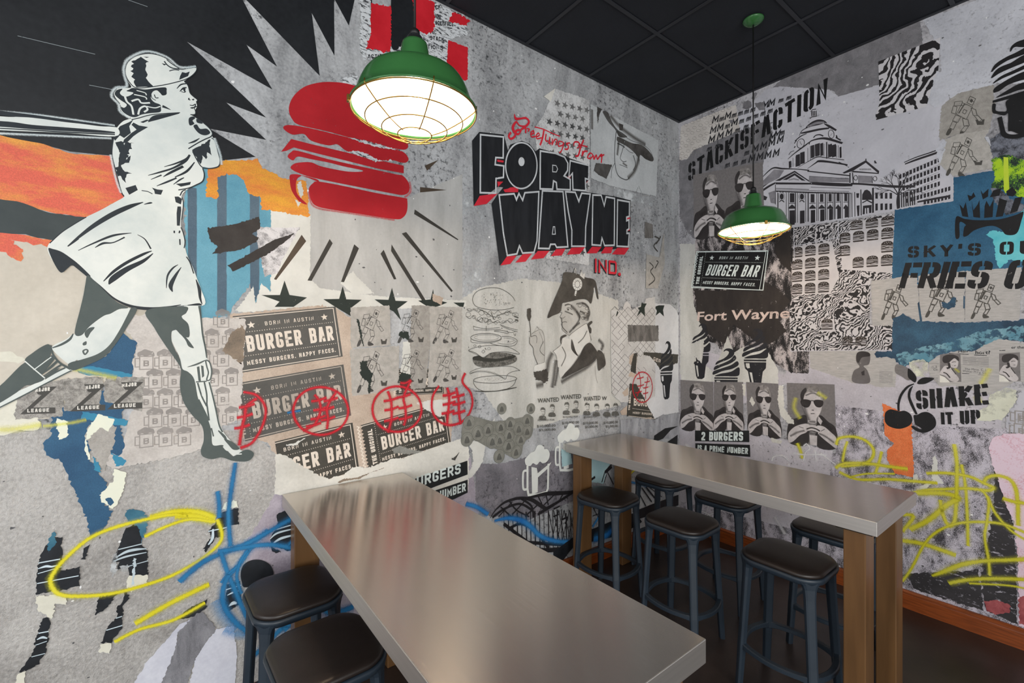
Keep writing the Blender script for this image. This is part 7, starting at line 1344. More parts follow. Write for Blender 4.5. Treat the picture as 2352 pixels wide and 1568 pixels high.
mural('right', 'bare_tree', 'twig', 22, [('b',[1585,2559,14.0,-4,55,11.9,8,57,8.6,17,39,5.4,16,38,3.2]),('k',[1585,2645,22,10,22,10],4.8),('k',[1629,2665,15,10,16,10],3.0),('k',[1660,2685,9,8,13,6],1.8),('k',[1682,2699,9,5,5,6],1.3),('k',[1682,2699,5,-3,11,-4],1.3),('k',[1682,2699,0,11,7,10],1.3),('k',[1660,2685,3,19,0,19],1.8),('k',[1663,2723,-4,13,2,11],1.3),('k',[1663,2723,-2,12,3,10],1.3),('k',[1663,2723,4,8,5,8],1.3),('k',[1660,2685,13,5,12,6],1.8),('k',[1685,2696,8,6,6,7],1.3),('k',[1685,2696,12,2,4,3],1.3),('k',[1685,2696,4,13,0,14],1.3),('k',[1629,2665,13,0,16,-1],3.0),('k',[1658,2664,9,-11,9,-10],1.8),('k',[1676,2643,10,-3,4,-1],1.3),('k',[1676,2643,4,-1,8,-2],1.3),('k',[1676,2643,10,-2,4,0],1.3),('k',[1658,2664,9,-3,8,-2],1.8),('k',[1675,2659,2,2,7,2],1.3),('k',[1675,2659,8,-5,4,-4],1.3),('k',[1675,2659,1,-5,7,-6],1.3),('k',[1658,2664,7,-11,11,-11],1.8),('k',[1676,2642,4,-6,9,-7],1.3),('k',[1676,2642,7,-3,5,-4],1.3),('k',[1676,2642,0,-9,4,-10],1.3),('k',[1629,2665,21,-4,17,-2],3.0),('k',[1667,2659,13,-8,16,-10],1.8),('k',[1696,2641,11,-9,9,-9],1.3),('k',[1696,2641,4,-13,9,-15],1.3),('k',[1696,2641,7,-11,9,-11],1.3),('k',[1667,2659,8,-6,13,-7],1.8),('k',[1688,2646,7,-3,6,-3],1.3),('k',[1688,2646,9,-7,4,-6],1.3),('k',[1688,2646,10,-6,4,-4],1.3),('k',[1667,2659,13,-10,7,-9],1.8),('k',[1687,2640,5,0,9,-2],1.3),('k',[1687,2640,7,-2,11,-4],1.3),('k',[1687,2640,9,1,8,2],1.3),('k',[1585,2645,13,24,14,24],4.8),('k',[1612,2693,16,0,11,3],3.0),('k',[1639,2696,8,-5,11,-6],1.8),('k',[1658,2685,5,3,8,1],1.3),('k',[1658,2685,3,-7,8,-8],1.3),('k',[1658,2685,8,-7,3,-6],1.3),('k',[1639,2696,10,2,5,4],1.8),('k',[1654,2702,3,-1,6,-2],1.3),('k',[1654,2702,2,2,6,0],1.3),('k',[1654,2702,3,1,8,0],1.3),('k',[1639,2696,13,-4,8,-1],1.8),('k',[1660,2691,7,1,7,1],1.3),('k',[1660,2691,1,-5,8,-7],1.3),('k',[1660,2691,8,5,3,6],1.3),('k',[1612,2693,17,-2,18,-2],3.0),('k',[1647,2689,12,5,6,5],1.8),('k',[1665,2699,9,-4,6,-4],1.3),('k',[1665,2699,4,9,1,10],1.3),('k',[1665,2699,3,9,5,9],1.3),('k',[1647,2689,14,4,10,6],1.8),('k',[1671,2699,11,1,7,2],1.3),('k',[1671,2699,7,5,8,4],1.3),('k',[1671,2699,4,6,11,4],1.3),('k',[1647,2689,15,3,10,4],1.8),('k',[1672,2696,8,6,4,7],1.3),('k',[1672,2696,10,3,6,5],1.3),('k',[1672,2696,7,-6,12,-8],1.3),('k',[1612,2693,5,18,8,18],3.0),('k',[1625,2729,1,14,-1,15],1.8),('k',[1625,2758,-7,8,-2,8],1.3),('k',[1625,2758,1,9,5,8],1.3),('k',[1625,2758,7,7,4,8],1.3),('k',[1625,2729,5,13,7,13],1.8),('k',[1637,2755,1,9,2,9],1.3),('k',[1637,2755,2,12,-3,14],1.3),('k',[1637,2755,4,7,7,7],1.3),('k',[1625,2729,12,4,7,5],1.8),('k',[1644,2738,6,8,0,9],1.3),('k',[1644,2738,6,-1,7,-1],1.3),('k',[1644,2738,6,-1,7,-1],1.3),('k',[1585,2645,3,32,0,32],4.8),('k',[1588,2709,4,19,-1,21],3.0),('k',[1591,2749,-10,12,-5,11],1.9),('k',[1576,2772,-2,11,3,10],1.4),('k',[1576,2772,-8,6,-5,5],1.4),('k',[1576,2772,-8,4,-3,3],1.4),('k',[1591,2749,4,10,-1,11],1.9),('k',[1594,2770,0,6,6,3],1.3),('k',[1594,2770,0,8,-1,7],1.3),('k',[1594,2770,2,8,-4,10],1.3),('k',[1591,2749,-2,12,-3,13],1.9),('k',[1586,2774,2,6,2,5],1.3),('k',[1586,2774,-5,7,-1,6],1.3),('k',[1586,2774,1,8,0,9],1.3),('k',[1588,2709,-3,25,-2,24],3.0),('k',[1583,2758,-11,18,-6,16],1.9),('k',[1566,2792,-14,6,-8,4],1.4),('k',[1566,2792,-3,12,-9,14],1.4),('k',[1566,2792,-2,13,-7,13],1.4),('k',[1583,2758,-9,17,-9,18],1.9),('k',[1565,2793,-6,8,-8,9],1.4),('k',[1565,2793,-8,6,-12,8],1.4),('k',[1565,2793,2,14,-5,16],1.4),('k',[1583,2758,-8,11,-13,13],1.9),('k',[1562,2782,-4,11,-9,13],1.4),('k',[1562,2782,-5,8,-5,9],1.4),('k',[1562,2782,-9,8,-8,8],1.4),('k',[1588,2709,13,11,17,10],3.0),('k',[1618,2730,3,13,6,11],1.8),('k',[1627,2754,-4,9,2,8],1.3),('k',[1627,2754,5,9,0,9],1.3),('k',[1627,2754,0,11,0,12],1.3),('k',[1618,2730,0,14,3,13],1.8),('k',[1621,2757,2,8,-1,9],1.3),('k',[1621,2757,1,9,-3,10],1.3),('k',[1621,2757,-1,9,1,8],1.3),('k',[1618,2730,3,17,6,16],1.8),('k',[1627,2763,-4,15,-4,15],1.3),('k',[1627,2763,2,11,1,11],1.3),('k',[1627,2763,0,13,6,11],1.3),('k',[1585,2645,-10,31,-16,32],4.9),('k',[1559,2708,-7,20,-11,21],3.0),('k',[1541,2749,-5,13,-9,13],1.9),('k',[1527,2775,1,10,1,10],1.4),('k',[1527,2775,-10,4,-8,3],1.4),('k',[1527,2775,-4,9,-3,7],1.4),('k',[1541,2749,-12,11,-11,10],1.9),('k',[1518,2770,-5,8,-7,9],1.4),('k',[1518,2770,-6,-2,-9,0],1.4),('k',[1518,2770,-4,11,0,9],1.4),('k',[1541,2749,-9,11,-7,11],1.9),('k',[1525,2771,-4,4,-7,6],1.4),('k',[1525,2771,-3,9,0,9],1.4),('k',[1525,2771,-3,9,-2,9],1.4),('k',[1559,2708,-5,22,-5,22],3.0),('k',[1549,2752,4,11,2,11],1.9),('k',[1555,2774,3,8,-2,10],1.4),('k',[1555,2774,-1,10,3,9],1.4),('k',[1555,2774,2,9,-4,11],1.4),('k',[1549,2752,3,12,-2,14],1.9),('k',[1550,2778,7,7,1,9],1.4),('k',[1550,2778,5,5,3,6],1.4),('k',[1550,2778,5,6,0,7],1.4),('k',[1549,2752,-5,17,1,15],1.9),('k',[1545,2784,-3,13,3,10],1.4),('k',[1545,2784,6,9,1,11],1.4),('k',[1545,2784,-6,7,-6,7],1.4),('k',[1559,2708,-13,16,-16,16],3.0),('k',[1530,2740,-7,14,-2,11],1.9),('k',[1521,2765,3,8,3,7],1.4),('k',[1521,2765,-5,8,-1,7],1.4),('k',[1521,2765,5,9,-3,10],1.4),('k',[1530,2740,-13,1,-7,0],1.9),('k',[1510,2741,-2,-7,-5,-6],1.4),('k',[1510,2741,-7,3,-7,3],1.4),('k',[1510,2741,-11,2,-3,1],1.4),('k',[1530,2740,-15,8,-11,7],1.9),('k',[1504,2755,-11,6,-9,6],1.4),('k',[1504,2755,-6,8,-6,9],1.4),('k',[1504,2755,-3,12,-7,14],1.4),('k',[1585,2645,-20,22,-24,23],4.9),('k',[1541,2690,-19,3,-18,2],3.1),('k',[1504,2695,-8,-2,-16,-1],1.9),('k',[1480,2692,-2,-6,-9,-5],1.4),('k',[1480,2692,-5,-6,-9,-6],1.4),('k',[1480,2692,-7,1,-13,2],1.4),('k',[1504,2695,-10,-5,-15,-4],1.9),('k',[1479,2686,-13,0,-7,-2],1.4),('k',[1479,2686,-13,1,-5,0],1.4),('k',[1479,2686,-9,0,-10,0],1.4),('k',[1504,2695,-12,10,-15,11],1.9),('k',[1477,2716,-8,10,-9,11],1.4),('k',[1477,2716,-6,5,-13,7],1.4),('k',[1477,2716,-9,4,-13,5],1.4),('k',[1541,2690,-13,-2,-14,-2],3.1),('k',[1514,2686,-8,-6,-6,-6],1.9),('k',[1500,2674,-6,2,-4,1],1.4),('k',[1500,2674,-2,0,-9,2],1.4),('k',[1500,2674,0,-6,-8,-3],1.4),('k',[1514,2686,-10,-4,-12,-3],1.9),('k',[1492,2679,-3,-7,-4,-6],1.4),('k',[1492,2679,-1,-7,-7,-4],1.4),('k',[1492,2679,-10,4,-5,3],1.4),('k',[1514,2686,-13,-1,-7,-2],1.9),('k',[1494,2683,-3,-7,-3,-7],1.4),('k',[1494,2683,-7,-2,-5,-3],1.4),('k',[1494,2683,-8,-3,-4,-4],1.4),('k',[1541,2690,-19,9,-13,6],3.1),('k',[1509,2705,-10,9,-5,8],1.9),('k',[1494,2722,-3,2,-9,4],1.4),('k',[1494,2722,-2,2,-9,3],1.4),('k',[1494,2722,-3,0,-8,1],1.4),('k',[1509,2705,-7,6,-14,7],1.9),('k',[1488,2718,-3,7,-9,9],1.4),('k',[1488,2718,-4,0,-11,2],1.4),('k',[1488,2718,-11,0,-4,-1],1.4),('k',[1509,2705,-13,2,-9,2],1.9),('k',[1487,2709,-8,8,-3,7],1.4),('k',[1487,2709,-8,2,-8,3],1.4),('k',[1487,2709,-8,5,-7,5],1.4)], parent=base)
base = mural('right', 'sheet_edge', 'houselight', 23, [('k',[936,2563,333,-6,299,-4,258,1],5.6),('k',[1842,2690,0,-143],5.9)])
base = mural('right', 'slogan_lettering', 'stencilblack', 24, [('A','STACKISFACTION',(95,3145),(1186,3430),(99,3307),0.17,0.42,True)], label='long stencilled slogan climbing to the right under the ceiling')
base = mural('right', 'hum_lettering', 'stencilscript', 25, [('k',[325,3587,15,53,11,-36,30,29,-12,-50],12.9),('k',[385,3578,8,28,8,3,-2,-32,5,25,9,6,-3,-31,6,24,10,5,-3,-30],7.0),('k',[436,3576,14,52,11,-35,28,28,-12,-49],12.6),('k',[494,3567,7,28,8,3,-3,-32,5,25,9,5,-2,-29,5,23,10,5,-4,-29],6.9),('k',[546,3562,7,27,8,3,-3,-31,5,25,9,5,-3,-30,5,23,10,5,-3,-28],6.8),('k',[597,3557,7,27,8,3,-3,-31,5,24,8,6,-2,-30,5,23,9,5,-3,-28],6.7),('k',[647,3552,7,27,7,3,-2,-31,5,24,8,6,-2,-29,4,22,10,5,-3,-28],6.7),('k',[741,3546,12,49,9,-33,25,27,-10,-47],11.8),('k',[788,3542,12,48,9,-33,24,27,-9,-46],11.7),('k',[860,3542,7,23,6,2,-2,-26,4,20,8,4,-2,-24,4,19,8,3,-2,-22],6.4),('k',[916,3539,7,22,6,2,-2,-25,4,20,7,4,-2,-24,4,18,9,4,-3,-23],6.3),('k',[305,3504,15,53,11,-36,29,30,-12,-51],13.0),('k',[369,3502,15,53,10,-36,29,30,-11,-51],12.8),('k',[436,3497,8,28,7,3,-2,-32,5,25,9,6,-3,-30,5,23,11,6,-3,-30],7.0),('k',[493,3500,14,51,10,-35,27,29,-11,-49],12.5),('k',[556,3494,8,28,7,3,-2,-32,4,25,9,6,-2,-30,5,23,9,5,-3,-29],6.8),('k',[614,3493,7,27,8,3,-3,-31,5,24,8,6,-2,-29,5,23,9,5,-3,-29],6.7),('k',[671,3492,7,27,7,2,-2,-30,4,24,8,5,-2,-28,5,22,9,5,-3,-28],6.6),('k',[726,3491,7,26,7,3,-2,-30,4,23,8,6,-2,-29,4,23,10,5,-3,-28],6.5),('k',[780,3489,7,27,7,2,-3,-29,5,23,8,5,-3,-28,5,22,9,5,-3,-27],6.5),('k',[291,3427,15,54,11,-37,30,31,-12,-51],13.0),('k',[369,3430,15,53,10,-36,29,30,-11,-50],12.8),('k',[445,3433,14,52,10,-35,28,29,-11,-50],12.6),('k',[522,3432,7,27,8,3,-3,-31,5,25,9,5,-2,-29,5,23,10,5,-4,-29],6.8),('k',[593,3434,7,28,8,3,-3,-31,5,24,8,6,-2,-30,5,23,9,5,-3,-28],6.7),('k',[275,3361,8,26,8,3,-3,-29,6,23,10,5,-3,-27,5,21,11,4,-3,-26],7.2),('k',[350,3362,8,26,8,2,-3,-28,6,22,9,5,-3,-26,6,20,10,5,-3,-26],7.1),('k',[794,3275,12,48,9,-32,24,28,-10,-46],11.7),('k',[830,3283,12,48,8,-32,24,28,-10,-46],11.6),('k',[868,3287,7,26,6,3,-2,-30,4,24,8,5,-2,-27,4,21,8,5,-2,-27],6.3),('k',[599,3217,7,30,8,3,-3,-33,5,26,8,7,-2,-32,5,25,9,6,-3,-31],6.7),('k',[662,3224,13,53,10,-35,25,31,-10,-51],12.0),('k',[727,3226,13,53,9,-35,25,31,-10,-50],11.9),('k',[790,3229,12,51,9,-33,24,30,-9,-50],11.7),('k',[851,3231,12,51,9,-33,24,30,-10,-49],11.6),('k',[436,3165,8,30,7,4,-2,-34,5,27,9,7,-3,-32,5,25,11,7,-3,-32],7.0),('k',[505,3159,8,30,7,4,-2,-34,5,27,9,7,-3,-32,5,25,10,7,-3,-32],6.9),('k',[573,3154,7,29,7,4,-2,-33,5,26,8,7,-2,-32,5,25,9,7,-3,-32],6.8),('k',[635,3152,13,54,9,-35,26,32,-10,-52],12.1),('k',[699,3147,12,52,10,-34,25,32,-10,-51],12.0),('k',[761,3141,12,53,9,-34,25,31,-10,-50],11.8),('k',[821,3136,12,52,9,-33,24,30,-10,-49],11.6)], label='rows of hummed letters above and below the long slogan')
base = mural('right', 'ink_drip', 'stencilscript', 26, [('k',[382,3161,1,-154],5.1),('k',[439,3164,2,-71],4.4),('k',[758,3578,2,-144],4.2),('k',[373,3428,2,-52],3.9)])
base = mural('right', 'pattern_print', 'mugink', 27, [('o',[234,3699,-9,-7,-19,7,-9,14,9,7,19,-7],2.7),('o',[291,3697,-9,-7,-18,8,-9,14,9,6,18,-7],2.6),('o',[347,3696,-9,-7,-17,7,-9,14,9,6,17,-7],2.6),('o',[402,3694,-9,-6,-17,7,-9,13,9,7,17,-7],2.6),('o',[455,3693,-8,-7,-17,7,-9,13,9,7,17,-7],2.5),('o',[508,3691,-9,-6,-16,7,-9,13,9,6,16,-7],2.5),('o',[93,3663,-9,-7,-20,7,-10,15,10,7,20,-8],2.7),('o',[154,3662,-10,-7,-19,7,-9,14,9,7,19,-7],2.7),('o',[213,3661,-10,-7,-18,7,-10,14,10,7,18,-7],2.7),('o',[270,3659,-9,-6,-18,7,-9,14,9,6,18,-7],2.6),('o',[327,3658,-9,-6,-18,7,-9,13,9,7,18,-7],2.6),('o',[382,3657,-9,-6,-17,6,-9,14,9,7,17,-7],2.6),('o',[436,3656,-9,-6,-17,6,-8,14,8,6,17,-7],2.5),('o',[488,3655,-8,-6,-16,6,-9,13,9,7,16,-7],2.5),('o',[54,3608,-9,-7,-20,7,-10,14,10,7,20,-7],2.7),('o',[116,3607,-10,-7,-19,7,-10,15,10,7,19,-8],2.7),('o',[175,3607,-9,-7,-19,7,-9,14,9,7,19,-7],2.7),('o',[234,3606,-9,-7,-19,7,-9,14,9,7,19,-7],2.7),('o',[291,3606,-9,-7,-18,7,-9,13,9,7,18,-7],2.6),('o',[347,3605,-9,-7,-17,7,-9,14,9,6,17,-6],2.6),('o',[402,3605,-9,-7,-17,7,-9,13,9,7,17,-7],2.6),('o',[455,3604,-8,-7,-17,7,-9,13,9,7,17,-7],2.5),('o',[32,3568,-10,-7,-20,7,-10,14,10,7,20,-7],2.8),('o',[93,3568,-9,-7,-20,7,-10,14,10,7,20,-7],2.7),('o',[154,3568,-10,-7,-19,7,-9,14,9,7,19,-7],2.7),('o',[213,3568,-10,-7,-18,6,-10,14,10,7,18,-7],2.7),('o',[270,3568,-9,-7,-18,6,-9,14,9,7,18,-7],2.6),('o',[327,3567,-9,-6,-18,6,-9,14,9,7,18,-7],2.6),('o',[382,3567,-9,-6,-17,6,-9,13,9,7,17,-6],2.6),('o',[54,3512,-9,-7,-20,7,-10,14,10,7,20,-7],2.7),('o',[116,3513,-10,-8,-19,7,-10,14,10,7,19,-7],2.7),('o',[175,3513,-9,-7,-19,7,-9,13,9,8,19,-7],2.7),('o',[234,3514,-9,-7,-19,6,-9,14,9,7,19,-7],2.7),('o',[291,3514,-9,-7,-18,7,-9,13,9,7,18,-6],2.6),('o',[347,3515,-9,-7,-17,6,-9,13,9,7,17,-6],2.6),('o',[32,3472,-10,-8,-20,7,-10,14,10,8,20,-7],2.8),('o',[93,3473,-9,-8,-20,7,-10,14,10,7,20,-6],2.7),('o',[154,3474,-10,-8,-19,7,-9,14,9,7,19,-7],2.7),('o',[213,3475,-10,-7,-18,6,-10,14,10,7,18,-7],2.7),('o',[270,3476,-9,-7,-18,6,-9,13,9,7,18,-6],2.6),('o',[54,3416,-9,-7,-20,6,-10,14,10,8,20,-7],2.7),('o',[116,3418,-10,-8,-19,7,-10,14,10,7,19,-6],2.7),('o',[175,3419,-9,-7,-19,6,-9,14,9,7,19,-6],2.7),('o',[234,3421,-9,-7,-19,6,-9,14,9,7,19,-7],2.7),('o',[32,3375,-10,-7,-20,6,-10,14,10,8,20,-7],2.8),('o',[93,3378,-9,-8,-20,6,-10,14,10,8,20,-7],2.7),('o',[154,3380,-10,-8,-19,6,-9,14,9,8,19,-7],2.7),('o',[213,3382,-10,-8,-18,6,-10,14,10,7,18,-6],2.7)])
base = mural('right', 'grey_scrap', 'rusticgrey', 28, [('t',[593,3658,36,3,30,-30,-6,-40,-36,-1,-30,27],2,6),('t',[653,3663,30,42,17,-19,-17,-41],2,6),('t',[677,3617,75,-19,6,-68,-46,19],2,6),('t',[468,3559,45,-11,-19,-24],2,6)])
eater('right', 29, Frame((143,3194),(304,-37),(13,-562)), 'grainy photograph of a man in sunglasses eating, upper left one by the corner', 'photogrey')
eater('right', 30, Frame((424,3164),(319,-40),(15,-546)), 'grainy photograph of a man in sunglasses eating, behind the far lamp', 'photogrey')
base = mural('right', 'burger_pattern', 'swirl', 31, [('p',[965,2558,287,-15,320,-13,-2,-124,-8,-129,-9,-161,-115,-10,-5,-291,122,-4,0,-168,-278,-5,-332,-11,-6,304,23,137])], label='black and white warped burger wallpaper patches')
mural('right', 'burger_rows', 'iconpaper', 32, [('p',[962,2414,255,-1,42,-260,-53,-112,-251,13]),('p',[1270,2465,295,-11,-10,-309,-134,29,-145,31]),('p',[1333,2527,232,-10,5,-77,-149,3,-94,18]),('p',[1148,1863,81,-3,6,-90,-84,2])], parent=base)
mural('right', 'burger_icon', 'iconink', 33, [*burger_icons(Frame((958,2407),(259,-4),(-3,-367)),3,4,3,0),*burger_icons(Frame((1262,2460),(313,-15),(-3,-266)),4,3,4,.1),*burger_icons(Frame((1327,2532),(253,-13),(0,-77)),3,1,5,0),*burger_icons(Frame((1148,1860),(87,0),(3,-92)),1,1,6,0),*burger_icons(Frame((1276,1735),(155,-1),(0,-75)),2,1,7,0)], parent=base)
base = mural('right', 'burger_pattern', 'swirlwide', 34, [('p',[1481,3561,306,-1,-10,-194,-56,-202,-251,13,-4,35,22,69])], label='warped burger patch pasted high under the ceiling')
base = mural('right', 'paper_edge', 'houselight', 35, [('k',[968,2578,4,-274],5.0),('k',[1254,2556,0,-141],4.7),('k',[974,2420,280,13],4.9),('k',[945,1627,332,11,278,5],3.5)])
base = mural('right', 'pale_tear', 'speckpaper', 36, [('t',[1768,3360,45,-31,18,-69,-3,-59,-30,-48,-38,-5,-31,33],3,8)])
base = mural('right', 'sketch_sheet', 'sheet2', 37, [('t',[1793,3141,72,44,147,-13,4,-116,-19,-125,-10,-18,-117,28,-87,-9,-2,42],2,7)], label='dark grey sheet with a sketched running player, upper right')
mural('right', 'player_sketch', 'sketchdark', 38, [*robot(Frame((1808,3202),(164,-71),(0,-246)),0.012)], parent=base)
mural('right', 'fry_cup', 'sketchdark', 39, [*fry_cup(Frame((1938,2999),(38,-12),(2,-33)))], parent=base)
base = mural('right', 'sketch_sheet', 'sheet', 40, [('t',[1805,2928,65,13,127,-24,-22,-35,29,-73,2,-117,-163,5,-65,90,33,116],2,7)], label='grey sheet with a sketched running player, lower of the upper right pair')
mural('right', 'player_sketch', 'sketchdark', 41, [*robot(Frame((1808,2953),(144,-56),(0,-242)),0.012)], parent=base)
mural('right', 'fry_cup', 'sketchdark', 42, [*fry_cup(Frame((1931,2762),(37,-11),(1,-28)))], parent=base)
base = mural('right', 'torn_edge', 'speckpaper', 43, [('t',[1975,2884,17,-4,12,-68,-12,29],1,5),('t',[1767,2888,33,41,14,-19,-25,-119,-11,-4],2,6)])
base = mural('right', 'navy_poster', 'navy', 44, [('t',[1567,2555,278,-11,0,142,160,-6,229,-17,0,-581,-208,-24,-259,-4,-216,-7,9,289],1.6,9)], label='navy blue poster with stencilled fries and slogan')
base = mural('right', 'dark_type_print', 'darkpaint', 45, [('t',[1997,2860,43,27,15,-33,82,-16,0,-141,-130,48],2.5,7)])
base = mural('right', 'lime_paint', 'limepaint', 46, [('t',[2007,2745,48,12,82,-60,0,-202,-54,20,-28,42,-53,21,2,27,17,37,-14,47],2.5,7)], label='lime green and black painted scrap at the edge')
base = mural('right', 'lime_stripe', 'limeyellow', 47, [('p',[2051,2744,18,-9,4,-183,-14,-17,-7,22])])
base = mural('right', 'aqua_paint', 'aqua', 48, [('t',[1983,2314,25,25,40,-23,20,35,60,83,67,-15,0,-289,-67,9,-53,22,-40,-48,-17,61,-7,110],2.5,7)])
base = mural('right', 'dark_type_print', 'darkpaint', 49, [('t',[2001,2583,34,-14,40,-64,53,-52,0,-28,-67,-14,-33,66,-20,45],2,7)])
base = mural('right', 'painted_fries', 'stencilblack', 50, [('s',[1856,2446,38,-19,58,-20,83,-12,66,12,25,11,-7,-48,-18,-68,-40,0,-20,35,-33,26,-42,-1,-36,-13,-25,-24,-18,1,4,51,7,14,-26,20,-1,-87,-18,3]),('p',[1871,2520,16,-30,11,36,11,-92,-26,11]),('p',[1922,2533,8,-63,18,31,7,23,3,-105,-28,11]),('p',[1976,2484,7,29,14,-38,16,40,-5,-102,-34,2]),('p',[2035,2515,30,-22,-17,-84,-28,1]),('p',[2094,2500,29,2,-19,-76,-29,-8]),('p',[1905,2567,17,-12,8,21,9,-27,-27,-22]),('p',[1959,2584,10,-28,23,24,-2,-44,-21,-13]),('p',[2011,2565,32,6,-8,-42,-38,0]),('p',[2061,2547,24,18,16,-33,-13,-21,-23,11])], label='black stencilled carton of fries')
base = mural('right', 'poster_lettering', 'stencilblack', 51, [('A',"SKY'S OUT",(1632,2234),(2243,2171),(1634,2307),0.23,0.6,True)], label='black stencilled first line on the navy poster, running out of view')
base = mural('right', 'sketch_sheet', 'newspaper', 52, [('t',[1442,2109,110,3,124,12,21,-298,-25,-2,-30,37,-34,16,-34,-30,-18,-44,-108,3],2,7)], label='pale sheet with a sketched running player, first under the blue slogan')
mural('right', 'player_sketch', 'sketchdark', 53, [*robot(Frame((1484,2080),(150,-4),(9,-235)),0.02)], parent=base)
mural('right', 'fry_cup', 'sketchdark', 54, [*fry_cup(Frame((1186,2960),(1,0),(0,-1)))], parent=base)
base = mural('right', 'sketch_sheet', 'newspaper', 55, [('t',[1684,2114,210,5,0,-305,-189,4,-17,133],2,7)], label='pale sheet with a sketched running player, middle one under the blue slogan')
mural('right', 'player_sketch', 'sketchdark', 56, [*robot(Frame((1709,2079),(156,-1),(4,-227)),0.02)], parent=base)
mural('right', 'fry_cup', 'sketchdark', 57, [*fry_cup(Frame((1186,2960),(1,0),(0,-1)))], parent=base)
base = mural('right', 'sketch_sheet', 'newspaper', 58, [('t',[1898,2118,222,-6,-8,-291,-77,-2,-141,-5],2,7)], label='pale sheet with a sketched running player, last one under the blue slogan')
mural('right', 'player_sketch', 'sketchdark', 59, [*robot(Frame((1909,2037),(132,2),(7,-203)),0.02)], parent=base)
mural('right', 'fry_cup', 'sketchdark', 60, [*fry_cup(Frame((1186,2960),(1,0),(0,-1)))], parent=base)
base = mural('right', 'navy_gap', 'navydark', 61, [('p',[1680,1941,8,10,14,-125,-10,-3]),('p',[1888,1973,6,-6,0,-71,-7,0]),('t',[1792,1944,27,-13,27,40,11,-11,-4,-51,-34,-14,-23,17],1.5,6)])
base = mural('right', 'poster_lettering', 'stencilblack', 62, [('A','FRIES OUT',(1587,2045),(2312,1969),(1621,2204),0.19,0.12,True)], label='large black stencilled second line on the navy poster')
base = mural('right', 'navy_band', 'navydark', 63, [('t',[1556,1848,52,29,64,-50,222,-15,218,6,16,7,97,-3,0,-157,-97,32,-67,14,-74,-39,-49,-31,-103,-2,-54,-22,-48,-49,-74,14,-51,-57,-43,65,-100,-3,2,46,87,4],2.5,8)], label='dark navy painted band with misty lower edge')
base = mural('right', 'navy_mist', 'navymist', 64, [('t',[1574,1613,102,45,143,33,147,71,162,25,97,-2,0,-111,-164,42,-74,-39,-49,-31,-103,-1,-102,-72,-74,14,-51,-57],3,9)])
base = mural('right', 'newspaper_scrap', 'newspaper', 65, [('t',[1733,1570,49,47,45,13,44,13,53,-3,17,8,41,35,32,22,47,7,50,-21,73,-28,0,-181,-88,-6,-103,-85,-122,41,-89,-7,-49,75],2,8),('t',[1415,1590,114,8,38,-21,14,-25,-14,-148,-80,-6,-110,27],2,8)], label='torn vintage newspaper advertisement strip')
mural('right', 'newspaper_lettering', 'ink_worn', 66, [('T','Hair',(1865,1633),(1912,1637),(1865,1649),0.02),('T','hort?',(1938,1627),(1999,1628),(1938,1646),0.03),('k',[1824,1628,86,-4],4.0),('k',[1933,1621,52,-2],3.9),('T','C. J.',(1745,1534),(1773,1541),(1745,1546),0.01),('T','Co.',(1755,1520),(1776,1523),(1755,1533),0.01),('T','The Mme. C. J.',(1893,1531),(1985,1529),(1893,1544),0.0),('T','Walker M f g. Co.',(1884,1520),(1987,1512),(1884,1532),0.0),('k',[1882,1510,31,0],3.2),('k',[1949,1506,41,-1],1.5),('k',[1955,1555,38,-2],1.2),('k',[1731,1566,48,-4],1.2),('T','er the',(2081,1660),(2129,1661),(2081,1675),0.02),('k',[2035,1648,23,2],4.5),('k',[1885,1608,108,-3],1.4),('k',[1885,1601,108,-2],1.4),('k',[1885,1595,108,-3],1.4),('k',[1885,1588,108,-2],1.4),('k',[1885,1582,108,-2],1.4),('k',[1885,1576,108,-2],1.4),('k',[1885,1569,108,-1],1.4),('k',[1885,1563,108,-1],1.4),('k',[1733,1479,43,-1],1.2),('k',[1733,1473,43,-2],1.2),('k',[1733,1466,43,-1],1.2),('k',[1733,1459,43,-1],1.2),('k',[1733,1453,43,-1],1.2),('k',[1733,1446,43,-1],1.2),('k',[1487,1504,70,-3],1.5),('k',[1487,1496,70,-3],1.5),('k',[1487,1488,70,-3],1.5),('k',[1487,1480,70,-3],1.5),('k',[1487,1472,70,-2],1.5),('k',[1487,1464,70,-2],1.5),('k',[1487,1456,70,-2],1.5),('k',[1487,1448,70,-2],1.5),('k',[1487,1440,70,-2],1.5),('k',[1487,1432,70,-2],1.5)], parent=base)
base = mural('right', 'lady_portrait', 'photogrey', 67, [('p',[1785,1621,90,10,4,-171,-95,-10])], label='vintage newspaper portrait of a woman turned aside, before the question headline')
mural('right', 'portrait_light', 'photoskin', 68, [('s',[1830,1582,17,16,15,-3,4,-20,-5,-30,-16,-4,-15,13]),('s',[1784,1503,16,41,15,9,21,-15,17,-31,16,-31,-13,-19,-26,8,-24,27])], parent=base)
mural('right', 'portrait_dark', 'photoblack', 69, [('s',[1796,1593,4,16,18,11,27,0,20,-11,4,-18,-3,-8,-16,16,-14,-13,-12,-14,-18,-3,-9,10]),('l',[1837,1574,10,4,9,-1],3.2),('l',[1847,1554,9,3],2.8),('l',[1824,1570,3,-25,-12,-8],10.5),('l',[1800,1512,15,-8,15,-23],5.7),('l',[1836,1538,20,-35],4.0)], parent=base)
mural('right', 'paper_white', 'whitepaper2', 70, [('p',[1784,1495,22,-11,18,-21,6,-10,-46,-3])], parent=base)
base = mural('right', 'lady_portrait', 'photogrey', 71, [('p',[2034,1631,79,9,3,-159,-82,-10])], label='vintage newspaper portrait of a woman turned aside, at the picture edge')
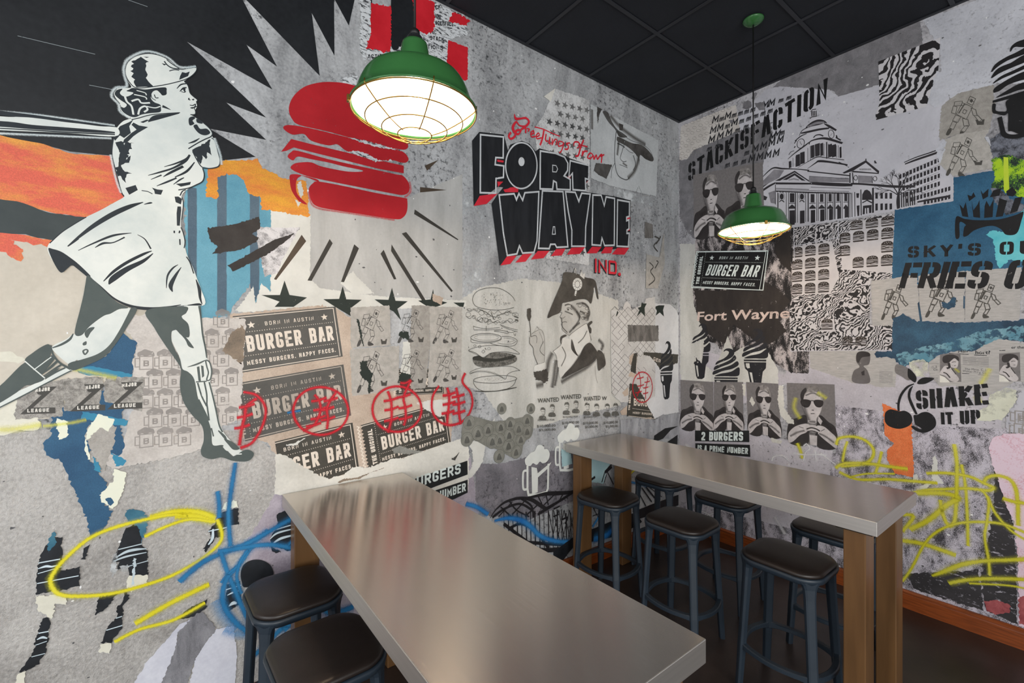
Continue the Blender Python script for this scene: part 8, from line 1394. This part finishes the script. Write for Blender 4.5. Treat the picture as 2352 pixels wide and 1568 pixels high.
mural('right', 'portrait_light', 'photoskin', 72, [('s',[2074,1594,15,15,12,-3,4,-19,-5,-28,-14,-3,-12,12]),('s',[2034,1520,14,39,13,8,18,-14,15,-29,14,-29,-12,-18,-22,8,-21,25])], parent=base)
mural('right', 'portrait_dark', 'photoblack', 73, [('s',[2044,1604,4,15,15,10,23,1,18,-11,4,-17,-3,-7,-14,14,-12,-11,-11,-14,-15,-2,-8,9]),('l',[2080,1587,9,4,7,-2],3.0),('l',[2089,1568,7,2],2.6),('l',[2068,1582,3,-22,-10,-8],9.8),('l',[2048,1529,13,-7,13,-22],5.3),('l',[2079,1553,17,-33],3.7)], parent=base)
mural('right', 'paper_white', 'whitepaper2', 74, [('p',[2034,1513,19,-10,15,-20,6,-9,-40,-3])], parent=base)
base = mural('right', 'lady_portrait', 'photogrey', 75, [('s',[1570,1543,19,9,47,-24,29,-49,-29,-27,-34,23,-32,24])], label='vintage newspaper portrait of a woman turned aside, mostly torn away above the cherry leaves')
base = mural('right', 'child_portrait', 'photomid', 76, [('s',[1359,1565,5,52,28,17,37,-10,9,-34,-9,-45,-28,-12,23,-33,9,-78,-93,-1,5,75,33,30])], label='faded brown portrait of a child in profile')
mural('right', 'portrait_dark', 'photoblack', 77, [('s',[1359,1577,5,43,28,14,37,-8,7,-24,-44,-11,-19,-37]),('p',[1387,1492,19,13,0,-34,-14,-1])], parent=base)
base = mural('right', 'cream_patch', 'creampatch', 78, [('t',[1639,1567,24,13,42,6,25,-16,1,-54,-17,-38,-38,2,-29,49],2,7),('t',[1993,1391,68,48,38,-8,2,-63,-40,-79,-18,-37,-94,-16,6,59,38,43],3,9)])
base = mural('right', 'yellow_haze', 'yellowsoft', 79, [('l',[1998,1545,-19,-47,-19,-47],46),('l',[1850,1538,21,-22],24),('l',[1943,1383,15,-42],54)])
base = mural('right', 'orange_scrap', 'orangescrap', 80, [('t',[1500,1292,151,-66,2,-118,12,-268,-97,1,-43,88,4,62,34,42,-48,53,-5,121],2.2,7)], label='torn orange scrap under the cherries')
base = mural('right', 'painted_cherries', 'stencilblack', 81, [('s',[1515,1198,4,35,24,23,31,-3,17,-4,26,7,27,-16,11,-32,-8,-35,-30,-26,-36,-12,-41,9,-21,23]),('s',[1663,1209,-1,24,17,5,23,18,25,5,25,-16,14,-31,-2,-37,-25,-32,-31,-16,-32,6,-26,21,7,10,26,-13,15,-2,-3,8,-25,17]),('b',[1587,1250,10.3,0,52,12.1,14,57,12.9,30,50,11.9,32,23,5.9]),('b',[1676,1240,10.9,-22,56,15.2,-15,54,12.8,6,43,11.9,12,24,3.4]),('s',[1634,1473,-2,38,5,18,20,-21,16,-28,2,-21,-7,-18,-18,12]),('s',[1679,1434,10,26,25,16,45,-3,-20,-22,-28,-17])], label='black stencilled pair of cherries')
base = mural('right', 'shake_lettering', 'stencilblack', 82, [('A','SHAKE',(1676,1270),(1993,1338),(1671,1390),0.2,0.28,True),('A','IT',(1791,1193),(1845,1203),(1788,1266),0.22,0.3,True),('A','UP',(1875,1204),(1960,1224),(1872,1285),0.22,0.3,True)], label='black stencilled slogan beside the cherries')
base = mural('right', 'mug_wallpaper', 'skypaper', 83, [('t',[2061,1285,35,64,20,76,68,13,0,-231,-73,-19,-50,7],2.5,8)])
mural('right', 'mug_print', 'mugink', 84, [*wallpaper_mugs([(2068,1275),(2101,1342),(2071,1346),(2116,1277)],-80,110)], parent=base)
base = mural('right', 'pink_paper', 'pinkpaper', 85, [('t',[1992,1088,15,56,40,33,84,14,131,6,0,-1041,-153,-36,-2,370,-17,201,-32,95,-22,99,-26,100],2.5,9)], label='pink worn paper at the picture edge')
base = mural('right', 'red_scrap', 'redscrap', 86, [('t',[1973,198,52,29,54,-7,-4,-39,-50,-39,-41,2],2,6),('t',[2109,285,42,19,0,-163,-42,-11],2,7)])
base = mural('right', 'white_chip', 'whitepaper', 87, [('t',[1748,894,4,81,9,25,13,-32,0,-80,29,-55,-55,-8,-52,-83,-9,45,61,50],2,6),('t',[1660,851,20,16,3,-46,-27,-30],2,6)])
base = mural('right', 'pale_paper', 'wornpaper', 88, [('t',[26,1660,313,-225,121,309,54,-142,70,54,190,-15,85,-162,0,-106,-833,-32],2,9)])
base = mural('right', 'painted_ice_cream', 'stencilscript', 89, [*soft_serve(Frame((115,1856),(186,4),(0,-490)))], label='worn black ice cream stencil nearest the corner')
base = mural('right', 'worn_gap', 'wornpaper', 90, [('t',[68,1661,184,66,-10,-111,-15,-113,-65,64,-21,-124,-73,-3],3,7)])
base = mural('right', 'painted_ice_cream', 'stencilscript', 91, [*soft_serve(Frame((320,1635),(229,12),(10,-456)))], label='black ice cream stencil partly covered by the photographs')
base = mural('right', 'painted_ice_cream', 'stencilscript', 92, [*soft_serve(Frame((575,1803),(199,4),(9,-468)))], label='black ice cream stencil standing third from the corner')
eater('right', 93, Frame((17,1348),(317,2),(4,-441)), 'grainy photograph of a man in sunglasses eating, first of the lower four', 'photogrey')
eater('right', 94, Frame((340,1351),(251,17),(0,-403)), 'grainy photograph of a man in sunglasses eating, second of the lower four', 'photogrey')
eater('right', 95, Frame((614,1370),(246,4),(20,-412)), 'grainy photograph of a man in sunglasses eating, third of the lower four', 'photogrey')
eater('right', 96, Frame((921,1385),(311,11),(12,-449)), 'grainy photograph of a man in sunglasses eating, largest, yellow paint on it', 'photogrey')
base = mural('right', 'white_drip', 'whitepaper2', 97, [('t',[863,1365,30,-6,11,-169,63,-88,4,-23,-44,1,-53,50,-19,120],2.5,6),('t',[639,1220,21,36,25,-49,-17,-31],2,6),('t',[584,1353,27,2,-3,-104,-17,7],2,6),('t',[805,948,84,-11,-7,-25,-69,0],2,6)])
base = mural('right', 'yellow_haze', 'yellowsoft', 98, [('l',[985,1279,-14,-81,43,-74],55),('l',[1125,1331,59,-40],53)])
base = mural('right', 'slogan_banner', 'bannerblack', 99, [('p',[164,905,475,73,1,-94,-476,-74]),('p',[167,792,478,71,3,-97,-224,-26,-257,-3])], label='black two-line banner above the corner table')
mural('right', 'slogan_lettering', 'bannerink', 100, [('A','2 BURGERS',(224,826),(589,885),(226,902),0.2,0.35),('A','IS A PRIME NUMBER',(187,730),(628,784),(190,781),0.2,0.35)], parent=base)
ticket('right', 101, Frame((179,2506),(607,-89),(-53,-319)), 1.85, ('stencilblack','bannerink'), 'crisp black ticket print on the right wall, under the far lamp', 0.0, True)
base = mural('right', 'ticket_edge', 'bannerink', 103, [('r',[179,2500,605,-87,-38,-306,-617,79],7.0)])
base = mural('right', 'painted_ice_cream', 'stencilblack', 104, [('b',[2078,3326,4.1,7,20,13.7,18,8,27,25,-6,41,18,-3,54]),('b',[2004,3247,5.6,22,28,21,38,17,23,37,5,27,45,8,40]),('b',[2004,3212,7.0,32,28,31,47,8,30,36,10,41,27,7,40]),('b',[2011,3178,5.6,34,19,16.6,47,9,19.1,54,12,23]),('b',[2014,3124,5.6,12,12,31,38,21,30,46,10,41,36,0,47]),('b',[2024,3092,4.2,40,10,21,46,11,34,36,-3,40]),('p',[2009,3080,128,4,0,-24,-128,6]),('s',[2008,3060,13,-6,0,-35,24,-16,19,-1,0,55,73,-3,0,-202,-54,26,-14,12,0,90,-14,-3,-29,20,-18,17]),('b',[2036,2975,18.1,9,-62,18.0,10,-45,21,37,-24,23,54,-2,27])], label='very large black ice cream stencil at the picture edge')
base = mural('right', 'yellow_spray', 'yellowdull', 105, [('l',[1243,970,17,48,76,26,74,-13,45,-54,-10,-64,-56,-50,-118,-38],28),('l',[1309,1007,-16,-61,-13,-87],23),('l',[1500,973,-15,-77,-19,-78],25),('l',[1238,805,55,44,127,27,109,5,104,5],33),('l',[1260,783,108,-26,161,39,131,19,114,16],29),('l',[1315,757,105,50,148,34],17.5)], label='yellow sprayed scrawl left of the orange scrap')
base = mural('right', 'yellow_spray', 'yellowdull', 106, [('l',[1722,879,93,23,97,2,61,-24,37,-17,-22,-22,-76,-8,-80,-23,-119,-40,-108,-64],27),('l',[1848,1084,12,-109,0,-111,-4,-157,-8,-91,-24,-31,-25,60,-13,87],29),('l',[1880,968,16,-117,8,-163,4,-196],22),('l',[1973,880,15,36,44,21,50,-19,21,-78,4,-164],27),('l',[2047,814,43,-9,55,5],31),('l',[1642,504,89,86,84,117,49,58,-65,10,-121,-31],46),('l',[1605,587,55,5,-45,-97,-10,-15],31),('l',[1605,157,46,102,62,175,61,101,82,72,94,41,97,19,91,-22],22),('l',[1605,420,91,14,94,-7,66,-9],41),('l',[1958,844,34,-55,-4,-108,-11,-111,15,-123,5,-94],19.3),('l',[1988,809,30,-87,57,-77,63,-41],18.9)], label='tangle of yellow sprayed lines by the open end of the corner table')
base = mural('right', 'yellow_spray', 'yellowdull', 107, [('b',[1748,251,16.1,59,53,38,73,67,40,93,58,32,88,39,31,84,37,35]),('l',[1824,237,88,59,113,52,113,42],30),('l',[1912,274,149,52,77,13],14.7)], label='two broad yellow sprayed strokes above the baseboard')
base = mural('right', 'yellow_spray', 'yellowdull', 108, [('l',[992,939,22,-51,14,-60],32)])
base = mural('right', 'white_spray', 'whitespray', 109, [('l',[813,767,15,37,61,20,45,-31],19.6),('l',[963,854,86,9,89,18,46,1],15.5),('l',[1035,923,21,20,21,-28,-28,-36,-14,-65],14.1),('l',[1111,906,7,-75],18.5),('l',[1146,892,92,-61],13.3),('l',[69,760,85,-46,-17,-127],31)], label='white sprayed scribble above the corner table')
base = mural('right', 'white_scratch', 'whitespray', 110, [('l',[171,196,129,-7,92,-134],21),('l',[236,154,186,116],14.9),('l',[834,337,74,-109],40),('l',[300,293,-64,-199],12.0)])

# ------------------------------------------------------------------ baseboards
def baseboard(name, along_x):
    prof = [(0, 0), (0.016, 0), (0.016, 0.088), (0.013, 0.094), (0.019, 0.098), (0.019, 0.106), (0.010, 0.113), (0, 0.115)]
    if along_x: rings = [[(x, -p[0] - 0.004, p[1]) for p in prof] for x in (X_END, -0.004)]
    else: rings = [[(-p[0] - 0.004, y, p[1]) for p in prof] for y in (Y_END, -0.004)]
    return link(name, loft_mesh(name, rings), m_wood, kind='structure', label='orange-brown stained wooden baseboard along the mural wall')


baseboard('baseboard_left', True)
baseboard('baseboard_right', False)

# ------------------------------------------------------------------ tables
def steel_mat():
    m, nt, N, L, b = new_mat('brushed_stainless_steel')
    tc = N.new('ShaderNodeTexCoord')
    mp = N.new('ShaderNodeMapping')
    mp.inputs['Scale'].default_value = (220, 3.0, 220)
    L.new(tc.outputs['Object'], mp.inputs[0])
    n = N.new('ShaderNodeTexNoise')
    n.inputs['Scale'].default_value = 1.0
    n.inputs['Detail'].default_value = 3
    L.new(mp.outputs[0], n.inputs['Vector'])
    r = N.new('ShaderNodeMapRange')
    r.inputs['To Min'].default_value = 0.19
    r.inputs['To Max'].default_value = 0.27
    L.new(n.outputs['Fac'], r.inputs['Value'])
    b.inputs['Base Color'].default_value = (0.65, 0.595, 0.545, 1)
    b.inputs['Metallic'].default_value = 1.0
    L.new(r.outputs[0], b.inputs['Roughness'])
    b.inputs['Anisotropic'].default_value = 0.85
    cv = N.new('ShaderNodeCombineXYZ')
    cv.inputs[0].default_value = 0.62
    cv.inputs[1].default_value = 0.78
    L.new(cv.outputs[0], b.inputs['Tangent'])
    return m


m_steel = steel_mat()
m_steel_edge = simple_mat('satin_steel_edge', (206, 202, 197), 0.48, metal=1.0, var=0.05, scale=3.0, stretch=(1, 1, 40))
m_post = simple_mat('stained_table_post_wood', (106, 76, 46), 0.34, var=0.22, scale=5.0, stretch=(3, 3, 0.35), bump=0.03)
m_plate = simple_mat('dark_steel_plate', (44, 36, 30), 0.45, metal=0.5)


def make_table(loc, label, group):
    t = empty('bar_table', loc, 0, label, 'table', group)
    W, Ln, Z = 0.612, 1.80, 0.9676
    bm = bmesh.new()
    bmesh.ops.create_cube(bm, size=1.0)
    for v in bm.verts:
        v.co = Vector((v.co.x * W, v.co.y * Ln, Z - 0.03 + v.co.z * 0.06))
    bt = [f for f in bm.faces if f.normal.z < -0.9]
    r = bmesh.ops.inset_region(bm, faces=bt, thickness=0.018)
    bmesh.ops.translate(bm, verts=list({v for f in bt for v in f.verts}), vec=(0, 0, 0.05))
    me = bm_mesh('tabletop', bm, 0.0022, 2)
    top = link('tabletop', me, m_steel, t, label='brushed stainless steel top with a folded edge')
    me.materials.append(m_steel_edge)
    for p in me.polygons: p.material_index = 0 if p.normal.z > 0.95 else 1
    for s in (-1, 1):
        y = s * (Ln / 2 - 0.085)
        link('mounting_plate', box_mesh('mounting_plate', -W / 2 + 0.015, W / 2 - 0.015, y - 0.066, y + 0.066, Z - 0.068, Z - 0.005, 0.002, 1), m_plate, t, label='dark brown plate under the top')
        for sx in (-1, 1):
            x = sx * 0.223
            link('leg', box_mesh('leg', x - 0.055, x + 0.055, y - 0.04, y + 0.04, 0.0, Z - 0.0685, 0.004, 2), m_post, t, label='brown stained wooden post')
    return t


make_table((-1.182, -0.947, 0), 'long stainless steel bar table in the corner with three stools on either side', 'steel topped bar tables')
make_table((-3.025, -0.916, 0), 'stainless steel bar table close to the viewer with two stools on one side', 'steel topped bar tables')

# ------------------------------------------------------------------ stools
m_frame = simple_mat('slate_black_plastic', (38, 49, 60), 0.42, var=0.10, scale=8.0)
m_pad = simple_mat('dark_brown_vinyl', (38, 31, 28), 0.40, var=0.10, scale=20.0, bump=0.04, bscale=260)

HX, HY, SEAT_Z, RING_Z = 0.164, 0.176, 0.655, 0.215
FX, FY = 0.150, 0.164          # feet
TX, TY = 0.122, 0.132          # leg tops


def seat_frame_mesh():
    o = [(0.012, -0.032), (0.004, -0.026), (0.0, -0.012), (0.001, -0.002), (0.008, 0.0)]
    rings = []
    for ins, dz in o:
        rings.append([(x, y, SEAT_Z + dz) for x, y in rr_loop(HX - ins, HY - ins, 0.085 - ins, 8, 0.010)])
    rings.append([(x, y, SEAT_Z - 0.006) for x, y in rr_loop(HX - 0.02, HY - 0.02, 0.065, 8, 0.010)])
    return loft_mesh('seat_frame', rings)


def seat_pad_mesh():
    rings = []
    for ins, dz in ((0.012, -0.005), (0.008, 0.002), (0.007, 0.010), (0.012, 0.017), (0.024, 0.022), (0.05, 0.0255), (0.09, 0.0275), (0.125, 0.028)):
        rings.append([(x, y, SEAT_Z + dz) for x, y in rr_loop(HX - ins, HY - ins, max(0.01, 0.085 - ins * 0.62), 8, 0.010 * (1 - ins / 0.16))])
    return loft_mesh('seat_pad', rings)


def leg_axis(sx, sy, z):
    k = 1 - z / (SEAT_Z - 0.02)
    return Vector((sx * (TX + (FX - TX) * k), sy * (TY + (FY - TY) * k), z))


def leg_mesh(sx, sy):
    rings = []
    d = Vector((sx, sy, 0)).normalized()       # outward
    t = Vector((-d.y, d.x, 0))
    for z, w, dep in ((0.0, 0.040, 0.028), (0.10, 0.042, 0.030), (RING_Z - 0.05, 0.044, 0.031), (RING_Z, 0.047, 0.034), (RING_Z + 0.05, 0.045, 0.032),
                      (0.42, 0.046, 0.033), (0.56, 0.049, 0.036), (0.605, 0.056, 0.040), (0.625, 0.072, 0.046), (0.638, 0.098, 0.050)):
        c = leg_axis(sx, sy, z)
        w2 = w / 2
        prof = [(-w2, 0.10), (-w2 * 0.86, 0.42), (-w2 * 0.55, 0.5), (w2 * 0.55, 0.5), (w2 * 0.86, 0.42), (w2, 0.10), (w2 * 0.72, -0.42), (w2 * 0.5, -0.5), (-w2 * 0.5, -0.5), (-w2 * 0.72, -0.42)]
        rings.append([c + t * a + d * (b * dep) for a, b in prof])
    return loft_mesh('leg', rings)


def stretcher_mesh(a, b, out):
    p0, p1 = leg_axis(*a, RING_Z), leg_axis(*b, RING_Z)
    n = 14
    rings = []
    for i in range(n + 1):
        k = i / n
        c = p0.lerp(p1, k) + Vector(out) * (0.034 * math.sin(math.pi * k)) * 1.0
        tg = (p1 - p0).normalized() + Vector(out) * (0.034 * math.pi * math.cos(math.pi * k) / (p1 - p0).length)
        tg.normalize()
        s = Vector((tg.y, -tg.x, 0))
        flare = 1 + 1.3 * (abs(2 * k - 1) ** 9)
        h = 0.0115 * flare
        w = 0.0145
        rings.append([c + s * w * u + Vector((0, 0, h * v)) for u, v in ((-1, -.7), (-.7, -1), (.7, -1), (1, -.7), (1, .7), (.7, 1), (-.7, 1), (-1, .7))])
    return loft_mesh('stretcher', rings)


CORN = ((1, 1), (-1, 1), (-1, -1), (1, -1))


def make_stool(loc, rz, label, group):
    t = empty('bar_stool', loc, rz, label, 'stool', group)
    link('seat_frame', seat_frame_mesh(), m_frame, t, smooth=True)
    link('seat_pad', seat_pad_mesh(), m_pad, t, label='thin dark brown vinyl pad', smooth=True)
    for c in CORN:
        link('leg', leg_mesh(*c), m_frame, t)
    for a, b, out in ((CORN[0], CORN[1], (0, 1, 0)), (CORN[1], CORN[2], (-1, 0, 0)), (CORN[2], CORN[3], (0, -1, 0)), (CORN[3], CORN[0], (1, 0, 0))):
        link('stretcher', stretcher_mesh(a, b, out), m_frame, t)
    return t


def copy_tree(o, parent=None):
    c = o.copy()
    C.objects.link(c)
    if parent is not None: c.parent = parent
    for ch in list(o.children):
        copy_tree(ch, c)
    return c


stool_spots = [
    ((-1.412, -0.375, 0), 7, 'black stool in front of the corner table, the one next to the left mural wall', 'front'),
    ((-1.385, -0.905, 0), 2, 'black stool in front of the corner table, the middle one of the front three', 'front'),
    ((-1.385, -1.475, 0), 0, 'black stool in front of the corner table, at its open end beside the posts', 'front'),
    ((-0.775, -0.365, 0), 0, 'black stool behind the corner table, deepest in the corner of the room', 'back'),
    ((-0.785, -0.865, 0), 0, 'black stool behind the corner table, middle one of the far side', 'back'),
    ((-0.815, -1.480, 0), 0, 'black stool behind the corner table, mostly hidden by the brown posts of its open end', 'back'),
    ((-3.352, -0.350, 0), 2, 'black stool at the nearer steel table, closest to the wall with the blue spray paint', 'near'),
    ((-3.348, -0.815, 0), 2, 'black stool at the nearer steel table, cut off by the bottom of the picture', 'near'),
]
GROUPS = {'front': 'stools in front of the corner table', 'back': 'stools behind the corner table', 'near': 'stools at the nearer table'}
proto = None
for loc, deg, lab, g in stool_spots:
    if proto is None:
        proto = make_stool(loc, math.radians(deg), lab, GROUPS[g])
    else:
        o = copy_tree(proto)
        o.location = loc
        o.rotation_euler = (0, 0, math.radians(deg))
        o['label'] = lab
        o['group'] = GROUPS[g]

# ------------------------------------------------------------------ pendant lamps
m_green = simple_mat('green_enamel', (52, 104, 56), 0.22, var=0.06, spec=0.6)
m_inner = simple_mat('white_enamel', (240, 238, 232), 0.35, var=0.02)
m_brass = simple_mat('yellow_brass_wire', (128, 100, 40), 0.34, metal=0.7, var=0.10)
m_chrome = simple_mat('bare_aluminium_collar', (190, 192, 195), 0.30, metal=1.0, var=0.04)
m_black = simple_mat('black_rubber_cord', (14, 14, 15), 0.55)
m_bulb = simple_mat('lit_frosted_bulb', (255, 244, 226), 0.5, var=0.0, emit=((1.0, 0.86, 0.68, 1), 14.0))


def make_lamp(x, y, zr, label, rz=0.0):
    t = empty('pendant_lamp', (x, y, zr), rz, label, 'lamp', 'green pendant lamps')
    link('shade', lathe_mesh('shade', [(0.034, 0.220), (0.040, 0.218), (0.0425, 0.210), (0.053, 0.142), (0.056, 0.134), (0.062, 0.131), (0.10, 0.123), (0.135, 0.110), (0.156, 0.096),
                                       (0.167, 0.080), (0.177, 0.058), (0.187, 0.030), (0.195, 0.008), (0.203, 0.002), (0.2065, -0.002), (0.2055, -0.006), (0.2015, -0.006), (0.198, -0.001)], 72), m_green, t, smooth=True, label='green enamelled warehouse shade')
    link('reflector', lathe_mesh('reflector', [(0.198, -0.001), (0.192, 0.008), (0.1835, 0.030), (0.1735, 0.057), (0.163, 0.078), (0.152, 0.093), (0.132, 0.106), (0.10, 0.118), (0.05, 0.122), (0.0, 0.122)], 72), m_inner, t, smooth=True, label='white enamelled inside')
    link('bulb', lathe_mesh('bulb', [(0, 0.020), (0.018, 0.022), (0.030, 0.032), (0.036, 0.048), (0.034, 0.064), (0.024, 0.085), (0.016, 0.105), (0.016, 0.1215), (0, 0.1218)], 32), m_bulb, t, smooth=True)
    link('collar', lathe_mesh('collar', [(0, 0.242), (0.022, 0.242), (0.025, 0.238), (0.025, 0.2205), (0.030, 0.2202), (0, 0.2200)], 32), m_chrome, t, smooth=True, label='bare metal collar')
    link('strain_relief', lathe_mesh('strain_relief', [(0, 0.266), (0.010, 0.266), (0.016, 0.260), (0.018, 0.2425), (0, 0.2422)], 24), m_black, t, smooth=True)
    top = ZC - zr - 0.004
    link('cord', tube_mesh('cord', [(0, 0, 0.264), (0, 0, (0.264 + top - 0.02) / 2), (0, 0, top - 0.02)], 0.0042, 10), m_black, t, smooth=True)
    link('canopy', lathe_mesh('canopy', [(0, top - 0.030), (0.012, top - 0.030), (0.032, top - 0.026), (0.050, top - 0.016), (0.059, top - 0.006), (0.061, top), (0, top)], 40), m_green, t, smooth=True)
    g = link('wire_guard', tube_mesh('wire_guard', [(0.2035 * math.cos(a), 0.2035 * math.sin(a), -0.010) for a in [2 * math.pi * k / 72 for k in range(72)]], 0.0022, 8, True), m_brass, t, smooth=True, label='yellow wire guard')
    for r, z in ((0.158, -0.040), (0.106, -0.068), (0.055, -0.084)):
        pts = []
        for k in range(65):
            a = 2 * math.pi * k / 64 * 1.03 + 0.9
            rr = r + (0.0022 if k > 62 else 0.0)
            pts.append((rr * math.cos(a), rr * math.sin(a), z + (0.0025 if k > 61 else 0)))
        link('guard_ring', tube_mesh('guard_ring', pts, 0.0020, 8), m_brass, g, smooth=True)
    for k in range(6):
        a = 2 * math.pi * k / 6 + 0.35
        pts = []
        for r, z in ((0.2055, 0.006), (0.2055, -0.006), (0.196, -0.016), (0.178, -0.029), (0.158, -0.0425), (0.132, -0.057), (0.106, -0.0705), (0.08, -0.080), (0.055, -0.0868), (0.052, -0.0868)):
            pts.append((r * math.cos(a), r * math.sin(a), z))
        link('guard_rib', tube_mesh('guard_rib', pts, 0.0020, 8), m_brass, g, smooth=True)
    a = 2.9 + rz
    bm = bmesh.new()
    bmesh.ops.create_cube(bm, size=1.0)
    for v in bm.verts: v.co = Vector((0.2085 + v.co.x * 0.008, v.co.y * 0.016, -0.006 + v.co.z * 0.022))
    cl = link('clamp', bm_mesh('clamp', bm, 0.002, 2), m_brass, g)
    cl.rotation_euler = (0, 0, a)
    l = bpy.data.lights.new('lamp_bulb_light', 'POINT')
    l.energy = 12
    l.color = (1.0, 0.76, 0.52)
    l.shadow_soft_size = 0.03
    lo = bpy.data.objects.new('lamp_bulb_light', l)
    C.objects.link(lo)
    lo.parent = t
    lo.location = (0, 0, 0.008)
    return t


make_lamp(-3.120, -1.021, 2.468, 'green caged pendant lamp above the nearer table, in front of the red burger')
make_lamp(-0.843, -1.060, 2.400, 'green caged pendant lamp with its ceiling canopy in view, above the corner table', 0.5)
